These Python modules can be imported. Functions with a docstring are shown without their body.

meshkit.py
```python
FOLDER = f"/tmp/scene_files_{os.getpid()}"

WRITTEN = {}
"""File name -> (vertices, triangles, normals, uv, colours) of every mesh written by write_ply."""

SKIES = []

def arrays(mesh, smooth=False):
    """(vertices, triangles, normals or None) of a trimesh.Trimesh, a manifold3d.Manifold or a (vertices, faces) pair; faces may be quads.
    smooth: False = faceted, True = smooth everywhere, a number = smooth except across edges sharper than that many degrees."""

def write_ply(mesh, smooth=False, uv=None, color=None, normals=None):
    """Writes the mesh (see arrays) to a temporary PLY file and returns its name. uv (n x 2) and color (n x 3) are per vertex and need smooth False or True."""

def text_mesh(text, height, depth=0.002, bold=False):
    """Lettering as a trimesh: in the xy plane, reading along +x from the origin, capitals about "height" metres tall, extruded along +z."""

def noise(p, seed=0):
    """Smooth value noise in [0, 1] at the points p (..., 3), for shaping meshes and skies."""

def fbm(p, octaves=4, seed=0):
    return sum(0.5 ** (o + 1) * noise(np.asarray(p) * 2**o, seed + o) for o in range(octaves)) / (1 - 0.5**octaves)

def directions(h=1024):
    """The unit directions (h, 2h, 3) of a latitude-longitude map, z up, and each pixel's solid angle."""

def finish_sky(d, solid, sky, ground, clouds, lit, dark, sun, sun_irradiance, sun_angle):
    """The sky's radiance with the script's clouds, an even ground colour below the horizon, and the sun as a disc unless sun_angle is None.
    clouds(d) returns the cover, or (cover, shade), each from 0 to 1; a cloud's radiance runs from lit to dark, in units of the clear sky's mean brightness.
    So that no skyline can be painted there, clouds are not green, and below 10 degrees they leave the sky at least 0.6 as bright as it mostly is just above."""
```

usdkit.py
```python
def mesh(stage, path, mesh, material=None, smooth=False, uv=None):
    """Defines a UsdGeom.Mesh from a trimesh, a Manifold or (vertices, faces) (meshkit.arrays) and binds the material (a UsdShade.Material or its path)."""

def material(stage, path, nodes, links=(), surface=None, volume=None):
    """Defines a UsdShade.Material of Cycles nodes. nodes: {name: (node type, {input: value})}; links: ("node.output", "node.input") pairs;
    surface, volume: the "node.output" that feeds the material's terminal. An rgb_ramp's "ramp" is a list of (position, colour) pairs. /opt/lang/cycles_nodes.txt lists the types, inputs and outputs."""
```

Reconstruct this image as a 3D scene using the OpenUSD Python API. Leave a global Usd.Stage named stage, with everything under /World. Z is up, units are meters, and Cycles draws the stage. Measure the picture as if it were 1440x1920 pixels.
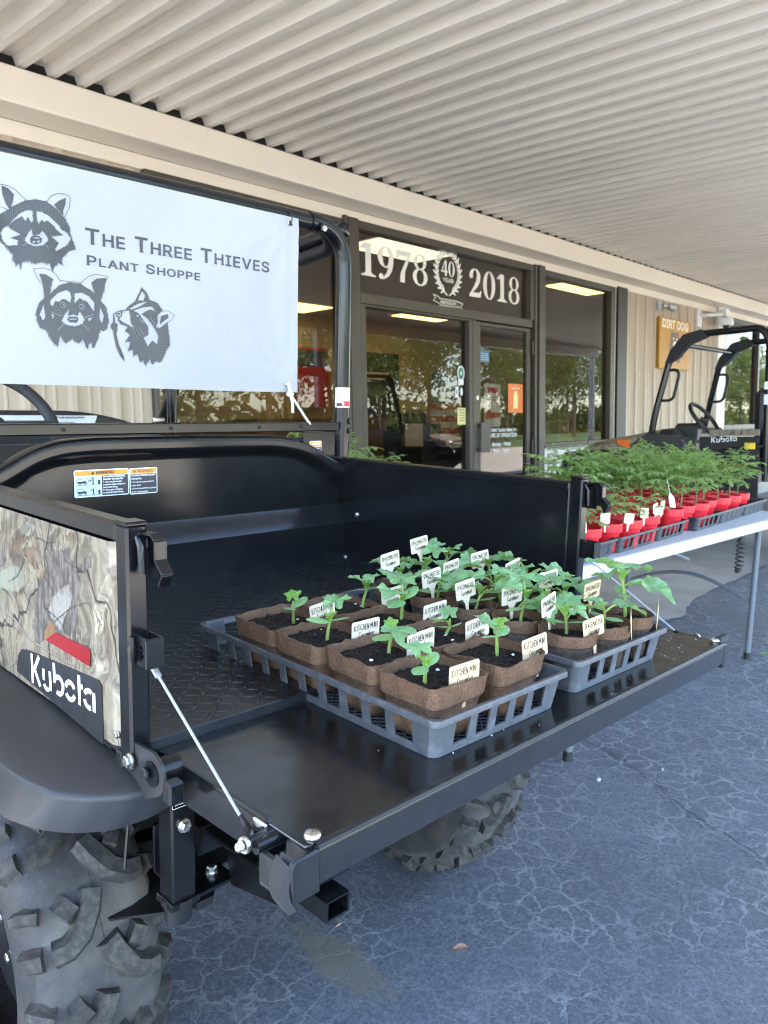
import math, random, glob, numpy as np, trimesh, usdkit, meshkit
from pxr import Usd, UsdGeom, UsdLux, UsdShade, Gf, Sdf, Vt
import shapely
from shapely.geometry import Polygon, LineString, box as sbox
from shapely import affinity
from shapely.ops import unary_union

EXPOSURE, SKY, LAMP = 3.4, 0.15, .55
stage = Usd.Stage.CreateInMemory()
UsdGeom.SetStageUpAxis(stage, 'Z')
UsdGeom.Xform.Define(stage, '/World')
rng = random.Random(7)
nrg = np.random.default_rng(7)

# ---------------------------------------------------------------- camera, sky, sun, exposure
CAM = np.array([-0.5291, -0.9484, 0.4158])
RIGHT = np.array([0.67552, -0.73712, -0.01822]); UP = np.array([0.09407, 0.06165, 0.99365]); FWD = np.cross(UP, RIGHT)
cam = UsdGeom.Camera.Define(stage, '/World/camera')
m4 = Gf.Matrix4d(1)
for i_, v_ in enumerate((RIGHT, UP, -FWD)):
    m4.SetRow(i_, Gf.Vec4d(*v_, 0))
m4.SetRow(3, Gf.Vec4d(*CAM, 1))
cam.AddTransformOp().Set(m4)
cam.CreateHorizontalApertureAttr(24.0); cam.CreateVerticalApertureAttr(32.0)
cam.CreateFocalLengthAttr(24.438); cam.CreateClippingRangeAttr(Gf.Vec2f(0.03, 3000))
cam.CreateFStopAttr(9.0); cam.CreateFocusDistanceAttr(1.25)
cam.CreateExposureAttr(EXPOSURE)
SUN = np.array([-0.22, 0.62, 0.0]); SUN = SUN / np.linalg.norm(SUN) * math.cos(math.radians(56)); SUN[2] = math.sin(math.radians(56))
dome = UsdLux.DomeLight.Define(stage, '/World/sky')
dome.GetPrim().SetCustomDataByKey('kind', 'structure')
skym = usdkit.material(stage, '/World/Looks/sky_air', {
    's': ('sky_texture', {'sky_type': 'single_scattering', 'sun_disc': False, 'sun_elevation': math.radians(56), 'sun_rotation': math.atan2(SUN[0], SUN[1]), 'air_density': 1.0, 'aerosol_density': 1.0, 'ozone_density': 1.0}),
    'b': ('background_shader', {'strength': SKY})}, [('s.color', 'b.color')], surface='b.background')
UsdShade.MaterialBindingAPI.Apply(dome.GetPrim()).Bind(skym)
sun = UsdLux.DistantLight.Define(stage, '/World/sun')
sun.CreateIntensityAttr(1.1); sun.CreateNormalizeAttr(True); sun.CreateAngleAttr(0.53); sun.CreateColorAttr(Gf.Vec3f(1.0, 0.93, 0.82))
zs = SUN; xs = np.cross([0, 0, 1.0], zs); xs /= np.linalg.norm(xs); ys = np.cross(zs, xs)
ms = Gf.Matrix4d(1)
for i_, v_ in enumerate((xs, ys, zs)):
    ms.SetRow(i_, Gf.Vec4d(*map(float, v_), 0))
sun.AddTransformOp().Set(ms)

# ---------------------------------------------------------------- frames
# world: x along the shop front, y into the shop, z up.  The parked vehicle stands on a slope: its frame is VM.
VM = np.array([[0.9989176, -0.0461309, -0.0059614], [0.0463846, 0.9974839, 0.0536136], [0.0034732, -0.0538321, 0.9985440]])   # vehicle = VM @ world
def v2w(p): return np.asarray(p, float) @ VM
def veh_matrix(loc=(0, 0, 0), rz=0.0):
    """Matrix of an object at loc in the vehicle frame turned rz (radians) about the vehicle's own z."""
    R = np.array([[math.cos(rz), -math.sin(rz), 0], [math.sin(rz), math.cos(rz), 0], [0, 0, 1]])
    A = VM.T @ R
    M = Gf.Matrix4d(1)
    for i in range(3): M.SetRow(i, Gf.Vec4d(*map(float, A[:, i]), 0))
    M.SetRow(3, Gf.Vec4d(*map(float, v2w(loc)), 1))
    return M
GROUND = -0.80                                                # height of the ground in the vehicle frame
GN = VM.T @ np.array([0, 0, 1.0])
def ground_z(x, y):                                           # world height of the sloping apron, level further out
    yy = np.clip(y, -3.0, 4.0)
    return (GROUND - GN[0] * np.clip(x, -8.0, 14.0) - GN[1] * yy) / GN[2]

# ---------------------------------------------------------------- scene helpers
used = {}
def numbered(parent, name):
    k = (parent, name); n = used.get(k, 0); used[k] = n + 1
    return f'{parent}/{name}' if n == 0 else f'{parent}/{name}_{n:03d}'
def path_of(p): return '/World' if p is None else (p if isinstance(p, str) else str(p.GetPath()))
def tag(o, label=None, cat=None, group=None, kind=None):
    pr = o.GetPrim() if hasattr(o, 'GetPrim') else o
    for k, v in (('label', label), ('category', cat), ('group', group), ('kind', kind)):
        if v: pr.SetCustomDataByKey(k, v)
    return pr
def obj(name, mesh, mat, parent=None, smooth=False, label=None, cat=None, group=None, kind=None, matrix=None, uv=None):
    """ONE Mesh prim under parent (or at top level)."""
    if isinstance(mesh, MB): mesh = mesh.mesh()
    if uv is None and isinstance(mesh, trimesh.Trimesh): uv = mesh.metadata.get('uv')
    p = numbered(path_of(parent), name)
    o = usdkit.mesh(stage, p, mesh, M[mat] if isinstance(mat, str) else mat, smooth=smooth, uv=uv)
    if matrix is not None: UsdGeom.Xformable(o).AddTransformOp().Set(matrix)
    tag(o, label, cat, group, kind)
    return o.GetPrim()
def thing(name, label, cat, loc=(0, 0, 0), rz=0.0, group=None, matrix=None):
    x = UsdGeom.Xform.Define(stage, numbered('/World', name))
    if matrix is None:
        matrix = Gf.Matrix4d(1)
        cz, sz = math.cos(rz), math.sin(rz)
        matrix.SetRow(0, Gf.Vec4d(cz, sz, 0, 0)); matrix.SetRow(1, Gf.Vec4d(-sz, cz, 0, 0)); matrix.SetRow(3, Gf.Vec4d(*map(float, loc), 1))
    x.AddTransformOp().Set(matrix)
    tag(x, label, cat, group)
    return x.GetPrim()
def dup(src, name, label, cat, matrix, group=None):
    x = UsdGeom.Xform.Define(stage, numbered('/World', name))
    pr = x.GetPrim(); pr.GetReferences().AddInternalReference(src.GetPath()); pr.SetInstanceable(True)
    x.ClearXformOpOrder(); 
    op = UsdGeom.Xformable(pr).MakeMatrixXform(); op.Set(matrix)
    tag(pr, label, cat, group)
    return pr
def group_part(name, parent):
    return UsdGeom.Xform.Define(stage, numbered(path_of(parent), name)).GetPrim()

def unit(v): v = np.asarray(v, float); return v / (np.linalg.norm(v) or 1)
def frame(z, x=None):
    z = unit(z); a = np.array([0, 0, 1.0]) if abs(z[2]) < .9 else np.array([1.0, 0, 0])
    if x is not None: a = np.cross(z, x)
    x_ = unit(np.cross(a, z)) if x is None else unit(np.asarray(x) - z * np.dot(x, z))
    return x_, np.cross(z, x_), z
class MB:
    """Collects shapes into one mesh."""
    def __init__(s): s.v, s.f, s.n = [], [], 0
    def add(s, v, f=None):
        if f is None:
            if hasattr(v, 'to_mesh'):
                mm = v.to_mesh(); v, f = mm.vert_properties[:, :3], mm.tri_verts
            else: v, f = v.vertices, v.faces
        v = np.asarray(v, float); f = np.asarray(f, int)
        if f.shape[1] == 4: f = np.vstack([f[:, [0, 1, 2]], f[:, [0, 2, 3]]])
        s.v.append(v); s.f.append(f + s.n); s.n += len(v); return s
    def mesh(s): return trimesh.Trimesh(np.vstack(s.v), np.vstack(s.f), process=False)
    def box(s, lo, hi, b=0.0, mat=None):
        lo, hi = np.minimum(lo, hi).astype(float), np.maximum(lo, hi).astype(float)
        if b > 0:
            b = min(b, *(0.49 * (hi - lo)))
            pts = []
            for k in range(3):
                for sx in (0, 1):
                    for sy in (0, 1):
                        for sz in (0, 1):
                            p = np.where([sx, sy, sz], hi - b, lo + b)
                            p[k] = (hi if (sx, sy, sz)[k] else lo)[k]; pts.append(p)
            m = trimesh.convex.convex_hull(np.array(pts))
        else:
            m = trimesh.creation.box(bounds=[lo, hi])
        v = m.vertices if mat is None else m.vertices @ np.asarray(mat)[:3, :3].T + np.asarray(mat)[:3, 3]
        return s.add(v, m.faces)
    def bar(s, p0, p1, w, h, up=(0, 0, 1), b=0.0):
        """Rectangular bar from p0 to p1: w across, h along up."""
        p0, p1 = np.asarray(p0, float), np.asarray(p1, float)
        d = unit(p1 - p0); u = unit(np.asarray(up) - d * np.dot(up, d)); x = np.cross(u, d)
        A = np.eye(4); A[:3, 0], A[:3, 1], A[:3, 2], A[:3, 3] = x, u, d, p0
        return s.box((-w / 2, -h / 2, 0), (w / 2, h / 2, np.linalg.norm(p1 - p0)), b, A)
    def tube(s, pts, r, n=12, caps=True, closed=False):
        pts = np.asarray(pts, float); k = len(pts); r = np.broadcast_to(np.asarray(r, float), (k,))
        t = np.gradient(pts, axis=0) if not closed else np.roll(pts, -1, 0) - np.roll(pts, 1, 0)
        t /= np.maximum(np.linalg.norm(t, axis=1, keepdims=True), 1e-9)
        x, y, _ = frame(t[0]); rings = []
        a = np.linspace(0, 2 * np.pi, n, endpoint=False)
        for i in range(k):
            x = unit(x - t[i] * np.dot(x, t[i])); y = np.cross(t[i], x)
            rings.append(pts[i] + r[i] * (np.cos(a)[:, None] * x + np.sin(a)[:, None] * y))
        v = np.vstack(rings); f = []
        kk = k if closed else k - 1
        i, j = np.meshgrid(np.arange(kk), np.arange(n), indexing='ij')
        i2, j2 = (i + 1) % k, (j + 1) % n
        f = np.stack([i * n + j, i * n + j2, i2 * n + j2, i2 * n + j], -1).reshape(-1, 4)
        f = np.vstack([f[:, [0, 1, 2]], f[:, [0, 2, 3]]])
        if caps and not closed:
            v = np.vstack([v, pts[:1], pts[-1:]]); c0, c1 = k * n, k * n + 1
            j = np.arange(n); j2 = (j + 1) % n
            f = np.vstack([f, np.stack([np.full(n, c0), j2, j], 1), np.stack([np.full(n, c1), (k - 1) * n + j, (k - 1) * n + j2], 1)])
        return s.add(v, f)
    def cyl(s, p0, p1, r, n=16, b=0.0):
        p0, p1 = np.asarray(p0, float), np.asarray(p1, float)
        if b: 
            d = unit(p1 - p0); return s.tube([p0, p0 + 1e-5 * d, p0 + d * b, p1 - d * b, p1 - 1e-5 * d, p1], [r - b, r - b, r, r, r - b, r - b], n)
        return s.tube([p0, p1], r, n)
    def lathe(s, prof, o=(0, 0, 0), axis=(0, 0, 1), n=24, seg=None):
        """prof: (radius, height) pairs turned about axis through o."""
        x, y, z = frame(axis); prof = np.asarray(prof, float); a = np.linspace(0, 2 * np.pi, n, endpoint=False)
        v = np.asarray(o) + (prof[:, None, 0, None] * (np.cos(a)[None, :, None] * x + np.sin(a)[None, :, None] * y) + prof[:, None, 1, None] * z)
        k = len(prof); i, j = np.meshgrid(np.arange(k - 1), np.arange(n), indexing='ij'); j2 = (j + 1) % n
        f = np.stack([i * n + j, i * n + j2, (i + 1) * n + j2, (i + 1) * n + j], -1).reshape(-1, 4)
        return s.add(v.reshape(-1, 3), f)
    def hexbolt(s, p, d, r, h):
        p = np.asarray(p, float); d = unit(d)
        s.cyl(p, p + d * h * .25, r * 1.25, 18); s.tube([p + d * h * .25, p + d * h * .85, p + d * h], [r, r, r * .8], 6); return s
    def grid(s, P, flip=False, closed=False):
        """P: (a, b, 3) points joined as a sheet."""
        P = np.asarray(P, float); a, b = P.shape[:2]
        i, j = np.meshgrid(np.arange(a - 1), np.arange(b if closed else b - 1), indexing='ij'); j2 = (j + 1) % b
        f = np.stack([i * b + j, i * b + j2, (i + 1) * b + j2, (i + 1) * b + j], -1).reshape(-1, 4)
        if flip: f = f[:, ::-1]
        return s.add(P.reshape(-1, 3), f)
    def poly(s, shape, o, ex, ey, depth=0.0):
        """A flat shapely shape laid in the plane o + x*ex + y*ey; depth > 0 makes it a slab towards ex x ey."""
        o, ex, ey = np.asarray(o, float), np.asarray(ex, float), np.asarray(ey, float); n = np.cross(ex, ey)
        for g in getattr(shape, 'geoms', [shape]):
            if g.geom_type != 'Polygon' or g.area < 1e-10: continue
            if depth:
                m = trimesh.creation.extrude_polygon(g, depth, engine='earcut'); v, f = m.vertices, m.faces
                s.add(o + v[:, :1] * ex + v[:, 1:2] * ey + v[:, 2:] * n, f)
            else:
                v, f = trimesh.creation.triangulate_polygon(g, engine='earcut'); v = np.asarray(v); f = np.asarray(f)
                t = v[f]; ar = np.cross(t[:, 1] - t[:, 0], t[:, 2] - t[:, 0]); f = np.where(ar[:, None] < 0, f[:, ::-1], f)
                s.add(o + v[:, :1] * ex + v[:, 1:2] * ey, f)
        return s
def rrect(x0, y0, x1, y1, r): return sbox(x0 + r, y0 + r, x1 - r, y1 - r).buffer(r, 6) if r else sbox(x0, y0, x1, y1)
def bend(pts, r, n=6):
    """Rounds the corners of a polyline with radius about r."""
    pts = [np.asarray(p, float) for p in pts]; out = [pts[0]]
    for a, b, c in zip(pts, pts[1:], pts[2:]):
        d0, d1 = unit(a - b), unit(c - b); k = min(r, .49 * np.linalg.norm(a - b), .49 * np.linalg.norm(c - b))
        p, q = b + d0 * k, b + d1 * k
        for t in np.linspace(0, 1, n): out.append((1 - t) ** 2 * p + 2 * t * (1 - t) * b + t * t * q)
    return np.array(out + [pts[-1]])

# ---------------------------------------------------------------- lettering
_fonts = {}
def text_shape(text, height, bold=0, stretch=1.0):
    """The outline of a line of lettering: capitals about height tall, starting at the origin."""
    from PIL import Image, ImageDraw, ImageFont
    if 'f' not in _fonts: _fonts['f'] = ImageFont.truetype(glob.glob('/opt/blender-*/*/datafiles/fonts/Inter.woff2')[0], 96)
    font = _fonts['f']
    x0, y0, x1, y1 = font.getbbox(text, anchor='ls', stroke_width=bold)
    im = Image.new('L', (x1 - x0 + 8, y1 - y0 + 8))
    ImageDraw.Draw(im).text((4 - x0, 4 - y0), text, 255, font, anchor='ls', stroke_width=bold)
    on = np.pad(np.asarray(im) > 127, ((0, 0), (1, 1))).astype(np.int8)
    rows, starts = np.nonzero(np.diff(on, axis=1) == 1); ends = np.nonzero(np.diff(on, axis=1) == -1)[1]
    sh = unary_union([sbox(a, -r - 1, b, -r) for a, b, r in zip(starts, ends, rows)]).buffer(0.6).buffer(-0.6).simplify(0.7)
    k = height / 70.0
    return affinity.affine_transform(sh, [k * stretch, 0, 0, k, 0, (4 - y0) * k])
def fit_text(text, x0, y0, x1, height, bold=0):
    s = text_shape(text, height, bold); a, _, b, _ = s.bounds
    return affinity.affine_transform(s, [(x1 - x0) / (b - a), 0, 0, 1, x0 - a * (x1 - x0) / (b - a), y0])
# handwriting: single-stroke letters on a unit-high body
HW = {'K': [[(0, 1), (0, 0)], [(.55, 1), (0, .45), (.6, 0)]], 'I': [[(.2, 1), (.2, 0)]], 'T': [[(0, 1), (.7, 1)], [(.35, 1), (.35, 0)]],
      'C': [[(.6, .85), (.35, 1), (.05, .7), (.05, .3), (.35, 0), (.62, .15)]], 'H': [[(0, 1), (0, 0)], [(.55, 1), (.55, 0)], [(0, .5), (.55, .5)]],
      'E': [[(.5, 1), (0, 1), (0, 0), (.5, 0)], [(0, .52), (.42, .52)]], 'N': [[(0, 0), (0, 1), (.5, 0), (.5, 1)]],
      'M': [[(0, 0), (.08, 1), (.38, .3), (.66, 1), (.76, 0)]], 'S': [[(.5, .88), (.25, 1), (.02, .76), (.45, .36), (.3, .02), (0, .12)]],
      'P': [[(0, 0), (0, 1), (.35, .98), (.48, .75), (.32, .5), (0, .48)]], 'A': [[(0, 0), (.3, 1), (.6, 0)], [(.12, .38), (.48, .38)]],
      'R': [[(0, 0), (0, 1), (.35, .98), (.46, .74), (.3, .5), (0, .48)], [(.2, .48), (.52, 0)]], 'B': [[(0, 0), (0, 1), (.4, .9), (.4, .6), (0, .52), (.46, .4), (.4, .05), (0, 0)]],
      'c': [[(.42, .5), (.2, .6), (.02, .3), (.18, 0), (.45, .1)]], 'u': [[(0, .58), (.04, .1), (.22, 0), (.4, .15), (.42, .58)], [(.42, .58), (.44, 0)]],
      'm': [[(0, 0), (0, .55), (.18, .58), (.25, .4), (.25, 0)], [(.25, .4), (.42, .6), (.52, .4), (.53, 0)]], 'b': [[(0, 1), (0, 0), (.25, 0), (.4, .25), (.25, .52), (0, .42)]],
      'e': [[(.04, .28), (.4, .34), (.3, .58), (.08, .5), (.04, .2), (.2, 0), (.42, .1)]], 'r': [[(0, .58), (.03, 0)], [(.03, .35), (.2, .58), (.34, .52)]],
      'o': [[(.2, .58), (.02, .3), (.2, 0), (.4, .28), (.2, .58)]], 'a': [[(.4, .5), (.18, .58), (.02, .28), (.18, 0), (.4, .3)], [(.4, .55), (.42, 0)]],
      't': [[(.15, .95), (.15, .08), (.32, 0)], [(0, .62), (.32, .62)]]}
def handwriting(text, x0, y0, x1, h, rnd, pen):
    """Pen strokes of a hand-written line fitted between x0 and x1."""
    x, lines = 0.0, []
    for ch in text:
        if ch == ' ': x += .45; continue
        w = max(p[0] for st in HW[ch] for p in st)
        sh, dy, sc = rnd.uniform(-.05, .12), rnd.uniform(-.06, .06), rnd.uniform(.92, 1.06)
        for st in HW[ch]: lines.append([(x + px + sh * py + rnd.uniform(-.02, .02), dy + py * sc + rnd.uniform(-.02, .02)) for px, py in st])
        x += w + .24
    x -= .24; k = (x1 - x0) / x
    return unary_union([LineString([(x0 + px * k, y0 + py * h) for px, py in st]).buffer(pen / 2, 2) for st in lines]).simplify(pen * .08)
# ---------------------------------------------------------------- materials
M = {}
def mat(name, color, rough=.5, metal=0.0, spec=.5, var=0.0, scale=6.0, color2=None, bump=0.0, bscale=60.0, rvar=0.0, coat=0.0, detail=4, extra=None, bdist=.002, vec=None, lo=.35, hi=.65):
    """Principled material: colour varied by noise between color and color2, roughness varied by rvar, fine bump."""
    n = {'p': ('principled_bsdf', {'base_color': color, 'roughness': rough, 'metallic': metal, 'specular_ior_level': spec, 'coat_weight': coat, 'coat_roughness': .08, **(extra or {})}),
         'tc': ('texture_coordinate', {})}
    l = []
    src = 'tc.object'
    if vec is not None:
        n['mp'] = ('mapping', {'scale': vec}); l.append((src, 'mp.vector')); src = 'mp.vector'
    if color2 is None and var: color2 = tuple(min(1, c * (1 - var)) for c in color)
    if color2 is not None:
        n['n1'] = ('noise_texture', {'scale': scale, 'detail': detail, 'roughness': .6})
        n['r1'] = ('rgb_ramp', {'ramp': [(0, color2), (lo, color2), (hi, color), (1, color)]})
        l += [(src, 'n1.vector'), ('n1.fac', 'r1.fac'), ('r1.color', 'p.base_color')]
    if rvar:
        n['n2'] = ('noise_texture', {'scale': scale * 1.7, 'detail': 5, 'roughness': .65})
        n['m2'] = ('map_range', {'from_min': .3, 'from_max': .7, 'to_min': max(.02, rough - rvar), 'to_max': rough + rvar, 'clamp': True})
        l += [(src, 'n2.vector'), ('n2.fac', 'm2.value'), ('m2.result', 'p.roughness')]
    if bump:
        n['n3'] = ('noise_texture', {'scale': bscale, 'detail': 3, 'roughness': .6}); n['b'] = ('bump', {'strength': bump, 'distance': bdist})
        l += [(src, 'n3.vector'), ('n3.fac', 'b.height'), ('b.normal', 'p.normal')]
    M[name] = usdkit.material(stage, f'/World/Looks/{name}', n, l, surface='p.BSDF')
    return M[name]
# vehicle
mat('gloss_black', (.0035, .0035, .0038), .17, spec=.45, rvar=.02, bump=.05, bscale=220, bdist=.001)
mat('bed_black', (.0035, .0035, .004), .17, spec=.45, rvar=.02, bump=.03, bscale=90, bdist=.001, color2=(.005, .005, .005), scale=14)
mat('tailgate_black', (.012, .0115, .011), .2, spec=.5, rvar=.04, color2=(.010, .0095, .009), scale=26, lo=.30, hi=.44, bump=.05, bscale=300, bdist=.0008)
mat('floor_black', (.006, .0065, .0075), .27, spec=.7, rvar=.06, bump=.08, bscale=300, bdist=.0008, color2=(.011, .011, .011), scale=12)
mat('satin_black', (.006, .006, .0065), .42, spec=.4, rvar=.06)
mat('plastic_black', (.017, .017, .018), .42, spec=.5, bump=.25, bscale=900, bdist=.0008, color2=(.018, .0175, .017), scale=5, rvar=.05)
mat('under_black', (.005, .005, .005), .35, color2=(.014, .012, .010), scale=14, lo=.25, hi=.5, rvar=.08)
mat('zinc', (.72, .70, .62), .26, metal=1, rvar=.08, scale=60)
mat('zinc_yellow', (.80, .72, .45), .3, metal=1, rvar=.08, scale=60)
mat('chrome', (.8, .8, .8), .12, metal=1)
mat('cable', (.40, .42, .44), .4, rvar=.08, scale=200, color2=(.32, .33, .35))
mat('black_rubber', (.02, .02, .02), .6, bump=.2, bscale=200)
mat('red_reflector', (.23, .0015, .004), .25, spec=.4, coat=.1)
mat('white_print', (.78, .78, .76), .45)
mat('black_print', (.012, .012, .013), .35)
mat('badge_black', (.014, .014, .016), .3, rvar=.05)
mat('label_black', (.02, .022, .028), .3); mat('label_orange', (.85, .27, .03), .3); mat('label_white', (.74, .76, .78), .32); mat('label_blue', (.50, .66, .74), .32)
mat('label_yellow', (.85, .55, .02), .35); mat('amber_lens', (.75, .13, .01), .15, coat=.5)
# tyre rubber with dust in the hollows and pale scuffs
usd_n = {'tc': ('texture_coordinate', {}), 'n1': ('noise_texture', {'scale': 7, 'detail': 6, 'roughness': .65}), 'n2': ('noise_texture', {'scale': 70, 'detail': 4, 'roughness': .7}),
         'r1': ('rgb_ramp', {'ramp': [(0, (.020, .020, .021)), (.40, (.034, .033, .033)), (.56, (.070, .064, .057)), (.75, (.12, .108, .092)), (1, (.16, .14, .115))]}),
         'r2': ('rgb_ramp', {'ramp': [(0, (0, 0, 0)), (.64, (0, 0, 0)), (.78, (.6, .6, .6)), (1, (1, 1, 1))]}),
         'mx': ('mix', {'color2': (.17, .155, .135)}), 'b': ('bump', {'strength': .35, 'distance': .003}), 'p': ('principled_bsdf', {'roughness': .58, 'specular_ior_level': .4})}
M['tyre_rubber'] = usdkit.material(stage, '/World/Looks/tyre_rubber', usd_n, [('tc.object', 'n1.vector'), ('tc.object', 'n2.vector'), ('n1.fac', 'r1.fac'), ('n2.fac', 'r2.fac'), ('r2.color', 'mx.fac'), ('r1.color', 'mx.color1'), ('mx.color', 'p.base_color'), ('n2.fac', 'b.height'), ('b.normal', 'p.normal')], surface='p.BSDF')
usd_n = {'tc': ('texture_coordinate', {}), 'n1': ('noise_texture', {'scale': 60, 'detail': 5, 'roughness': .7}), 'r1': ('rgb_ramp', {'ramp': [(0, (.020, .019, .018)), (.46, (.036, .033, .030)), (.62, (.070, .063, .053)), (1, (.13, .115, .095))]}),
         'b': ('bump', {'strength': .4, 'distance': .002}), 'p': ('principled_bsdf', {'roughness': .65, 'specular_ior_level': .3})}
M['lug_rubber'] = usdkit.material(stage, '/World/Looks/lug_rubber', usd_n, [('tc.object', 'n1.vector'), ('n1.fac', 'r1.fac'), ('r1.color', 'p.base_color'), ('n1.fac', 'b.height'), ('b.normal', 'p.normal')], surface='p.BSDF')
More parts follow.
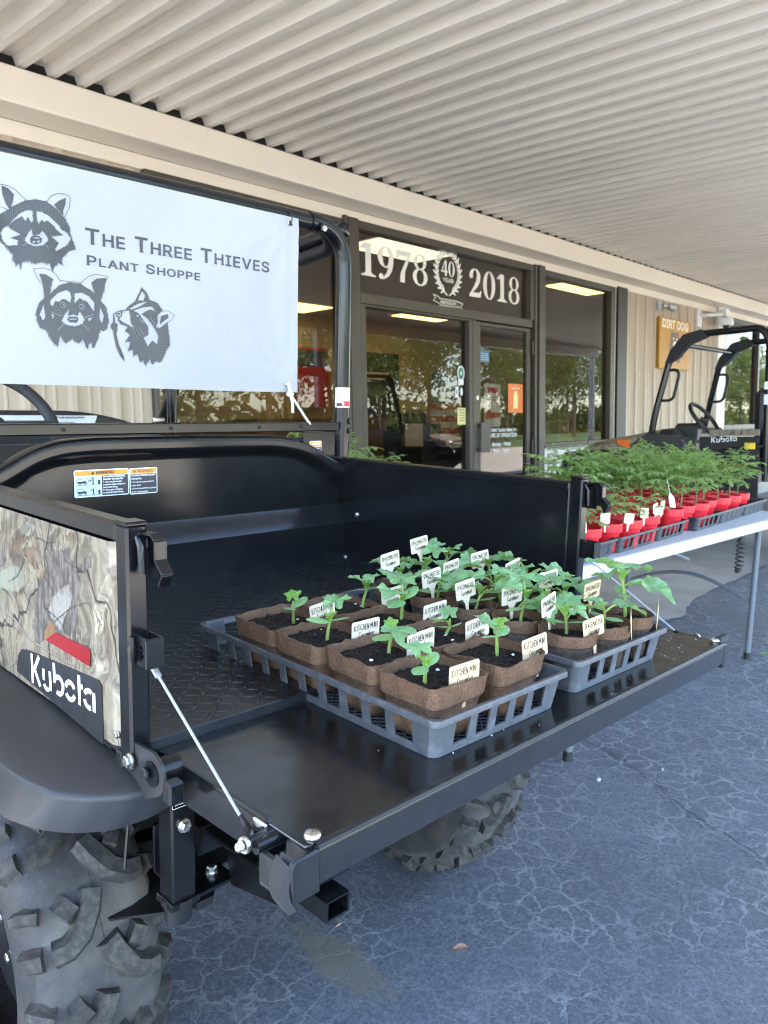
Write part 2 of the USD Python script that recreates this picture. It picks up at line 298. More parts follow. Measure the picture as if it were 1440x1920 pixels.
# woodland print: wavy bark bands, dark hatching, leaf tints and dark twigs
def camo(name, sc=1.0, gain=1.0):
    n = {'tc': ('texture_coordinate', {}), 'mp': ('mapping', {'scale': (sc, sc, sc * .72)}),
         'nd': ('noise_texture', {'scale': 9, 'detail': 3, 'roughness': .55}), 'sb': ('vector_math', {'math_type': 'subtract', 'vector2': (.5, .5, .5)}), 'sc': ('vector_math', {'math_type': 'scale', 'scale': .14}), 'ad': ('vector_math', {'math_type': 'add'}),
         'w': ('wave_texture', {'wave_type': 'bands', 'bands_direction': 'y', 'scale': 7, 'distortion': 6, 'detail': 4, 'detail_scale': 2.2, 'detail_roughness': .6}),
         'wf': ('wave_texture', {'wave_type': 'bands', 'bands_direction': 'y', 'scale': 46, 'distortion': 9, 'detail': 5, 'detail_scale': 2.0, 'detail_roughness': .7}),
         'r': ('rgb_ramp', {'ramp': [(0, (.30, .25, .20)), (.2, (.42, .36, .275)), (.5, (.56, .49, .375)), (.8, (.52, .465, .37)), (1, (.40, .345, .27))]}),
         'rf': ('rgb_ramp', {'ramp': [(0, (1, 1, 1)), (.1, (.75, .75, .75)), (.24, (0, 0, 0)), (1, (0, 0, 0))]}),
         'nm': ('noise_texture', {'scale': 11, 'detail': 2}), 'rm': ('rgb_ramp', {'ramp': [(0, (0, 0, 0)), (.42, (0, 0, 0)), (.55, (.85, .85, .85)), (1, (1, 1, 1))]}), 'mm': ('math', {'math_type': 'multiply'}),
         'm1': ('mix', {'color2': (.085, .066, .052)}),
         'ng': ('noise_texture', {'scale': 8, 'detail': 3}), 'rg': ('rgb_ramp', {'ramp': [(0, (.7, .7, .7)), (.34, (.55, .55, .55)), (.40, (0, 0, 0)), (1, (0, 0, 0))]}), 'm2': ('mix', {'color2': (.26, .30, .20)}),
         'no': ('noise_texture', {'scale': 13, 'detail': 3}), 'ro': ('rgb_ramp', {'ramp': [(0, (0, 0, 0)), (.68, (0, 0, 0)), (.74, (.8, .8, .8)), (1, (1, 1, 1))]}), 'mo': ('mix', {'color2': (.50, .27, .12)}),
         'v': ('voronoi_texture', {'feature': 'distance_to_edge', 'scale': 7.5, 'randomness': 1}), 'rv': ('rgb_ramp', {'ramp': [(0, (1, 1, 1)), (.008, (1, 1, 1)), (.016, (0, 0, 0)), (1, (0, 0, 0))]}), 'm3': ('mix', {'color2': (.50, .44, .33)}),
         'v2': ('voronoi_texture', {'feature': 'distance_to_edge', 'scale': 5.2, 'randomness': 1}), 'rv2': ('rgb_ramp', {'ramp': [(0, (1, 1, 1)), (.006, (1, 1, 1)), (.013, (0, 0, 0)), (1, (0, 0, 0))]}), 'm4': ('mix', {'color2': (.06, .05, .045)}),
         'hs': ('hsv', {'hue': .5, 'saturation': 1.3, 'value': gain, 'fac': 1.0}),
         'p': ('principled_bsdf', {'roughness': .42, 'specular_ior_level': .35})}
    l = [('tc.object', 'mp.vector'), ('mp.vector', 'nd.vector'), ('nd.color', 'sb.vector1'), ('sb.vector', 'sc.vector1'), ('mp.vector', 'ad.vector1'), ('sc.vector', 'ad.vector2')]
    for k in ('w', 'wf', 'v', 'v2'): l.append(('ad.vector', k + '.vector'))
    for k in ('nm', 'ng', 'no'): l.append(('mp.vector', k + '.vector'))
    l += [('w.fac', 'r.fac'), ('wf.fac', 'rf.fac'), ('nm.fac', 'rm.fac'), ('rf.color', 'mm.value1'), ('rm.color', 'mm.value2'), ('mm.value', 'm1.fac'), ('r.color', 'm1.color1'),
          ('ng.fac', 'rg.fac'), ('rg.color', 'm2.fac'), ('m1.color', 'm2.color1'), ('no.fac', 'ro.fac'), ('ro.color', 'mo.fac'), ('m2.color', 'mo.color1'),
          ('v.distance', 'rv.fac'), ('rv.color', 'm3.fac'), ('mo.color', 'm3.color1'), ('v2.distance', 'rv2.fac'), ('rv2.color', 'm4.fac'), ('m3.color', 'm4.color1'), ('m4.color', 'hs.color'), ('hs.color', 'p.base_color')]
    M[name] = usdkit.material(stage, f'/World/Looks/{name}', n, l, surface='p.BSDF')
camo('camo_print', .8, .47)
mat('camo_bark', (.075, .064, .055), .42, spec=.35, color2=(.17, .145, .118), scale=70, vec=(1, 1.6, .5), detail=6, lo=.42, hi=.56); mat('camo_white', (.27, .245, .205), .42, spec=.35, color2=(.12, .105, .088), scale=60, vec=(1, 1.6, .5), detail=6, lo=.36, hi=.46)
mat('camo_brown', (.17, .115, .072), .42, spec=.35, color2=(.085, .06, .042), scale=60, vec=(1, 1.6, .6), lo=.42, hi=.56); mat('camo_green', (.20, .225, .165), .42, spec=.35, color2=(.25, .225, .165), scale=50, lo=.4, hi=.6)
mat('camo_orange', (.27, .135, .055), .42, spec=.35, color2=(.19, .095, .045), scale=60); mat('camo_line', (.05, .041, .034), .42, spec=.35); mat('camo_limb', (.33, .285, .215), .42, spec=.35, color2=(.23, .19, .145), scale=80)
# banner: white mesh vinyl with a fine weave
usd_n = {'tc': ('texture_coordinate', {}), 'v': ('voronoi_texture', {'feature': 'f1', 'scale': 260, 'randomness': 0.0}), 'r': ('rgb_ramp', {'ramp': [(0, (.33, .335, .34)), (.22, (.42, .425, .43)), (.36, (.52, .525, .53)), (1, (.53, .535, .54))]}),
         'd': ('principled_bsdf', {'roughness': .4, 'specular_ior_level': .4}), 't': ('translucent_bsdf', {'color': (.5, .52, .55)}), 'mx': ('mix_closure', {'fac': .2})}
M['banner_vinyl'] = usdkit.material(stage, '/World/Looks/banner_vinyl', usd_n, [('tc.object', 'v.vector'), ('v.distance', 'r.fac'), ('r.color', 'd.base_color'), ('d.BSDF', 'mx.closure1'), ('t.BSDF', 'mx.closure2')], surface='mx.closure')
usd_n = {'tc': ('texture_coordinate', {}), 'v': ('voronoi_texture', {'feature': 'f1', 'scale': 260, 'randomness': 0.0}), 'r': ('rgb_ramp', {'ramp': [(0, (.15, .15, .155)), (.24, (.07, .07, .072)), (.4, (.032, .032, .034)), (1, (.03, .03, .032))]}), 'd': ('principled_bsdf', {'roughness': .45})}
M['banner_ink'] = usdkit.material(stage, '/World/Looks/banner_ink', usd_n, [('tc.object', 'v.vector'), ('v.distance', 'r.fac'), ('r.color', 'd.base_color')], surface='d.BSDF')
mat('rope_white', (.72, .70, .64), .8, bump=.6, bscale=500)
# plants, pots, trays
usd_n = {'tc': ('texture_coordinate', {}), 'n1': ('noise_texture', {'scale': 260, 'detail': 5, 'roughness': .75}), 'n2': ('noise_texture', {'scale': 22, 'detail': 3}), 'oi': ('object_info', {}),
         'r1': ('rgb_ramp', {'ramp': [(0, (.045, .024, .014)), (.45, (.115, .064, .038)), (.62, (.165, .098, .06)), (1, (.27, .18, .12))]}),
         'hv': ('map_range', {'from_min': .3, 'from_max': .7, 'to_min': .72, 'to_max': 1.2, 'clamp': True}), 'h': ('hsv', {'hue': .5, 'saturation': 1.0, 'fac': 1.0}),
         'b': ('bump', {'strength': .8, 'distance': .002}), 'p': ('principled_bsdf', {'roughness': .95, 'specular_ior_level': .15})}
M['peat'] = usdkit.material(stage, '/World/Looks/peat', usd_n, [('tc.object', 'n1.vector'), ('tc.object', 'n2.vector'), ('n1.fac', 'r1.fac'), ('n2.fac', 'hv.value'), ('hv.result', 'h.value'), ('r1.color', 'h.color'), ('h.color', 'p.base_color'), ('n1.fac', 'b.height'), ('b.normal', 'p.normal')], surface='p.BSDF')
mat('peat_damp', (.075, .054, .040), .9, spec=.2, color2=(.038, .027, .020), scale=120, bump=.7, bscale=260)
mat('soil', (.032, .024, .019), .95, spec=.15, color2=(.010, .008, .007), scale=160, bump=1.0, bscale=300, bdist=.003)
mat('perlite', (.72, .71, .68), .8); mat('bark_chip', (.12, .065, .035), .9)
mat('tray_plastic', (.060, .063, .068), .36, rvar=.08, scale=40, color2=(.11, .115, .125), lo=.25, hi=.5, bump=.12, bscale=160)
mat('black_tray', (.022, .022, .024), .4, rvar=.08, scale=30, color2=(.045, .045, .048))
mat('red_plastic', (.56, .012, .022), .34, rvar=.06, scale=20)
mat('tag_wood', (.66, .49, .28), .6, color2=(.56, .39, .21), scale=10, vec=(1, 1, 14), rvar=.05)
mat('tag_wood_pale', (.66, .57, .42), .6, color2=(.60, .49, .34), scale=10, vec=(1, 1, 14), rvar=.05)
mat('pen_ink', (.012, .011, .012), .6); mat('pen_brown', (.10, .055, .028), .7)
def leafmat(name, c1, c2, tr, trans=.35, rough=.42):
    n = {'tc': ('texture_coordinate', {}), 'oi': ('object_info', {}), 'n1': ('noise_texture', {'scale': 60, 'detail': 4}), 'r1': ('rgb_ramp', {'ramp': [(0, c2), (.35, c2), (.65, c1), (1, c1)]}),
         'sx': ('separate_xyz', {}), 'pw': ('math', {'math_type': 'power', 'value2': 2.2}), 'pk': ('math', {'math_type': 'multiply', 'value2': .55, 'use_clamp': True}), 'mv': ('mix', {'color2': tuple(min(.8, c * 1.9 + .04) for c in c1)}),
         'hv': ('map_range', {'from_min': 0, 'from_max': 1, 'to_min': .8, 'to_max': 1.2}), 'h': ('hsv', {'hue': .5, 'saturation': 1.0, 'fac': 1.0}),
         'hs': ('math', {'math_type': 'multiply_add', 'value2': -.8}), 'b': ('bump', {'strength': .35, 'distance': .002}), 'p': ('principled_bsdf', {'roughness': rough, 'specular_ior_level': .4}), 't': ('translucent_bsdf', {'color': tr}), 'm': ('mix_closure', {'fac': trans})}
    M[name] = usdkit.material(stage, f'/World/Looks/{name}', n, [('tc.object', 'n1.vector'), ('n1.fac', 'r1.fac'), ('tc.UV', 'sx.vector'), ('sx.y', 'pw.value1'), ('pw.value', 'pk.value1'), ('pk.value', 'mv.fac'), ('r1.color', 'mv.color1'), ('oi.random', 'hv.value'), ('hv.result', 'h.value'), ('mv.color', 'h.color'), ('h.color', 'p.base_color'),
        ('pw.value', 'hs.value1'), ('n1.fac', 'hs.value3'), ('hs.value', 'b.height'), ('b.normal', 'p.normal'), ('p.BSDF', 'm.closure1'), ('t.BSDF', 'm.closure2')], surface='m.closure')
leafmat('cotyledon', (.32, .55, .24), (.26, .48, .19), (.36, .6, .15))
leafmat('cucumber_leaf', (.27, .46, .21), (.18, .35, .145), (.34, .56, .13))
leafmat('young_leaf', (.22, .42, .07), (.17, .34, .06), (.35, .5, .08))
leafmat('cucumber_stem', (.34, .42, .11), (.26, .36, .09), (.3, .4, .1), .15)
leafmat('tomato_leaf', (.34, .47, .18), (.23, .36, .13), (.44, .60, .13), .45)
leafmat('tomato_stem', (.22, .28, .09), (.17, .23, .07), (.2, .26, .06), .1)
# building
n = {'tc': ('texture_coordinate', {}), 'oi': ('object_info', {}), 'n1': ('noise_texture', {'scale': 1.6, 'detail': 5, 'roughness': .6}), 'mp': ('mapping', {'scale': (1.0, .25, 1.0)}), 'r1': ('rgb_ramp', {'ramp': [(0, (.66, .59, .49)), (.35, (.72, .655, .555)), (.6, (.78, .715, .61)), (1, (.78, .715, .61))]}),
     'n2': ('noise_texture', {'scale': 9, 'detail': 5, 'roughness': .65}), 'r2': ('rgb_ramp', {'ramp': [(0, (.35, .35, .35)), (.24, (.25, .25, .25)), (.33, (0, 0, 0)), (1, (0, 0, 0))]}), 'ms': ('mix', {'color2': (.52, .45, .36)}),
     'hv': ('map_range', {'from_min': 0, 'from_max': 1, 'to_min': .92, 'to_max': 1.05}), 'h': ('hsv', {'hue': .5, 'saturation': 1.0, 'fac': 1.0}), 'mr': ('map_range', {'from_min': .3, 'from_max': .7, 'to_min': .24, 'to_max': .42, 'clamp': True}), 'p': ('principled_bsdf', {'specular_ior_level': .5})}
M['canopy_paint'] = usdkit.material(stage, '/World/Looks/canopy_paint', n, [('tc.object', 'mp.vector'), ('mp.vector', 'n1.vector'), ('n1.fac', 'r1.fac'), ('mp.vector', 'n2.vector'), ('n2.fac', 'r2.fac'), ('r2.color', 'ms.fac'), ('r1.color', 'ms.color1'), ('oi.random', 'hv.value'), ('hv.result', 'h.value'), ('ms.color', 'h.color'), ('h.color', 'p.base_color'), ('n2.fac', 'mr.value'), ('mr.result', 'p.roughness')], surface='p.BSDF')
mat('fascia_paint', (.79, .695, .575), .5, color2=(.75, .655, .535), scale=1.2, rvar=.05)
mat('siding_tan', (.50, .40, .30), .42, color2=(.43, .34, .25), scale=1.5, vec=(3, 1, .3), rvar=.06)
mat('trim_white', (.74, .70, .64), .45, color2=(.68, .64, .57), scale=2)
mat('kick_white', (.72, .71, .69), .4)
mat('bronze', (.080, .064, .050), .42, metal=.2, color2=(.068, .054, .042), scale=4, rvar=.05)
mat('bronze_dark', (.022, .019, .016), .45)
mat('foam_dark', (.010, .009, .008), .9)
mat('galvanised', (.45, .46, .47), .4, metal=.6)
mat('cam_white', (.74, .74, .72), .4)
mat('sign_yellow', (.46, .21, .004), .5, rvar=.06, scale=5); mat('sign_brown', (.13, .075, .045), .5); mat('sign_cream', (.80, .72, .55), .5); mat('sign_edge', (.42, .26, .02), .5)
def pane(name, ior, tint):
    n = {'f': ('fresnel', {'IOR': ior}), 't': ('transparent_bsdf', {'color': tint}), 'g': ('glossy_bsdf', {'color': (.95, .95, .95), 'roughness': .0}), 'm': ('mix_closure', {})}
    M[name] = usdkit.material(stage, f'/World/Looks/{name}', n, [('f.fac', 'm.fac'), ('t.BSDF', 'm.closure1'), ('g.BSDF', 'm.closure2')], surface='m.closure')
pane('window_glass', 1.56, (.68, .64, .58))
pane('clear_glass', 1.5, (.9, .9, .9))
mat('decal_cream', (.80, .76, .68), .5); mat('decal_white', (.75, .75, .74), .5); mat('decal_green', (.02, .19, .10), .4); mat('decal_blue', (.03, .14, .25), .4)
mat('paper_yellow', (.75, .68, .30), .6); mat('paper_orange', (.80, .20, .05), .6); mat('paper_white', (.70, .69, .66), .6); mat('paper_red', (.50, .03, .03), .6); mat('paper_cream', (.66, .56, .36), .6)
# interior
mat('room_wall', (.50, .38, .20), .8); mat('room_floor', (.16, .12, .09), .5); mat('room_ceiling', (.55, .52, .45), .8); mat('wood_panel', (.24, .12, .05), .5, color2=(.16, .075, .032), scale=5, vec=(6, 6, .6)); mat('dark_board', (.03, .028, .028), .5)
mat('flag_red', (.40, .02, .03), .7); mat('flag_white', (.6, .58, .55), .7); mat('flag_blue', (.03, .04, .12), .7); mat('chair_blue', (.02, .028, .05), .7); mat('desk_wood', (.22, .105, .04), .45)
M['lamp_warm'] = usdkit.material(stage, '/World/Looks/lamp_warm', {'e': ('emission', {'color': (1.0, .72, .24), 'strength': LAMP})}, [], surface='e.emission')
M['lamp_white'] = usdkit.material(stage, '/World/Looks/lamp_white', {'e': ('emission', {'color': (1.0, .90, .64), 'strength': LAMP * .4})}, [], surface='e.emission')
# ground
n = {'g': ('geometry', {}), 'tc': ('texture_coordinate', {}), 'nd': ('noise_texture', {'scale': 17, 'detail': 6, 'roughness': .68}), 'sb': ('vector_math', {'math_type': 'subtract', 'vector2': (.5, .5, .5)}), 'sc': ('vector_math', {'math_type': 'scale', 'scale': .075}), 'ad': ('vector_math', {'math_type': 'add'}),
     'v1': ('voronoi_texture', {'feature': 'distance_to_edge', 'scale': 12}), 'v2': ('voronoi_texture', {'feature': 'distance_to_edge', 'scale': 34}),
     'k1': ('rgb_ramp', {'ramp': [(0, (1, 1, 1)), (.02, (.7, .7, .7)), (.06, (0, 0, 0)), (1, (0, 0, 0))]}), 'k2': ('rgb_ramp', {'ramp': [(0, (1, 1, 1)), (.03, (.6, .6, .6)), (.08, (0, 0, 0)), (1, (0, 0, 0))]}),
     'nm': ('noise_texture', {'scale': 3.2, 'detail': 5, 'roughness': .6}), 'rm': ('rgb_ramp', {'ramp': [(0, (.0, .0, .0)), (.40, (.18, .18, .18)), (.58, (.9, .9, .9)), (1, (1, 1, 1))]}),
     'nm2': ('noise_texture', {'scale': 8, 'detail': 4, 'roughness': .6}), 'rm2': ('rgb_ramp', {'ramp': [(0, (0, 0, 0)), (.44, (0, 0, 0)), (.62, (.75, .75, .75)), (1, (.9, .9, .9))]}),
     'a1': ('math', {'math_type': 'multiply'}), 'a2': ('math', {'math_type': 'multiply'}), 'mxm': ('math', {'math_type': 'maximum'}),
     'nf': ('noise_texture', {'scale': 95, 'detail': 7, 'roughness': .82}), 'nb': ('noise_texture', {'scale': 1.1, 'detail': 5, 'roughness': .6}),
     'cf': ('rgb_ramp', {'ramp': [(0, (.035, .040, .055)), (.34, (.075, .085, .112)), (.50, (.13, .145, .175)), (.60, (.21, .225, .255)), (.70, (.36, .37, .39)), (1, (.47, .48, .49))]}),
     'cb': ('rgb_ramp', {'ramp': [(0, (.72, .72, .72)), (.4, (.85, .85, .85)), (.7, (1.25, 1.24, 1.22)), (1, (1.4, 1.38, 1.35))]}), 'mb': ('mix', {'mix_type': 'multiply', 'fac': 1.0}),
     'mc': ('mix', {'color2': (.40, .42, .44)}),
     'sx': ('separate_xyz', {}), 'st': ('vector_math', {'math_type': 'subtract', 'vector2': (.607, .255, -.79)}), 'sm': ('mapping', {'rotation': (0, 0, .75), 'scale': (1 / .062, 1 / .15, 1.0)}), 'ln': ('vector_math', {'math_type': 'length'}), 'nw': ('noise_texture', {'scale': 26, 'detail': 4, 'roughness': .7}), 'nwk': ('math', {'math_type': 'multiply_add', 'value2': 1.6, 'value3': -.8}), 'la': ('math', {'math_type': 'add'}),
     'rs': ('map_range', {'range_type': 'smoothstep', 'from_min': .75, 'from_max': 1.15, 'to_min': .8, 'to_max': 0.0, 'clamp': True}), 'ms': ('mix', {'color2': (.24, .225, .17)}),
     'hb': ('math', {'math_type': 'multiply_add', 'value2': -.6}), 'b': ('bump', {'strength': 1.0, 'distance': .008}), 'rr': ('map_range', {'from_min': .3, 'from_max': .7, 'to_min': .42, 'to_max': .62, 'clamp': True}),
     'p': ('principled_bsdf', {'specular_ior_level': .5})}
l = [('g.position', 'nd.vector'), ('nd.color', 'sb.vector1'), ('sb.vector', 'sc.vector1'), ('g.position', 'ad.vector1'), ('sc.vector', 'ad.vector2'), ('ad.vector', 'v1.vector'), ('ad.vector', 'v2.vector'),
     ('v1.distance', 'k1.fac'), ('v2.distance', 'k2.fac'), ('g.position', 'nm.vector'), ('nm.fac', 'rm.fac'), ('g.position', 'nm2.vector'), ('nm2.fac', 'rm2.fac'), ('k1.color', 'a1.value1'), ('rm.color', 'a1.value2'), ('k2.color', 'a2.value1'), ('rm2.color', 'a2.value2'), ('a1.value', 'mxm.value1'), ('a2.value', 'mxm.value2'),
     ('g.position', 'nf.vector'), ('g.position', 'nb.vector'), ('nf.fac', 'cf.fac'), ('nb.fac', 'cb.fac'), ('cf.color', 'mb.color1'), ('cb.color', 'mb.color2'), ('mb.color', 'mc.color1'), ('mxm.value', 'mc.fac'),
     ('g.position', 'st.vector1'), ('st.vector', 'sm.vector'), ('sm.vector', 'ln.vector1'), ('g.position', 'nw.vector'), ('nw.fac', 'nwk.value1'), ('ln.value', 'la.value1'), ('nwk.value', 'la.value2'), ('la.value', 'rs.value'), ('rs.result', 'ms.fac'), ('mc.color', 'ms.color1'), ('ms.color', 'p.base_color'),
     ('mxm.value', 'hb.value1'), ('nf.fac', 'hb.value3'), ('hb.value', 'b.height'), ('b.normal', 'p.normal'), ('nb.fac', 'rr.value'), ('rr.result', 'p.roughness')]
M['asphalt'] = usdkit.material(stage, '/World/Looks/asphalt', n, l, surface='p.BSDF')
mat('concrete', (.42, .39, .35), .75, color2=(.30, .275, .245), scale=2.2, bump=.4, bscale=60, bdist=.004, lo=.3, hi=.6)
mat('concrete_dark', (.11, .105, .10), .85, color2=(.06, .06, .06), scale=9)
mat('lawn', (.075, .13, .035), .9, color2=(.05, .095, .025), scale=3)
mat('dry_leaf', (.42, .25, .17), .7); mat('pale_stone', (.5, .45, .40), .8)
mat('table_top', (.56, .58, .60), .42, bump=.15, bscale=350, bdist=.0008, color2=(.52, .54, .56), scale=4)
mat('table_leg', (.13, .14, .155), .42, rvar=.06)
mat('tree_bark', (.07, .055, .042), .9)
leafmat('pine_needles', (.085, .12, .035), (.045, .075, .022), (.22, .26, .05), .4, .6)
leafmat('broad_leaves', (.085, .115, .03), (.045, .07, .02), (.18, .2, .04), .3, .5)
mat('tractor_red', (.55, .04, .02), .35)
mat('lot_concrete', (.43, .395, .34), .85, color2=(.35, .32, .27), scale=.6)

def specks(name, base, rough, spec):
    n = {'tc': ('texture_coordinate', {}), 'v': ('voronoi_texture', {'feature': 'f1', 'scale': 230}), 'r': ('rgb_ramp', {'ramp': [(0, (1, 1, 1)), (.055, (1, 1, 1)), (.085, (0, 0, 0)), (1, (0, 0, 0))]}), 'nz': ('noise_texture', {'scale': 5, 'detail': 4}), 'rz': ('rgb_ramp', {'ramp': [(0, (0, 0, 0)), (.42, (.05, .05, .05)), (.66, (.8, .8, .8)), (1, (1, 1, 1))]}), 'mm': ('math', {'math_type': 'multiply'}), 'mx': ('mix', {'color1': base, 'color2': (.16, .155, .145)}),
         'n2': ('noise_texture', {'scale': 9, 'detail': 6, 'roughness': .65}), 'mr': ('map_range', {'from_min': .3, 'from_max': .7, 'to_min': rough - .06, 'to_max': rough + .09, 'clamp': True}), 'nb': ('noise_texture', {'scale': 420, 'detail': 2}), 'b': ('bump', {'strength': .06, 'distance': .0008}), 'p': ('principled_bsdf', {'specular_ior_level': spec})}
    M[name] = usdkit.material(stage, f'/World/Looks/{name}', n, [('tc.object', 'v.vector'), ('v.distance', 'r.fac'), ('tc.object', 'nz.vector'), ('nz.fac', 'rz.fac'), ('r.color', 'mm.value1'), ('rz.color', 'mm.value2'), ('mm.value', 'mx.fac'), ('mx.color', 'p.base_color'), ('tc.object', 'n2.vector'), ('n2.fac', 'mr.value'), ('mr.result', 'p.roughness'), ('tc.object', 'nb.vector'), ('nb.fac', 'b.height'), ('b.normal', 'p.normal')], surface='p.BSDF')
specks('tailgate_plate', (.004, .004, .004), .17, .75)
mat('crack_dark', (.016, .016, .017), .95)
# ---------------------------------------------------------------- ground
xs_ = np.concatenate([np.linspace(-300, -8, 12), np.linspace(-7, 14, 22), np.linspace(16, 300, 12)])
ys_ = np.concatenate([np.linspace(-400, -12, 14), np.linspace(-11, -3.5, 9), np.linspace(-3, 4.0, 15), np.linspace(6, 300, 8)])
GX, GY = np.meshgrid(xs_, ys_, indexing='ij')
obj('asphalt_ground', MB().grid(np.stack([GX, GY, ground_z(GX, GY)], -1)), 'asphalt', smooth=True, kind='structure', label='weathered dark asphalt apron covered in fine pale cracks', cat='ground')
lt = MB().grid(np.array([[[x, y, ground_z(x, y) + .006] for y in (-15.5, -3.1, -2.6)] for x in (-300, 300)], float)); lt.grid(np.array([[[x, y, ground_z(x, y) + .007] for y in np.linspace(-2.59, 4.0, 8)] for x in (-60, -2.3)], float)); obj('parking_lot', lt, 'lot_concrete', kind='structure')
lg = MB().grid(np.array([[[x, y, ground_z(x, y) + .012] for y in (-400, -15.5)] for x in (-300, 300)], float))
obj('lawn', lg, 'lawn', kind='structure')
# pale slab in front of the shop with a ragged asphalt edge, set into the asphalt
sl = [v2w(p) for p in ((1.6, 1.42, GROUND), (3.35, 1.17, GROUND), (4.03, .995, GROUND), (4.45, 1.13, GROUND), (6.1, 1.24, GROUND), (12, 1.35, GROUND))]
edge = []
for a, b in zip(sl, sl[1:]):
    for t in np.linspace(0, 1, 14, endpoint=False):
        p = a + (b - a) * t; edge.append((p[0] + rng.uniform(-.01, .01), p[1] + rng.uniform(-.014, .014)))
edge += [(12.2, 2.35), (1.6, 2.35)]
slab = Polygon(edge).buffer(0)
sv, sf = trimesh.creation.triangulate_polygon(slab, engine='earcut')
top = np.c_[sv, ground_z(sv[:, 0], sv[:, 1]) + .006]
obj('concrete_slab', MB().add(top, sf), 'concrete', kind='structure')
walk = MB()
for k in range(9):
    x0 = -3 + 2.2 * k
    P = np.array([[x0 + .006, 2.75], [x0 + 2.194, 2.75], [x0 + 2.194, 3.99], [x0 + .006, 3.99]])
    obj('walkway', MB().add(np.vstack([np.c_[P, np.full(4, -.53)], np.c_[P, ground_z(P[:, 0], P[:, 1]) - .02]]), np.array([[0, 1, 2], [0, 2, 3], [0, 4, 5], [0, 5, 1], [1, 5, 6], [1, 6, 2], [2, 6, 7], [2, 7, 3], [3, 7, 4], [3, 4, 0]])), 'concrete', kind='structure')

# ---------------------------------------------------------------- the shop building
D = 4.0
shop = thing('shop_building', 'tan metal sided shop building with bronze framed windows and double height entrance', 'building', (0, 0, 0))
def siding(x0, x1, z0, z1, y, material, parent, pitch=.305, width=.914):
    """Ribbed wall sheets, each a part: broad flats with raised ribs."""
    x = x0
    while x < x1 - .01:
        xe = min(x + width, x1); prof = [(x, 0.0)]; k = 0
        while x + k * pitch < xe - .005:
            c_ = x + k * pitch + .05
            for dx, dy in ((-.034, 0), (-.018, -.028), (.018, -.028), (.034, 0), (.105, 0), (.115, -.006), (.125, -.006), (.135, 0), (.175, 0), (.185, -.006), (.195, -.006), (.205, 0)):
                if x < c_ + dx < xe: prof.append((c_ + dx, dy))
            k += 1
        prof.append((xe, 0.0))
        P = np.array([[[px, y + py, z] for z in (z0, z1)] for px, py in prof])
        obj('siding_panel', MB().grid(P), material, parent)
        x = xe
siding(-7.0, 2.46, -.55, 2.24, D - .002, 'siding_tan', shop)
siding(9.78, 13.10, -.55, 2.24, D - .002, 'siding_tan', shop)
siding(7.62, 9.76, -.53, .105, D - .012, 'kick_white', shop)
siding(17.2, 20.0, -.55, 2.24, D - .002, 'siding_tan', shop)
siding(2.48, 4.34, -.53, .105, D - .012, 'siding_tan', shop)
siding(13.5, 17.2, -.55, .22, D - .006, 'siding_tan', shop)
# screws of the siding
sc_ = MB()
for x in np.arange(9.83, 13.0, .305):
    for z in (1.06,): sc_.hexbolt((x + .13, D - .004, z), (0, -1, 0), .012, .01)
obj('siding_screws', sc_, 'trim_white', shop, kind='stuff')
# column trim between the siding and the far window
obj('corner_column', MB().box((13.10, D - .09, -.55), (13.47, D + .05, 2.30), .008), 'trim_white', shop)
# wall head above the openings and the solid mass behind
obj('wall_head', MB().box((-7, D + .02, 2.17), (20, D + .10, 2.9)), 'bronze_dark', shop)
obj('roof_slab', MB().box((-7, D + .10, 2.62), (20, 12, 2.9)), 'siding_tan', shop)
obj('end_wall', MB().box((-7.1, D, -.6), (-7.0, 12, 2.9)), 'siding_tan', shop); obj('end_wall', MB().box((20, D, -.6), (20.1, 12, 2.9)), 'siding_tan', shop)
obj('rear_wall', MB().box((-7, 11.9, -.6), (20, 12, 2.9)), 'siding_tan', shop)

def bars(parent, rects, name, y0, y1, material='bronze', b=.004):
    for (x0, z0, x1, z1) in rects: obj(name, MB().box((x0, y0, z0), (x1, y1, z1), b), material, parent)
def pane_(parent, x0, z0, x1, z1, y=D + .015):
    return obj('pane', MB().poly(sbox(x0, z0, x1, z1), (0, y, 0), (1, 0, 0), (0, 0, 1)), 'window_glass', parent)
# left window
w = group_part('window', shop)
bars(w, [(2.46, .10, 2.50, 2.17), (2.50, 2.12, 4.34, 2.17), (2.50, .10, 4.34, .17), (4.30, .17, 4.34, 2.12)], 'frame', D - .05, D + .06)
pane_(w, 2.50, .17, 4.30, 2.12)
obj('mullion_post', MB().box((4.345, D - .07, -.53), (4.385, D + .08, 2.2), .004), 'bronze', shop); obj('mullion_post', MB().box((4.41, D - .055, -.53), (4.535, D + .08, 2.2), .004), 'bronze', shop)
obj('mullion_strip', MB().box((4.385, D - .03, -.53), (4.41, D + .08, 2.2)), 'fascia_paint', shop)
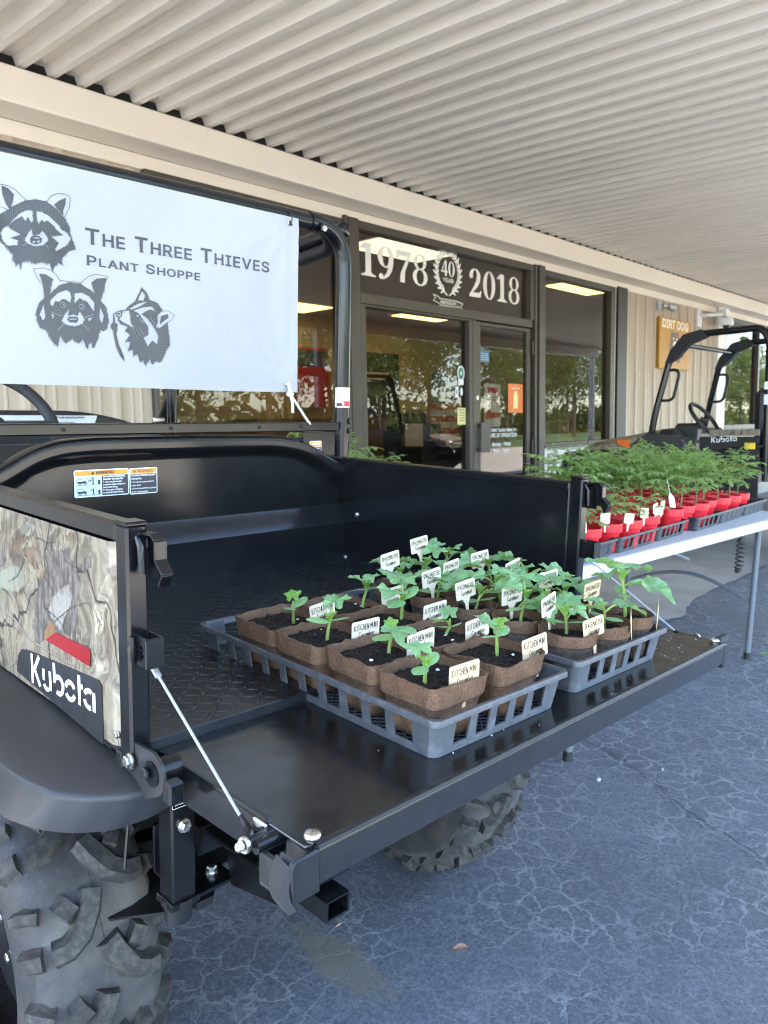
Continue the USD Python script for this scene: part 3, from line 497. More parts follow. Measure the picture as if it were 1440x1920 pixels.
# entrance: transom, sidelight and door
w = group_part('transom_window', shop)
bars(w, [(4.54, 2.12, 7.33, 2.19), (4.54, 1.485, 7.36, 1.575)], 'frame', D - .05, D + .06)
bars(w, [(7.325, 1.575, 7.40, 2.19)], 'frame', D - .05, D + .06)
pane_(w, 4.54, 1.575, 7.325, 2.12)
w = group_part('sidelight', shop)
bars(w, [(4.54, -.53, 4.61, 1.483), (4.61, 1.462, 6.21, 1.483), (4.61, -.53, 6.21, -.40), (6.155, -.40, 6.212, 1.462)], 'frame', D - .045, D + .06)
pane_(w, 4.61, -.40, 6.155, 1.462)
obj('door_mullion', MB().box((6.214, D - .05, -.53), (6.262, D + .07, 1.484), .004), 'bronze', shop)
door = group_part('entrance_door', shop)
bars(door, [(6.266, -.50, 6.375, 1.475), (7.285, -.50, 7.36, 1.475), (6.375, 1.437, 7.285, 1.475), (6.375, -.50, 7.285, -.32)], 'stile', D - .025, D + .03)
pane_(door, 6.375, -.32, 7.285, 1.437, D + .004)
h = MB().box((6.30, D - .085, .10), (6.47, D - .075, .42), .003).box((6.315, D - .078, .12), (6.335, D - .02, .15)).box((6.315, D - .078, .37), (6.335, D - .02, .40))
obj('pull_handle', h, 'bronze', door, label='flat brownish pull handle plate')
obj('lock_cylinder', MB().cyl((6.30, D - .024, .68), (6.30, D - .04, .68), .022, 16), 'zinc', door)
for z in (1.18, .05): obj('hinge', MB().cyl((7.375, D - .045, z), (7.375, D - .045, z + .16), .011, 10), 'bronze', door)
obj('entrance_post', MB().box((7.405, D - .06, -.53), (7.455, D + .08, 2.2), .004), 'bronze', shop); obj('entrance_post', MB().box((7.475, D - .075, -.53), (7.60, D + .08, 2.2), .004), 'bronze', shop)
obj('post_strip', MB().box((7.455, D - .03, -.53), (7.475, D + .06, 2.2)), 'bronze_dark', shop)
# second window
w = group_part('window', shop)
bars(w, [(7.602, .10, 7.65, 2.17), (7.65, 2.10, 9.34, 2.17), (7.60, .10, 9.36, .165), (9.30, .165, 9.42, 2.17)], 'frame', D - .05, D + .06)
obj('frame', MB().box((9.44, D - .035, .10), (9.46, D + .06, 2.17)), 'fascia_paint', w); obj('frame', MB().box((9.48, D - .06, .06), (9.755, D + .02, 2.19)), 'bronze_dark', w)
obj('sill', MB().box((7.602, D - .08, .103), (9.42, D - .052, .135), .004), 'bronze', w)
pane_(w, 7.65, .165, 9.30, 2.10)
# far right window
w = group_part('window', shop)
bars(w, [(13.5, .22, 13.60, 2.16), (13.60, 2.09, 17.2, 2.16), (13.60, .22, 17.2, .30), (15.3, .30, 15.38, 2.09), (17.1, .30, 17.2, 2.09)], 'frame', D - .05, D + .06)
pane_(w, 13.60, .30, 15.3, 2.09); pane_(w, 15.38, .30, 17.1, 2.09)
# interior of the shop
obj('room_floor', MB().box((-6.9, D + .1, -.56), (19.9, 11.8, -.50)), 'room_floor', shop)
obj('room_ceiling', MB().box((-6.9, D + .1, 2.30), (19.9, 11.8, 2.34)), 'room_ceiling', shop)
obj('room_back_wall', MB().box((-6.9, 9.2, -.5), (19.9, 9.3, 2.3)), 'room_wall', shop)
obj('partition', MB().box((2.3, D + .1, -.5), (2.38, 9.2, 2.3)), 'room_wall', shop)
obj('wainscot', MB().box((2.38, 9.15, -.5), (19.9, 9.2, .35)), 'wood_panel', shop)
lamps = [(5.42, 4.35, 6.60, 5.03, 'lamp_white'), (9.7, 7.6, 10.9, 8.2, 'lamp_warm'), (9.15, 4.32, 10.3, 4.85, 'lamp_warm'), (7.5, 8.2, 8.3, 8.9, 'lamp_warm')]
for i, (x0, y0, x1, y1, mt) in enumerate(lamps):
    t = thing('ceiling_light', ['long fluorescent ceiling light behind the transom numerals', 'lit yellowish ceiling light seen through the sidelight of the entrance', 'lit yellowish ceiling light in the window right of the door', 'lit ceiling light seen between banner and roll bar post'][i], 'ceiling light', (x0, y0, 2.30))
    obj('housing', MB().box((-.03, -.03, -.02), (x1 - x0 + .03, y1 - y0 + .03, -.001)), 'trim_white', t)
    obj('diffuser', MB().box((0, 0, -.034), (x1 - x0, y1 - y0, -.021)), mt, t)
def indoor(name, label, cat, boxes, loc, rz=0.0, group=None):
    t = thing(name, label, cat, loc, rz, group)
    for nm, lo, hi, mt in boxes: obj(nm, MB().box(lo, hi, .004), mt, t)
    return t
indoor('service_counter', 'long dark wood counter inside the shop behind the glass', 'counter', [('front_panel', (0, 0, 0), (3.2, .05, .98), 'wood_panel'), ('worktop', (-.05, -.08, .98), (3.25, .55, 1.02), 'desk_wood'), ('shelf', (.1, .06, .5), (3.1, .5, .53), 'desk_wood')], (5.9, 7.2, -.5))
indoor('wall_poster', 'dark red poster on the back wall of the shop', 'poster', [('sheet', (0, -.02, 0), (.75, 0, 1.0), 'paper_red'), ('header', (.04, -.026, .68), (.71, -.021, .95), 'dark_board')], (8.3, 9.14, .75))
indoor('wall_poster', 'large black display board on the back wall of the shop', 'poster', [('sheet', (0, -.03, 0), (1.5, 0, 1.3), 'dark_board'), ('text_line', (.15, -.036, .9), (1.2, -.031, .94), 'paper_white'), ('text_line', (.15, -.036, .8), (1.1, -.031, .83), 'paper_white')], (9.4, 9.14, .45))
fl = thing('hanging_flag', 'red and white striped flag hanging inside the shop', 'flag', (8.55, 6.4, -.1))
for k in range(9):
    x_ = np.linspace(0, .62, 12); P = np.array([[[x, .03 * math.sin(x * 17 + k * .3), .09 * k + z] for z in (.002, .088)] for x in x_]); obj('stripe', MB().grid(P, flip=True), 'flag_red' if k % 2 == 0 else 'flag_white', fl)
x_ = np.linspace(.0, .62, 12); obj('canton', MB().grid(np.array([[[x, .03 * math.sin(x * 17) - .004, z] for z in (.811, 1.25)] for x in x_]), flip=True), 'flag_blue', fl)
indoor('framed_notice', 'white notice in a black frame standing behind the sidelight', 'notice', [('frame', (0, 0, 0), (.46, .03, .55), 'dark_board'), ('sheet', (.06, -.006, .07), (.40, -.001, .42), 'paper_cream')], (6.60, 5.3, .0))
indoor('waiting_chair', 'dark blue armchair inside behind the sidelight', 'chair', [('seat', (0, 0, .25), (.95, .6, .45), 'chair_blue'), ('backrest', (0, .45, .45), (.95, .6, .92), 'chair_blue'), ('armrest', (0, 0, .45), (.1, .44, .65), 'chair_blue'), ('armrest', (.85, 0, .45), (.95, .44, .65), 'chair_blue'), ('base', (.05, .05, 0), (.9, .55, .25), 'dark_board')], (6.6, 5.0, -.5))
indoor('wooden_desk', 'brown wooden desk inside behind the entrance door', 'desk', [('desktop', (0, 0, .7), (1.3, .6, .74), 'desk_wood'), ('side_panel', (0, .02, 0), (.04, .58, .7), 'desk_wood'), ('side_panel', (1.26, .02, 0), (1.3, .58, .7), 'desk_wood'), ('modesty_panel', (.04, .04, .15), (1.26, .07, .7), 'desk_wood')], (8.6, 5.5, -.5))
indoor('cardboard_box', 'pale cardboard box on the floor inside the right window', 'box', [('carton', (0, 0, 0), (.45, .4, .9), 'paper_white'), ('flap', (-.02, -.02, .9), (.47, .42, .915), 'paper_cream')], (9.6, 4.9, -.5))
indoor('storage_cabinet', 'low reddish cabinet inside the right window', 'cabinet', [('carcass', (0, 0, 0), (1.2, .5, .78), 'desk_wood'), ('door', (.03, -.02, .06), (.58, -.001, .74), 'wood_panel'), ('door', (.62, -.02, .06), (1.17, -.001, .74), 'wood_panel')], (10.3, 4.6, -.5))

# ---------------------------------------------------------------- fascia beam under the canopy
bm = thing('fascia_beam', 'long cream box beam running along the shop under the canopy roof', 'beam', (0, 0, 0))
obj('beam_face', MB().add(*(lambda P: (P.reshape(-1, 3), np.array([[i * 2, i * 2 + 1, i * 2 + 3] for i in range(7)] + [[i * 2, i * 2 + 3, i * 2 + 2] for i in range(7)])))(np.array([[[x, y, z] for x in (-7, 20)] for y, z in ((3.90, 2.475), (3.74, 2.475), (3.722, 2.465), (3.718, 2.450), (3.718, 2.285), (3.724, 2.268), (3.735, 2.262), (3.965, 2.262))]))), 'fascia_paint', bm, smooth=40)
obj('beam_trim', MB().box((-7, D - .035, 2.165), (20, D + .018, 2.2615), .004), 'fascia_paint', bm)
obj('foam_closure', MB().box((-7, 3.76, 2.476), (20, 3.99, 2.56)), 'foam_dark', bm)
for x in np.arange(1.0, 15, 1.83): obj('beam_screw', MB().hexbolt((x, 3.718, 2.44), (0, -1, 0), .006, .006), 'trim_white', bm)

# ---------------------------------------------------------------- canopy roof of ribbed sheets
can = thing('canopy_roof', 'ribbed cream metal canopy roof over the shop front', 'canopy', (0, 0, 0))
PITCH, Y0c, Y1c = .1825, -1.22, 3.78
def roof_z(y): return 2.482 + .0292 * (y - 3.72)
xk = 1.395 - 3 * .9125 - PITCH
scr = MB(); n_ = 0
while xk < 19:
    prof = []
    for j in range(5):
        x = xk + j * PITCH
        prof += [(x - .0225, 0), (x + .0225, 0), (x + .040, .050), (x + .1425, .050)]
    prof.append((xk + 5 * PITCH - .0225, 0))
    prof = [(a + .0004 if i == 0 else a, b) for i, (a, b) in enumerate(prof)]
    ysub = [Y0c, -.2, 1.2, 2.5, Y1c]
    P = np.array([[[px, y, roof_z(y) + pz] for y in ysub] for px, pz in prof])
    T = P.copy(); T[..., 2] += .004
    obj('roof_sheet', MB().grid(P, flip=True).grid(T), 'canopy_paint', can)
    for yy in (.60, 2.30):
        for j in range(5):
            if rng.random() < .28: scr.hexbolt((xk + j * PITCH + .09, yy, roof_z(yy) + .050), (0, 0, -1), .010, .012)
    for j in range(5):
        if rng.random() < .5: scr.hexbolt((xk + j * PITCH + .10, 3.66, roof_z(3.66) + .050), (0, 0, -1), .0085, .009)
    xk += 5 * PITCH
obj('roof_screws', scr, 'trim_white', can, kind='stuff')
obj('edge_beam', MB().box((-1.55, Y0c - .14, 2.10), (19.2, Y0c - .002, 2.42), .01), 'fascia_paint', can)
for x in (-1.4, 9.0, 19.0): obj('canopy_post', MB().box((x - .07, Y0c - .135, -1.05), (x + .07, Y0c - .01, 2.10), .008), 'trim_white', can)

# ---------------------------------------------------------------- things fixed to the wall and glass
def disc(x, z, rx, rz, n=28): return affinity.scale(Point_(x, z), rx, rz)
def Point_(x, z): return shapely.geometry.Point(x, z).buffer(1.0, 10)
EX, EZ = (1, 0, 0), (0, 0, 1)
def serif_digit(ch):
    """High-contrast numeral one unit tall, returned with its width."""
    ring = lambda cx, cy, rx, ry, ix, iy: affinity.scale(Point_(cx, cy), rx, ry).difference(affinity.scale(Point_(cx, cy), ix, iy))
    if ch == '1': return unary_union([sbox(.20, .05, .40, 1), sbox(.04, 0, .56, .055), Polygon([(.2, 1), (.40, 1), (.2, .82), (.02, .80), (.02, .84)]), Polygon([(.12, .055), (.2, .13), (.2, .055)]), Polygon([(.48, .055), (.4, .13), (.4, .055)])]), .6
    if ch == '0': return ring(.32, .5, .31, .51, .125, .465), .66
    if ch == '9' or ch == '6':
        g = unary_union([ring(.30, .68, .29, .33, .115, .285), Polygon([(.59, .68), (.585, .5), (.53, .28), (.40, .09), (.22, -.01), (.07, -.01), (.07, .03), (.22, .06), (.33, .2), (.40, .42), (.415, .7)]), affinity.scale(Point_(.13, .07), .085, .085)])
        return g, .64
    if ch == '8': return unary_union([ring(.31, .75, .255, .26, .12, .215), ring(.31, .27, .30, .285, .145, .235)]), .64
    if ch == '7': return Polygon([(.03, 1), (.60, 1), (.60, .93), (.36, .35), (.34, 0), (.16, 0), (.18, .28), (.45, .82), (.18, .83), (.10, .78), (.06, .70), (.02, .70)]), .62
    if ch == '4': return unary_union([sbox(.36, .0, .54, 1), sbox(.02, .22, .64, .335), Polygon([(.36, 1), (.47, 1), (.14, .33), (.03, .27)]).buffer(0)]), .66
    return unary_union([Polygon([(.04, 0), (.58, 0), (.62, .26), (.575, .26), (.53, .17), (.2, .16), (.44, .38), (.56, .58), (.57, .74), (.38, .74), (.37, .6), (.28, .42), (.04, .07)]), ring(.31, .72, .27, .28, .10, .235).intersection(sbox(0, .70, .7, 1.1)), affinity.scale(Point_(.13, .73), .09, .09)]), .66
def numerals(text, x0, x1, z, h):
    gl, x = [], 0
    for ch in text:
        g, w_ = serif_digit(ch); gl.append(affinity.translate(g, x, 0)); x += w_ + .03
    x -= .03; k = (x1 - x0) / x
    return [affinity.translate(affinity.scale(g, k, h, origin=(0, 0)), x0, z) for g in gl]
YG = D + .010
tr = thing('anniversary_lettering', 'cream anniversary lettering with wreath on the transom glass above the door', 'window lettering', (0, YG, 0))
def decal(shape, mt, parent, name, y=0.0): return obj(name, MB().poly(shape, (0, y, 0), EX, EZ), mt, parent)
for g in numerals('1978', 4.60, 5.56, 1.745, .29) + numerals('2018', 6.22, 7.19, 1.73, .29): decal(g, 'decal_cream', tr, 'numeral')
wr = []
for s in (-1, 1):
    for k in range(11):
        a = math.radians(-70 + 14.5 * k); cx, cz = 5.875 + s * .19 * math.cos(a), 1.925 + .20 * math.sin(a)
        for q in (-1, 1, 0):
            ang = math.degrees(a) + 90 - q * 42
            lf = affinity.rotate(affinity.scale(Point_(0, 0), .036, .011), ang, origin=(0, 0)); lf = affinity.translate(lf, .030 * math.cos(math.radians(ang)), .030 * math.sin(math.radians(ang)))
            wr.append(affinity.translate(affinity.scale(lf, s, 1, origin=(0, 0)), cx, cz))
    wr.append(LineString([(5.875 + s * .02, 1.70), (5.875 + s * .08, 1.735), (5.875 + s * .14, 1.78)]).buffer(.008))
decal(unary_union(wr), 'decal_cream', tr, 'wreath')
g40 = numerals('40', 5.76, 5.99, 1.885, .15)
for g in g40: decal(g, 'decal_cream', tr, 'numeral')
decal(fit_text('YEAR', 5.785, 1.825, 5.965, .04, 2), 'decal_cream', tr, 'year_text')
rib_ = unary_union([sbox(5.73, 1.588, 6.02, 1.658), Polygon([(5.73, 1.60), (5.63, 1.625), (5.66, 1.655), (5.62, 1.69), (5.73, 1.672)]), Polygon([(6.02, 1.60), (6.12, 1.575), (6.09, 1.61), (6.13, 1.64), (6.02, 1.655)])])
decal(rib_.difference(rib_.buffer(-.008)).union(fit_text('ANNIVERSARY', 5.745, 1.606, 6.005, .034, 2)), 'decal_cream', tr, 'ribbon')
hrs = thing('opening_hours_lettering', 'white opening hours lettering on the glass of the entrance door', 'window lettering', (0, D - .001, 0))
for (s, a, b, z, hh) in (('ne & Watt Tractor Sales Inc.', 6.50, 7.12, .318, .034), ('HOURS OF OPERATION', 6.50, 7.11, .255, .042), ('Monday - Friday', 6.62, 6.99, .158, .040), ('8am - 5pm', 6.64, 6.95, .085, .042)):
    decal(fit_text(s, a, z, b, hh, 3), 'decal_white', hrs, 'text_line')
def sticker(name, label, x0, z0, x1, z1, mt, inner=(), y=YG - .001, cat='sticker', r=0.0, shape=None):
    t = thing(name, label, cat, (0, y, 0))
    obj('sheet', MB().poly(shape if shape is not None else rrect(x0, z0, x1, z1, r), (0, 0, 0), EX, EZ), mt, t)
    for i, (sh, m2) in enumerate(inner): obj('print', MB().poly(sh, (0, -.0012 - .0004 * i, 0), EX, EZ), m2, t)
    return t
gs = unary_union([affinity.scale(Point_(6.075, .93), .055, .075), sbox(6.035, .815, 6.115, .86)])
sticker('window_sticker', 'green and white shield sticker on the sidelight glass', 0, 0, 0, 0, 'decal_white', [(affinity.scale(Point_(6.075, .93), .042, .06), 'decal_green'), (affinity.scale(Point_(6.075, .93), .016, .022), 'decal_white')], shape=gs.buffer(.006))
sticker('window_sticker', 'small square white sticker under the green shield sticker', 5.975, .69, 6.028, .79, 'decal_white', [(sbox(5.992, .72, 6.010, .765), 'decal_blue')], r=.004)
sticker('window_sticker', 'small round white sticker beside the square white one', 0, 0, 0, 0, 'decal_white', [(affinity.scale(Point_(6.082, .745), .010, .016), 'decal_cream')], shape=affinity.scale(Point_(6.082, .742), .024, .042))
lines = [(sbox(6.03, .545 - .026 * k, 6.125, .551 - .026 * k), 'pen_ink') for k in range(1, 5)]
sticker('window_notice', 'pale yellow notice sheet taped to the sidelight glass', 6.012, .40, 6.15, .575, 'paper_yellow', [(fit_text('NOTICE', 6.04, .545, 6.12, .018, 2), 'pen_ink')] + [(a, 'pen_brown') for a, _ in lines])
sticker('window_sticker', 'blue rectangular sticker at the top left of the door glass', 6.385, 1.06, 6.57, 1.185, 'decal_blue', [(sbox(6.41, 1.15 - .022 * k, 6.55, 1.155 - .022 * k), 'decal_white') for k in range(4)], y=D - .001)
sticker('door_poster', 'orange poster with a pale arch on the entrance door', 6.935, .525, 7.235, .845, 'paper_orange', [(affinity.scale(Point_(7.085, .67), .045, .10), 'paper_yellow'), (sbox(7.04, .57, 7.13, .67), 'paper_yellow'), (sbox(7.0, .79, 7.17, .805), 'paper_cream')], y=D - .001, cat='poster')
sticker('door_poster', 'white and red printed poster behind the entrance door glass', 6.55, .37, 6.86, .84, 'paper_white', [(Polygon([(6.60, .80), (6.82, .80), (6.79, .74), (6.63, .74)]), 'paper_red'), (sbox(6.57, .47, 6.85, .53), 'paper_red'), (sbox(6.60, .69, 6.82, .70), 'paper_red'), (sbox(6.60, .66, 6.80, .67), 'paper_red'), (Polygon([(6.57, .46), (6.70, .46), (6.66, .56), (6.60, .55)]), 'paper_red')], y=D + .05, cat='poster')
# sign on the siding
sg = thing('wall_sign', 'square yellow metal DIRT DOG sign with a brown dog on the tan siding', 'sign', (10.78, D - .075, 1.17))
obj('sign_panel', MB().box((0, 0, 0), (1.15, .035, .74), .004), 'sign_yellow', sg)
obj('return_edge', MB().box((.01, .036, .01), (1.14, .06, .73)), 'sign_edge', sg)
obj('sign_text', MB().poly(fit_text('DIRT DOG', .08, .60, 1.05, .115, 5), (0, -.002, 0), EX, EZ), 'sign_cream', sg)
dog = unary_union([affinity.scale(Point_(.55, .42), .17, .13), affinity.scale(Point_(.55, .30), .20, .17), Polygon([(.40, .50), (.42, .575), (.49, .53)]), Polygon([(.70, .50), (.68, .575), (.61, .53)]), sbox(.36, .10, .48, .28), sbox(.62, .10, .74, .28), Polygon([(.74, .2), (.86, .16), (.90, .26), (.85, .27), (.83, .21), (.74, .26)])])
obj('dog_emblem', MB().poly(dog, (0, -.002, 0), EX, EZ), 'sign_brown', sg)
obj('dog_muzzle', MB().poly(unary_union([affinity.scale(Point_(.55, .37), .075, .045), affinity.scale(Point_(.49, .45), .018, .018), affinity.scale(Point_(.61, .45), .018, .018)]), (0, -.003, 0), EX, EZ), 'sign_cream', sg)
# camera, floodlight
cm = thing('security_camera', 'white dome security camera on an arm near the wall column', 'camera', (12.9, D - .02, 2.0))
obj('wall_plate', MB().box((-.62, -.03, -.12), (-.44, .0, .16), .01), 'cam_white', cm); obj('arm', MB().tube(bend([(-.53, -.03, .06), (-.53, -.14, .06), (-.08, -.20, .10), (.02, -.22, .10)], .05), .025, 10), 'cam_white', cm)
obj('arm_box', MB().box((-.06, -.27, .07), (.10, -.16, .19), .01), 'cam_white', cm); obj('hood', MB().lathe([(0.001, .09), (.115, .088), (.135, .06), (.145, 0), (.135, -.04), (.001, -.04)], (.02, -.22, -.03), n=24), 'cam_white', cm, smooth=40)
obj('dome', MB().lathe([(.06, 0), (.055, -.03), (.035, -.05), (.001, -.058)], (.02, -.25, -.065), n=18), 'black_print', cm, smooth=True)
fl_ = thing('floodlight', 'small grey floodlight on the siding above the yellow sign', 'light', (10.84, D - .02, 2.07))
obj('junction_box', MB().box((-.11, -.05, -.07), (.03, 0, .07), .008), 'galvanised', fl_); obj('knuckle', MB().cyl((.02, -.06, 0), (.13, -.09, 0), .02, 10), 'galvanised', fl_); obj('lamp_head', MB().tube([(.11, -.10, .0), (.14, -.10, 0), (.24, -.12, -.02)], [.03, .05, .06], 14), 'galvanised', fl_)
# ---------------------------------------------------------------- the utility vehicle in front (all in its own frame)
W, L, H = 1.0555, .7726, .2875
utv = thing('utility_vehicle', 'black and camo utility vehicle with its cargo bed and tailgate open', 'utility vehicle', matrix=veh_matrix())
U = utv
# bed floor with raised tread pattern
obj('bed_floor', MB().box((0, -.028, -.03), (W, L, 0.0), .001), 'floor_black', U)
tr_ = MB()
def tread(x, y, a):
    ca, sa = math.cos(a), math.sin(a); l_, w_, h_ = .0125, .0042, .0014
    loc = [(-l_, 0, 0), (-l_ * .45, w_ * .85, 0), (l_ * .45, w_ * .85, 0), (l_, 0, 0), (l_ * .45, -w_ * .85, 0), (-l_ * .45, -w_ * .85, 0), (-l_ * .5, 0, h_), (l_ * .5, 0, h_)]
    v = np.array([(x + ca * p - sa * q, y + sa * p + ca * q, .0002 + r) for p, q, r in loc])
    tr_.add(v, np.array([[0, 6, 1], [1, 6, 7], [1, 7, 2], [2, 7, 3], [3, 7, 4], [4, 7, 6], [4, 6, 5], [5, 6, 0]])[:, [0, 2, 1]])
st = .0215
for i in range(int(W / st) - 1):
    for j in range(int(L / st) - 1):
        tread(.02 + i * st, -.008 + j * st, (math.pi / 4 if (i + j) % 2 == 0 else -math.pi / 4) + .1)
obj('tread_pattern', tr_, 'floor_black', U, smooth=50, kind='stuff')
# stamped headboard: arched outline, rolled rim, step low down
def arch(x):
    xs2 = np.array([-.02, .005, .05, .10, .16, .22, .30, .55, .80, .86, .92, .975, 1.02, 1.05, 1.08]); zs2 = np.array([.255, .268, .281, .303, .338, .355, .360, .360, .357, .351, .337, .312, .286, .272, .262])
    return np.interp(x, xs2, zs2)
gx = np.linspace(.0, W, 130); top = np.array([arch(x) for x in gx]); ker = np.hanning(13); ker /= ker.sum()
top = np.convolve(np.pad(top, 6, mode='edge'), ker, 'valid')
slope = np.gradient(top, gx)
def hb_y(z, t, c_):
    d = (t - z) * c_                                            # distance inside the arched rim
    y = np.where(d < .012, .014 - .024 * np.sqrt(np.clip(1 - ((.012 - d) / .012) ** 2, 0, 1)), np.where(d < .040, -.010 + .0 * d, 0))
    dd = np.clip((d - .028) / .030, 0, 1); y = np.where(d >= .012, -.010 + .026 * (dd * dd * (3 - 2 * dd)), y)
    low = np.clip((.147 - z) / .052, 0, 1); low = .9 * low + .1 * low * low * (3 - 2 * low)
    return L + y - .030 * low
rows = np.concatenate([np.linspace(0, .085, 4), np.array([.0925, .094, .0952, .097, .105, .115, .125, .135, .143, .1455, .147, .1485, .152]), np.linspace(.16, .24, 6)])
P = np.zeros((len(gx), len(rows) + 30, 3))
for i, (x, t) in enumerate(zip(gx, top)):
    c_ = 1 / math.sqrt(1 + slope[i] ** 2)
    zz = np.concatenate([rows, np.linspace(.245, t - .062 if t - .062 > .25 else .2475, 5)[:5], np.linspace(max(t - .060, .248), t, 25)])
    zz = np.maximum.accumulate(zz); P[i] = np.stack([np.full_like(zz, x), hb_y(zz, t, c_), zz], 1)
back = P[:, -1:].copy(); back2 = back.copy(); back2[..., 1] = L + .03
obj('headboard', MB().grid(np.concatenate([P, back, back2], 1)), 'bed_black', U, smooth=50)
obj('headboard_backing', MB().box((0, L + .018, -.02), (W, L + .024, .25)), 'satin_black', U)
# mounting rail with holes above the headboard
rail = MB().box((-.05, L - .004, .3655), (1.04, L + .022, .3915), .003)
obj('upper_rail', rail, 'gloss_black', U)
for x in (.231, .494, .755, .899): obj('rail_hole', MB().cyl((x, L - .0045, .3785), (x, L - .006, .3785), .0048, 14), 'foam_dark', U)
obj('rail_bracket', MB().box((.93, L + .026, .28), (1.05, L + .032, .363), .002), 'bed_black', U)
# warning labels
def label_base(parent, name, x0, z0, x1, z1, y, mt, r=.004): return obj(name, MB().poly(rrect(x0, z0, x1, z1, r), (0, y, 0), EX, EZ), mt, parent)
lb = group_part('warning_label', U); yl = L + .0135
label_base(lb, 'sheet', .258, .223, .3895, .2855, yl, 'label_white')
obj('header', MB().poly(rrect(.2605, .272, .3875, .2835, .002), (0, yl - .0004, 0), EX, EZ), 'label_orange', lb)
obj('panel', MB().poly(sbox(.323, .2250, .3875, .2712), (0, yl - .0004, 0), EX, EZ), 'label_black', lb); obj('picture', MB().poly(sbox(.2605, .2250, .322, .2712), (0, yl - .0004, 0), EX, EZ), 'label_blue', lb)
pt = [fit_text('WARNING', .308, .2748, .353, .0070, 4), Polygon([(.297, .2745), (.3065, .2745), (.3018, .2822)])]
obj('heading_text', MB().poly(unary_union(pt), (0, yl - .0008, 0), EX, EZ), 'black_print', lb)
tx = [fit_text(s, .3255, .2665 - .0062 * k, .3255 + w_, .0034, 4 if k < 2 else 2) for k, (s, w_) in enumerate((('TO AVOID PERSONAL', .056), ('INJURY OR DEATH:', .050), ('1. Do not place gas', .046), ('container inside cargo box', .055), ('bed when filling.', .036), ('2. Place gas container', .048), ('on ground when filling.', .050)))]
obj('body_text', MB().poly(unary_union(tx), (0, yl - .0008, 0), EX, EZ), 'label_white', lb)
def pictogram(z0, cross):
    g = [LineString([(.263, z0 + .001), (.320, z0 + .001)]).buffer(.0004), LineString([(.2635, z0 + .013), (.268, z0 + .016), (.276, z0 + .016), (.279, z0 + .011), (.285, z0 + .010), (.286, z0 + .006), (.265, z0 + .006), (.2635, z0 + .013)]).buffer(.0005),
         Polygon([(.266, z0 + .006), (.284, z0 + .006), (.286, z0 + .010), (.266, z0 + .010)]), shapely.geometry.Point(.2705, z0 + .0045).buffer(.0030).difference(shapely.geometry.Point(.2705, z0 + .0045).buffer(.0016)), shapely.geometry.Point(.2835, z0 + .004).buffer(.0025).difference(shapely.geometry.Point(.2835, z0 + .004).buffer(.0012)),
         shapely.geometry.Point(.3015, z0 + (.0185 if cross else .0150)).buffer(.0017), sbox(.3005, z0 + (.0085 if cross else .006), .3035, z0 + (.0165 if cross else .013)), LineString([(.302, z0 + .009), (.3005, z0 + .001)]).buffer(.0008), LineString([(.302, z0 + .009), (.3040, z0 + .001)]).buffer(.0008), LineString([(.302, z0 + .013), (.294, z0 + .011)]).buffer(.0007),
         rrect(.3135, z0 + .002, .319, z0 + .012, .001), LineString([(.3135, z0 + .011), (.310, z0 + .013), (.309, z0 + .008)]).buffer(.0004)]
    if cross: g += [LineString([(.2865, z0 + .005), (.2995, z0 + .0175)]).buffer(.0006), LineString([(.2865, z0 + .0175), (.2995, z0 + .005)]).buffer(.0006)]
    return unary_union(g)
obj('pictogram', MB().poly(pictogram(.2495, True), (0, yl - .0009, 0), EX, EZ), 'black_print', lb); obj('pictogram', MB().poly(pictogram(.2265, False), (0, yl - .0009, 0), EX, EZ), 'black_print', lb)
lb = group_part('warning_label', U)
label_base(lb, 'sheet', .3915, .222, .4635, .2845, yl, 'label_white'); obj('header', MB().poly(rrect(.3935, .271, .4618, .2825, .002), (0, yl - .0004, 0), EX, EZ), 'label_orange', lb); obj('panel', MB().poly(sbox(.3935, .2240, .4618, .2702), (0, yl - .0004, 0), EX, EZ), 'label_black', lb)
obj('heading_text', MB().poly(unary_union([fit_text('WARNING', .411, .2738, .452, .0068, 2), Polygon([(.400, .2738), (.409, .2738), (.4045, .2812)])]), (0, yl - .0008, 0), EX, EZ), 'sign_brown', lb)
tx = [fit_text(s, .396, .2650 - .0078 * k, .396 + w_, .0034, 3 if k < 2 else 1) for k, (s, w_) in enumerate((('TO AVOID PERSONAL INJURY', .062), ('OR DEATH:', .026), ('1. Do not carry passengers in', .058), ('cargo bed.', .024), ('2. Do not travel with the cargo bed', .064), ('in the raised position.', .044)))]
obj('body_text', MB().poly(unary_union(tx), (0, yl - .0008, 0), EX, EZ), 'label_white', lb)
lb = group_part('warning_label', U); yl = L + .025
label_base(lb, 'sheet', .952, .300, .996, .336, yl, 'label_white', .002); obj('header', MB().poly(sbox(.9535, .320, .9945, .3345), (0, yl - .0004, 0), EX, EZ), 'label_orange', lb); obj('panel', MB().poly(sbox(.9535, .3015, .9945, .3190), (0, yl - .0004, 0), EX, EZ), 'label_black', lb)
obj('body_text', MB().poly(unary_union([fit_text('WARNING', .960, .3255, .990, .005, 3)] + [sbox(.957, .314 - .0055 * k, .988, .3157 - .0055 * k) for k in range(3)]), (0, yl - .0008, 0), EX, EZ), 'white_print', lb)
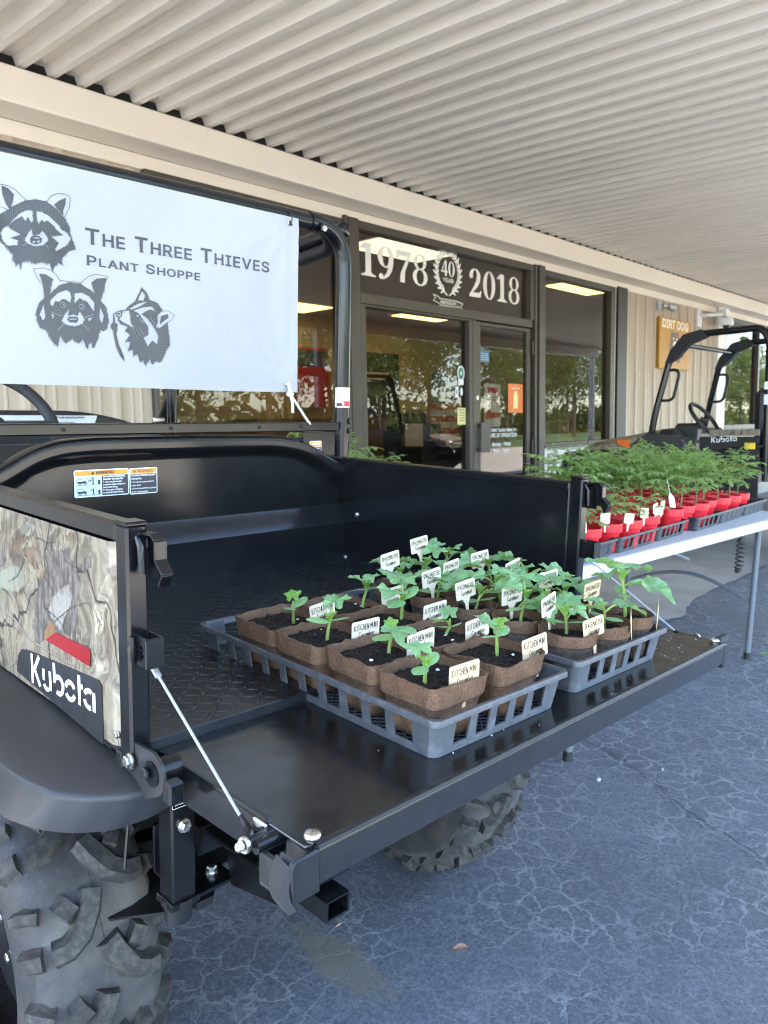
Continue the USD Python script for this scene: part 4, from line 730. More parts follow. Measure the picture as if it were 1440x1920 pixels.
# right side of the bed
obj('side_panel', MB().box((W, .0, -.03), (W + .026, L + .02, H - .012), .003).box((W - .002, .0, H - .022), (W + .0295, L + .04, H), .004), 'bed_black', U)
def post(x0, x1):
    return MB().box((x0, -.0315, -.035), (x1, .0, .2965), .0035).box((x0 - .0015, -.0335, .2935), (x1 + .0015, .0015, .301), .003)
obj('rear_post', post(W, W + .0292), 'gloss_black', U)
obj('corner_bolt', MB().hexbolt((W - .001, L - .07, .125), (-1, 0, 0), .006, .006), 'zinc', U); obj('corner_bolt', MB().hexbolt((W - .03, L - .055, .0), (0, 0, 1), .006, .006), 'zinc', U)
# left side: top rail, camo skin with its pressed corner, post
obj('top_rail', MB().box((-.0292, .0, .2705), (.0, L + .05, .2985), .004), 'gloss_black', U)
obj('side_panel', MB().box((-.018, .0, -.03), (-.001, L + .02, .2703), .001), 'bed_black', U)
cy = np.concatenate([np.linspace(.0, .11, 36), np.linspace(.12, .86, 20)]); cz = np.linspace(-.012, .2700, 80)
CY, CZ = np.meshgrid(cy, cz, indexing='ij')
def sstep(a, b, x): t = np.clip((x - a) / (b - a), 0, 1); return t * t * (3 - 2 * t)
cut = .066 + np.where(CZ > .165, -(CZ - .165) * .75, 0)
dent = (1 - sstep(cut - .012, cut + .004, CY)) * sstep(.070, .082, CZ) * (1 - sstep(.215, .224, CZ))
rounding = sstep(.02, .0, CY)
CX = -.0300 + .0095 * dent + .009 * rounding * (CZ < .30)
zlow = -.012 - .0 * CY
obj('camo_side_panel', MB().grid(np.stack([CX, CY, CZ], -1), flip=True), 'camo_print', U, smooth=60, label='camo printed side panel with a pressed rear corner')
CAMO = {'bark':[[(-229.3,213.4),(-193.0,231.4),(-136.1,242.2),(-137.3,228.4),(-107.9,206.3),(-104.8,189.5),(-125.0,156.1),(-135.7,133.9),(-146.7,111.3),(-190.0,103.1),(-207.9,121.9),(-239.3,110.7),(-272.9,90.0),(-277.6,106.4),(-269.7,147.0),(-248.7,172.4),(-220.3,202.5)],[(-106.8,221.9),(-84.3,237.0),(-33.9,259.8),(-28.2,257.1),(-59.8,231.8),(-94.2,216.4),(-112.5,215.1)],[(-273.8,107.3),(-233.2,120.5),(-208.1,119.8),(-240.6,97.6),(-242.1,82.2),(-264.2,70.3),(-278.2,80.0)],[(-416.3,199.0),(-398.0,197.2),(-390.4,184.8),(-407.5,170.5),(-420.6,165.9)],[(-140.4,132.9),(-124.7,160.1),(-118.2,157.6),(-128.1,115.7),(-116.0,98.7),(-138.0,105.3)]],'white':[[(-199.4,161.0),(-164.2,180.1),(-140.5,188.6),(-132.6,174.3),(-153.3,144.1),(-179.6,111.7),(-212.6,125.0),(-221.6,135.7)],[(-298.0,259.9),(-260.6,260.6),(-266.4,254.6),(-298.6,254.5)],[(-20.3,227.6),(-0.6,236.4),(0.7,226.0),(-28.8,215.1)]],'brown':[[(-379.7,197.8),(-353.1,222.0),(-317.6,233.7),(-271.9,252.8),(-261.0,246.0),(-319.3,218.3),(-368.7,190.6)],[(-314.1,214.7),(-264.1,226.7),(-248.9,221.7),(-293.4,202.9),(-316.5,203.5)],[(-153.1,257.2),(-125.2,267.0),(-119.1,260.2),(-144.5,250.7)],[(-299.2,199.8),(-271.0,210.8),(-251.8,192.9),(-268.1,187.9)],[(-362.1,146.7),(-326.1,158.0),(-322.4,141.0),(-352.3,130.6)]],'green':[[(-421.5,158.8),(-358.0,181.2),(-318.3,177.0),(-309.4,156.7),(-351.8,135.2),(-400.0,132.7),(-425.3,130.1)],[(-320.7,254.8),(-261.0,256.4),(-278.7,239.3),(-322.7,237.3)],[(-30.7,118.3),(-2.8,129.0),(-3.7,114.0),(-31.5,104.8)]],'orange':[[(-242.1,82.2),(-235.3,98.8),(-213.2,119.0),(-198.0,111.6),(-205.2,97.4),(-226.5,83.8)],[(-37.1,209.0),(-20.7,207.5),(-25.3,195.7),(-38.3,189.0)],[(-247.4,185.2),(-231.4,192.3),(-237.8,178.6)]],'limb':[[(-430.0,93.9),(-351.5,87.7),(-313.4,69.4),(-275.2,67.6),(-198.0,67.6),(-131.8,68.5)],[(-63.0,244.2),(-68.0,219.1),(-45.4,202.8),(-44.9,180.6)],[(-25.9,262.8),(-34.8,245.1),(-59.9,229.9)],[(-378.6,207.0),(-374.7,189.6),(-352.3,179.9),(-348.5,162.7)],[(-315.2,53.3),(-346.5,29.4),(-392.0,-1.2)],[(-25.0,214.0),(1.9,213.6)],[(-72.5,103.8),(-34.7,119.1),(-2.8,129.9)]],'twig':[[(-261.7,239.2),(-236.7,241.6),(-219.5,237.1),(-217.7,229.6),(-180.4,211.3)],[(-219.5,237.1),(-177.4,245.8)],[(-203.3,118.8),(-138.6,155.2),(-84.5,174.3),(-68.1,168.2),(-49.5,171.2)],[(-242.0,135.6),(-187.7,128.4),(-146.9,109.2)],[(-360.5,160.6),(-352.8,126.0),(-333.9,89.4)],[(-165.4,111.0),(-168.8,126.5),(-143.4,152.2)],[(-298.5,206.4),(-342.6,163.8),(-386.0,146.8)],[(-433.5,67.0),(-395.7,68.5),(-364.7,75.6),(-336.8,63.8)],[(-271.9,252.8),(-284.8,232.0),(-320.8,205.0)],[(-232.2,183.8),(-189.5,163.0),(-180.8,152.5)],[(-155.9,223.4),(-133.6,217.3),(-102.7,218.8)],[(-412.7,130.2),(-376.6,125.8),(-349.8,101.7)],[(-321.4,150.0),(-301.0,132.0),(-280.2,123.3)]],'contour':[[(-82.0,269.3),(-91.3,256.7),(-118.9,235.2),(-133.5,219.3),(-117.0,202.7),(-93.8,193.6),(-110.9,166.9),(-122.0,137.0),(-122.1,107.2)],[(-76.5,270.0),(-85.8,257.5),(-113.1,236.2),(-127.6,220.3),(-111.2,203.8),(-88.1,194.6),(-105.1,168.1),(-116.1,138.3),(-116.2,108.6)],[(-71.1,270.8),(-80.2,258.3),(-107.4,237.1),(-121.7,221.3),(-105.4,204.8),(-82.6,195.7),(-99.4,169.3),(-110.3,139.7),(-110.3,110.1)],[(-65.7,271.6),(-74.8,259.1),(-101.7,238.0),(-115.9,222.2),(-99.7,205.9),(-77.0,196.8),(-93.7,170.5),(-104.5,141.0),(-104.5,111.5)],[(-60.3,272.3),(-69.3,259.9),(-96.0,238.9),(-110.2,223.2),(-94.1,206.9),(-71.5,197.8),(-88.1,171.6),(-98.8,142.2),(-98.7,112.9)],[(-55.0,273.1),(-63.9,260.7),(-90.4,239.8),(-104.4,224.2),(-88.5,207.9),(-66.1,198.8),(-82.5,172.8),(-93.1,143.5),(-93.0,114.3)],[(-49.7,273.8),(-58.6,261.5),(-84.9,240.7),(-98.8,225.2),(-82.9,208.9),(-60.7,199.9),(-76.9,174.0),(-87.4,144.8),(-87.3,115.7)],[(-44.4,274.6),(-53.3,262.3),(-79.3,241.6),(-93.1,226.1),(-77.4,209.9),(-55.3,200.9),(-71.4,175.1),(-81.8,146.1),(-81.7,117.1)],[(-307.7,271.5),(-303.8,257.1),(-358.3,227.9),(-391.2,202.8),(-362.9,189.3),(-334.7,182.9),(-343.7,154.7),(-323.4,131.9),(-292.0,114.2),(-278.4,88.8)],[(-301.0,272.3),(-297.2,257.9),(-351.2,228.9),(-383.8,204.0),(-355.7,190.5),(-327.7,184.1),(-336.6,156.0),(-316.5,133.3),(-285.3,115.6),(-271.8,90.3)],[(-294.4,273.1),(-290.6,258.8),(-344.1,229.9),(-376.4,205.1),(-348.6,191.7),(-320.8,185.3),(-329.6,157.3),(-309.6,134.7),(-278.7,117.1),(-265.2,91.8)],[(-287.8,273.9),(-284.0,259.6),(-337.1,230.9),(-369.1,206.2),(-341.5,192.8),(-313.9,186.5),(-322.7,158.6),(-302.8,136.0),(-272.1,118.5),(-258.7,93.3)],[(-281.3,274.7),(-277.5,260.5),(-330.1,231.9),(-361.9,207.3),(-334.5,194.0),(-307.1,187.7),(-315.8,159.9),(-296.1,137.4),(-265.5,119.9),(-252.3,94.8)],[(-274.8,275.5),(-271.0,261.3),(-323.3,232.9),(-354.8,208.5),(-327.6,195.1),(-300.4,188.8),(-308.9,161.2),(-289.4,138.8),(-259.1,121.3),(-245.9,96.3)],[(-268.4,276.3),(-264.6,262.2),(-316.4,233.9),(-347.7,209.5),(-320.7,196.3),(-293.7,189.9),(-302.2,162.4),(-282.7,140.1),(-252.6,122.7),(-239.5,97.8)],[(-262.0,277.1),(-258.2,263.0),(-309.6,234.8),(-340.6,210.6),(-313.8,197.4),(-287.0,191.1),(-295.4,163.7),(-276.1,141.4),(-246.2,124.1),(-233.2,99.3)],[(-180.4,265.2),(-227.5,232.2),(-229.3,213.4),(-220.7,198.3),(-254.0,171.4),(-275.6,141.5)],[(-174.7,266.0),(-221.4,233.1),(-223.2,214.4),(-214.6,199.3),(-247.7,172.6),(-269.0,142.9)],[(-169.0,266.8),(-215.3,234.1),(-217.1,215.4),(-208.6,200.4),(-241.4,173.7),(-262.5,144.2)],[(-163.3,267.6),(-209.3,235.0),(-211.0,216.4),(-202.6,201.4),(-235.1,174.9),(-256.1,145.5)],[(-157.7,268.3),(-203.3,235.9),(-205.0,217.3),(-196.6,202.5),(-228.9,176.1),(-249.7,146.8)],[(-410.5,243.1),(-360.4,258.5),(-329.9,273.1)],[(-407.9,240.3),(-357.9,255.7),(-327.5,270.4)],[(-405.3,237.5),(-355.5,252.9),(-325.1,267.6)],[(-402.8,234.7),(-353.0,250.2),(-322.7,264.9)],[(-400.2,231.8),(-350.6,247.4),(-320.3,262.2)],[(-397.6,229.0),(-348.1,244.7),(-318.0,259.5)],[(-395.0,226.2),(-345.7,242.0),(-315.6,256.8)],[(-161.7,210.5),(-182.8,184.6),(-160.5,168.7)],[(-155.1,211.6),(-176.0,185.9),(-153.9,170.1)],[(-148.5,212.8),(-169.3,187.2),(-147.3,171.4)],[(-142.1,213.9),(-162.6,188.4),(-140.8,172.7)],[(-135.6,215.0),(-156.0,189.6),(-134.4,173.9)],[(-129.3,216.1),(-149.4,190.9),(-128.0,175.2)]]}
def onside(shape, mt, name, x, parent=U): return obj(name, MB().poly(shape, (x, 0, 0), (0, -1, 0), (0, 0, 1)), mt, parent)
# the printed woodland picture: bark, leaves, limbs and twigs as flat print on the skin
def frayed(pts, amp, step, seed):
    r_ = random.Random(seed); ring = Polygon(pts).buffer(0); ring = max(getattr(ring, 'geoms', [ring]), key=lambda g: g.area); ln = LineString(ring.exterior.coords); n = max(8, int(ln.length / step)); out = []
    for i in range(n):
        p = ln.interpolate(i * ln.length / n); out.append((p.x + r_.uniform(-amp, amp) * .6, p.y + r_.uniform(-amp, amp) * 1.5))
    return Polygon(out).buffer(0)
def brush(pts, w0, w1, wob, seed):
    r_ = random.Random(seed); q = bend([np.array([a, b, 0.0]) for a, b in pts], 12, 4)[:, :2]; d = np.r_[0, np.cumsum(np.linalg.norm(np.diff(q, axis=0), axis=1))]; n = max(6, int(d[-1] / 4)); t = np.linspace(0, d[-1], n)
    x = np.interp(t, d, q[:, 0]) + np.array([r_.uniform(-wob, wob) for _ in t]); y = np.interp(t, d, q[:, 1]); w_ = np.linspace(w0, w1, n) * np.array([r_.uniform(.7, 1.3) for _ in t])
    g = np.stack([np.gradient(x), np.gradient(y)], 1); g /= np.maximum(np.linalg.norm(g, axis=1, keepdims=True), 1e-6); nx_ = np.stack([-g[:, 1], g[:, 0]], 1); c_ = np.stack([x, y], 1)
    return Polygon(np.vstack([c_ + nx_ * w_[:, None] / 2, (c_ - nx_ * w_[:, None] / 2)[::-1]])).buffer(0)
skin_area = sbox(-500, -9, -69, 267)
def printed_camo(shapes, mt, lay):
    g = affinity.scale(unary_union(shapes).intersection(skin_area), .001, .001, origin=(0, 0)); tag(onside(g, mt, 'camo_figure', -.03010 - .00012 * lay), kind='stuff')
printed_camo([frayed(p, 1.6, 2.2, 5 + i) for i, p in enumerate(CAMO['brown'])], 'camo_brown', 1); printed_camo([frayed(p, 1.6, 2.2, 25 + i) for i, p in enumerate(CAMO['green'])], 'camo_green', 2)
printed_camo([frayed(p, 1.5, 1.8, 35 + i) for i, p in enumerate(CAMO['bark'])], 'camo_bark', 3); printed_camo([frayed(p, 2.2, 1.6, 45 + i) for i, p in enumerate(CAMO['white'])], 'camo_white', 4)
printed_camo([brush(p, .8, .5, .35, 100 + i) for i, p in enumerate(CAMO['contour'])], 'camo_line', 5)
printed_camo([frayed(p, .5, 1.5, 65 + i) for i, p in enumerate(CAMO['orange'])], 'camo_orange', 6)
printed_camo([brush(p, 4.2, 2.2, .3, 200 + i) for i, p in enumerate(CAMO['limb'])], 'camo_line', 7); printed_camo([affinity.translate(brush(p, 3.0, 1.4, .3, 200 + i), .5, .6) for i, p in enumerate(CAMO['limb'])], 'camo_limb', 8)
printed_camo([brush(p, 1.7, .7, .3, 300 + i) for i, p in enumerate(CAMO['twig'])], 'camo_line', 8.5)
# shapes on the left side are drawn in (-y, z): reading runs towards the rear
onside(Polygon([(-.230, .085), (-.195, .1045), (-.079, .1075), (-.081, .0835)]).buffer(.001, join_style=2), 'red_reflector', 'reflector', -.0316)
bd = Polygon([(-.361, .0), (-.352, .030), (-.334, .045), (-.30, .050), (-.055, .070), (-.046, .064), (-.0455, -.0195), (-.05, -.020)]).buffer(-.002).buffer(.002)
obj('name_badge', MB().poly(bd, (-.0303, 0, 0), (0, -1, 0), (0, 0, 1), .0016), 'badge_black', U)
# stencil style lettering: strokes with gaps, in letter boxes
def kubota(pen):
    A = lambda cx, cy, r, a0, a1, n=14: [(cx + r * math.cos(math.radians(a0 + (a1 - a0) * i / n)), cy + r * math.sin(math.radians(a0 + (a1 - a0) * i / n))) for i in range(n + 1)]
    S = [[(0, 0), (0, 1)], [(.50, 1), (.16, .52), (.52, 0)],
         [(.78, .66), (.78, .28)], A(.98, .22, .20, 200, 300), [(1.20, .66), (1.20, .02)],
         [(1.48, 1), (1.48, .36)], A(1.74, .33, .27, 140, -120), 
         A(2.44, .33, .27, -20, -150, 12), A(2.44, .33, .27, 165, 25, 12),
         [(2.98, .95), (2.98, .02)], [(2.98, .62), (3.18, .62)],
         A(3.52, .33, .27, 150, -30, 16)[0:9], [(3.79, .60), (3.79, .02)], A(3.52, .33, .25, 190, 290, 10)]
    return unary_union([LineString(s).buffer(pen / 2, cap_style=2, join_style=1) for s in S])
kb = kubota(.155)
ax = affinity.affine_transform(kb, [.0585, 0, .0050, .0485, -.291, -.0005])    # sheared along the badge
onside(ax, 'white_print', 'badge_lettering', -.0324)
onside(affinity.affine_transform(fit_text('WOODLAND PRINT', 0, 0, .040, .0028, 1), [0, -1, 1, 0, -.063, .095]), 'under_black', 'edge_print', -.0314)
obj('rear_post', post(-.0292, .0), 'gloss_black', U)
obj('panel_trim', MB().box((-.030, -.004, -.045), (-.012, .012, -.016), .002), 'satin_black', U)
# latch catch at the top of each post and the cable bracket below
def hook(x0):
    b = MB(); y0 = -.0315
    b.poly(Polygon([(0, .228), (0, .286), (.034, .286), (.041, .279), (.041, .256), (.058, .240), (.046, .226), (.041, .224), (.034, .236), (.024, .236), (.022, .228)]), (x0 + .014, y0, 0), (0, -1, 0), (0, 0, 1), -.004)
    strip = [(.0, .286), (.034, .288), (.043, .281), (.043, .257), (.060, .241), (.050, .224)]
    for a, c_ in zip(strip, strip[1:]): b.bar((x0 + .007, y0 - a[0], a[1]), (x0 + .007, y0 - c_[0], c_[1]), .016, .0035, up=(0, -(c_[1] - a[1]), -(c_[0] - a[0])), b=.0008)
    b.cyl((x0 - .004, y0 - .004, .284), (x0 + .012, y0 - .004, .284), .005, 10); b.tube([(x0 - .002, y0 - .002, .282), (x0 - .001, y0 - .010, .270), (x0 - .001, y0 - .012, .236)], [.004, .0055, .005], 8)
    return b
obj('latch_catch', hook(-.0135), 'gloss_black', U, smooth=40); obj('latch_catch', hook(W + .012), 'gloss_black', U, smooth=40)
def cable_bracket(x0, s):
    b = MB(); y0 = -.0315; x1 = x0 + s * .020
    pl = rrect(.0, .115, .036, .1545, .003)
    hole = unary_union([shapely.geometry.Point(.019, .1390).buffer(.0045), sbox(.0165, .124, .0215, .139), Polygon([(.012, .130), (.026, .126), (.026, .132), (.012, .135)])])
    for xx in (x0, x1): b.poly(pl.difference(hole) if xx == x0 else pl, (xx, y0, 0), (0, -1, 0), (0, 0, 1), -.003)
    b.box((min(x0, x1) - .003, y0 - .0365, .115), (max(x0, x1) + .003, y0 - .033, .1545), .001)
    b.tube([(x0 - s * .004, y0 - .003, .118), (x0 - s * .005, y0 - .003, .135), (x0 - s * .004, y0 - .003, .152)], [.004, .006, .004], 8)
    return b
obj('cable_bracket', cable_bracket(-.022, 1), 'gloss_black', U, smooth=30); obj('cable_bracket', cable_bracket(W + .030, -1), 'gloss_black', U, smooth=30)
for xa, xb_, s in ((-.006, -.006, -1), (W + .022, W + .050, 1)):
    p0, p1 = np.array([xa, -.050, .112]), np.array([xb_, -.250, -.016]); d = unit(p1 - p0)
    cg = group_part('tailgate_cable', U)
    obj('strand', MB().tube([p0, p1], .0019, 10), 'cable', cg, smooth=True)
    obj('end_fitting', MB().cyl(p0 - d * .004, p0 + d * .018, .0045, 10), 'galvanised', cg)
    q = np.array([xb_ - (.018 if s < 0 else -.01), -.287, -.0225])
    obj('end_fitting', MB().tube([p1 - d * .004, p1 + d * .004, p1 + d * .020, q], [.0035, .004, .005, .0055], 10), 'satin_black', cg, smooth=True)
    obj('eye_bolt', MB().lathe([(.004, -.0025), (.009, -.0025), (.0098, 0), (.009, .0025), (.004, .0025), (.004, -.0025)], q + np.array([s * .004, 0, 0]), (1, 0, 0), 18).hexbolt(q + np.array([s * .008, 0, 0]), (s, 0, 0), .0052, .0065), 'zinc', cg, smooth=40)
    obj('stud', MB().cyl(q, q - np.array([s * .036, 0, 0]), .0065, 12), 'satin_black', cg)
# hinge plates at the rear corners
for x0, s in ((-.0245, -1), (W + .026, 1)):
    hg = group_part('hinge_plate', U)
    sh = unary_union([shapely.geometry.Point(.077, -.020).buffer(.0265, 12), Polygon([(-.02, .000), (-.02, -.03), (.05, -.062), (.085, -.046), (.077, .0065)])]).buffer(.003)
    obj('plate', MB().poly(sh, (x0, 0, 0), (0, -1, 0), (0, 0, 1), .004 * s), 'plastic_black', hg)
    obj('bolt', MB().hexbolt((x0 + s * .004, -.028, -.018), (s, 0, 0), .0085, .009), 'zinc', hg, smooth=30); obj('pin', MB().cyl((x0 + s * .003, -.070, -.020), (x0 + s * .010, -.070, -.020), .0085, 16, .002), 'satin_black', hg, smooth=30)
    obj('bolt', MB().hexbolt((x0 + s * .002, .010, .004), (s, 0, 0), .004, .005), 'zinc', hg, smooth=30)
    obj('hinge_barrel', MB().cyl((x0 + s * .002, -.077, -.020), (x0 - s * .036, -.077, -.020), .017, 24), 'gloss_black', hg, smooth=40)
    obj('stop_block', MB().box((x0 - .002 if s < 0 else x0 - .02, -.124, -.048), (x0 + .020 if s < 0 else x0 + .002, -.105, -.018), .003), 'gloss_black', hg)
# tailgate folded down
TG = group_part('tailgate', U)
x0, x1, yr, zt = .010, 1.103, -.3550, -.0155
obj('plate', MB().box((x0, yr + .010, zt - .004), (x1, -.030, zt), .0008), 'tailgate_plate', TG)
lipp = np.array([(yr + .030, zt - .0005), (yr + .014, zt - .0003), (yr + .009, zt + .0012), (yr + .0055, zt + .0012), (yr + .0025, zt - .0002), (yr + .0006, zt - .003), (yr, zt - .007), (yr, zt - .041), (yr + .004, zt - .0455), (yr + .02, zt - .0455)])
obj('rear_lip', MB().grid(np.array([[[x, y, z] for y, z in lipp] for x in (x0 + .012, x1)])), 'tailgate_black', TG, smooth=45)
obj('side_flange', MB().poly(Polygon([(.030, zt), (.030, zt - .030), (.060, zt - .046), (.10, zt - .051), (.245, zt - .048), (.272, zt - .030), (.2800, zt - .001), (.276, zt + .0045), (.06, zt + .0015)]), (x0, 0, 0), (0, -1, 0), (0, 0, 1), -.005), 'gloss_black', TG)
obj('side_flange', MB().poly(Polygon([(.030, zt), (.030, zt - .030), (.10, zt - .051), (.34, zt - .045), (.352, zt), (.06, zt + .0015)]), (x1 + .002, 0, 0), (0, -1, 0), (0, 0, 1), .005), 'gloss_black', TG)
# corner channels with rubber bumpers and round caps
for s, xc in ((-1, x0), (1, x1)):
    cn = group_part('corner_channel', TG)
    a, b_ = (xc - .028, xc + .0125) if s < 0 else (xc - .006, xc + .010)
    obj('channel', MB().box((a, yr - .001, zt - .052), (b_, yr + .004, zt - .002), .002).box((a, yr + .004, zt - .052), (b_, yr + .055, zt - .048), .001).box((b_ - .004, yr + .004, zt - .05), (b_, yr + .055, zt - .004), .001).box((a, yr + .03, zt - .012), (a + .006, yr + .055, zt - .048)), 'tailgate_black', cn, smooth=30)
    xo = a - .002 if s < 0 else b_ + .002
    arc = [(xo - s * -.000 + s * (.010 * (1 - ((t - .5) / .5) ** 2)), yr + .002 + .05 * 0, zt - .056 + .056 * t) for t in np.linspace(0, 1, 9)]
    if s < 0:
        obj('bumper', MB().grid(np.array([[[x - (.004 if y < yr + .01 else 0), y, z] for y in (yr - .004, yr + .022)] for x, _, z in arc])).grid(np.array([[[x + .007, y, z] for y in (yr - .004, yr + .022)] for x, _, z in arc]), flip=True).grid(np.array([[[x + q, yr - .004, z] for q in (-.004, .007)] for x, _, z in arc]), flip=True), 'black_rubber', cn, smooth=40)
        obj('spacer', MB().cyl((xc - .03, yr + .060, zt - .010), (xc + .02, yr + .060, zt - .010), .008, 12), 'gloss_black', cn, smooth=40)
        obj('latch_plate', MB().box((xc - .012, yr + .066, zt - .03), (xc - .008, yr + .09, zt + .006), .001), 'chrome', cn)
    else:
        obj('bumper', MB().box((xc - .01, yr + .004, zt - .002), (xc + .03, yr + .02, zt + .012), .003), 'black_rubber', cn); obj('end_plate', MB().box((xc + .011, yr + .002, zt - .05), (xc + .014, yr + .03, zt - .004)), 'gloss_black', cn)
    p = np.array([.0255 if s < 0 else x1 - .012, -.3375, zt])
    obj('cap_bolt', MB().lathe([(.001, .0095), (.0068, .0092), (.0093, .0078), (.0100, .005), (.0095, .0025), (.007, .001), (.007, 0)], p, (0, 0, 1), 24), 'zinc', cn, smooth=50)
# crumbs of potting soil and perlite lying on the open tailgate
cr = MB()
for k in range(70):
    x, y = (rng.uniform(.92, 1.09), rng.uniform(-.33, -.12)) if k < 45 else (rng.uniform(.2, 1.0), rng.uniform(-.34, -.2))
    m_ = trimesh.creation.icosphere(0, rng.uniform(.0005, .0016)); cr.add(m_.vertices * (1, 1, .6) + (x, y, zt + .0006), m_.faces)
obj('potting_crumbs', cr, 'perlite', None, matrix=veh_matrix(), kind='stuff', label='pale crumbs of potting mix scattered on the open tailgate', cat='crumbs')

# ---------------------------------------------------------------- roll bar
RX = 1.088; RY = .815
def hoop(y, r): return bend([(-.030, y, -.05), (-.030, y, .944), (RX, y, .944), (RX, y, -.05)], .115, 10)
obj('roll_bar', MB().tube(hoop(RY, .0235), .0235, 18), 'gloss_black', U, smooth=True)
obj('bar_sleeve', MB().tube([(RX - .135, RY, .944), (RX - .100, RY, .944)], .0275, 18).box((RX - .115, RY - .036, .915), (RX - .098, RY - .018, .94), .003), 'gloss_black', U, smooth=40)
obj('gusset', MB().tube(bend([(RX - .13, RY + .03, .958), (RX - .045, RY + .035, .95), (RX + .0, RY + .05, .90), (RX, RY + .2, .88)], .05), .021, 12), 'satin_black', U, smooth=True)
obj('sleeve_bolt', MB().hexbolt((RX - .106, RY - .036, .925), (0, -1, 0), .006, .007), 'zinc', U)
cl_ = MB().cyl((RX, RY, .35), (RX, RY, .401), .0265, 18)
obj('post_clamp', cl_, 'gloss_black', U, smooth=40)
for z in (.392, .364): obj('clamp_bolt', MB().hexbolt((RX + .008, RY - .024, z), (.2, -1, 0), .0085, .008), 'satin_black', U)
lab = MB(); aa = np.linspace(math.radians(185), math.radians(300), 10)
def around(z0, z1, a0, a1, r): 
    aa = np.linspace(math.radians(a0), math.radians(a1), 12)
    return MB().grid(np.array([[[RX + r * math.cos(a), RY + r * math.sin(a), z] for z in (z0, z1)] for a in aa]))
pl_ = group_part('post_label', U)
obj('sheet', around(.433, .491, 175, 320, .0239), 'label_white', pl_, smooth=True)
for k in range(7): obj('text_line', around(.484 - .0042 * k, .4855 - .0042 * k, 192, 290 - (k * 37 % 40), .0242), 'label_black' , pl_, smooth=True)
obj('text_block', around(.436, .446, 190, 235, .0242), 'black_print', pl_, smooth=True); obj('text_block', around(.436, .452, 245, 300, .0242), 'paper_red', pl_, smooth=True)

# ---------------------------------------------------------------- cab, dash and wheel seen over the rail
obj('cab_pillar', MB().tube(bend([(RX - .005, 2.05, .1), (RX - .01, 1.72, .55), (RX, 1.55, .87), (RX, RY, .944)], .12), .022, 12), 'gloss_black', U, smooth=True)
obj('cab_pillar', MB().tube(bend([(-.03, 2.05, .1), (-.03, 1.72, .55), (-.03, 1.55, .87), (-.03, RY, .944)], .12), .022, 12), 'gloss_black', U, smooth=True)
obj('windshield_post', MB().tube([(.838, 1.36, .30), (.828, 1.35, .52)], .0165, 12), 'gloss_black', U, smooth=True)
obj('post_clip', MB().box((.76, 1.34, .37), (.80, 1.355, .385), .003), 'chrome', U)
dx = np.linspace(-.05, .80, 26); dz = .405 - .058 * np.clip((dx - .45) / .3, 0, 1.4) ** 2
obj('dashboard', MB().grid(np.array([[[x, y, z + o] for y, o in ((1.335, -.16), (1.34, -.012), (1.35, 0), (1.52, -.005), (1.60, -.15))] for x, z in zip(dx, dz)]), flip=True), 'plastic_black', U, smooth=50)
obj('dash_label', MB().poly(Polygon([(-.04, .363), (.56, .363), (.57, .391), (-.04, .393)]), (0, 1.3325, 0), EX, EZ), 'label_white', U)
obj('dash_label_text', MB().poly(unary_union([fit_text('Transmission', .445, .383, .53, .006, 2), sbox(-.04, .375, .42, .377), sbox(-.04, .37, .5, .3715)]), (0, 1.3315, 0), EX, EZ), 'black_print', U)
a = np.linspace(0, 2 * np.pi, 40, endpoint=False); sw = np.array([.215, 1.15, .375]); ex_, ey_ = unit((1, .1, 0)), unit((-.1, .55, .85))
obj('steering_wheel', MB().tube([sw + .155 * (math.cos(t) * ex_ + math.sin(t) * ey_) * 1.0 for t in a], .0155, 12, closed=True), 'black_rubber', U, smooth=True)
obj('steering_hub', MB().cyl(sw, sw + np.array([0, .18, -.12]), .03, 12).bar(sw - ex_ * .15, sw + ex_ * .15, .03, .012), 'plastic_black', U)
obj('seat_base', MB().box((.02, .92, -.05), (1.04, 1.28, .12), .03), 'black_rubber', U); obj('seat_back', MB().box((.02, .86, .10), (1.04, .93, .34), .02), 'black_rubber', U)
obj('cab_floor', MB().box((-.03, .84, -.36), (W + .03, 2.0, -.30), .01), 'satin_black', U)
hoodp = np.array([[[x, y, z - .08 * (abs(x - .53) / .55) ** 2] for y, z in ((1.55, .30), (1.9, .28), (2.25, .20), (2.40, .08), (2.42, -.2))] for x in np.linspace(-.04, 1.10, 14)])
obj('hood', MB().grid(hoodp, flip=True), 'camo_print', U, smooth=60)
for xx in (-.06, 1.12): obj('front_fender', MB().box((xx - .06, 1.72, -.22), (xx + .06, 2.38, -.06), .05), 'plastic_black', U)

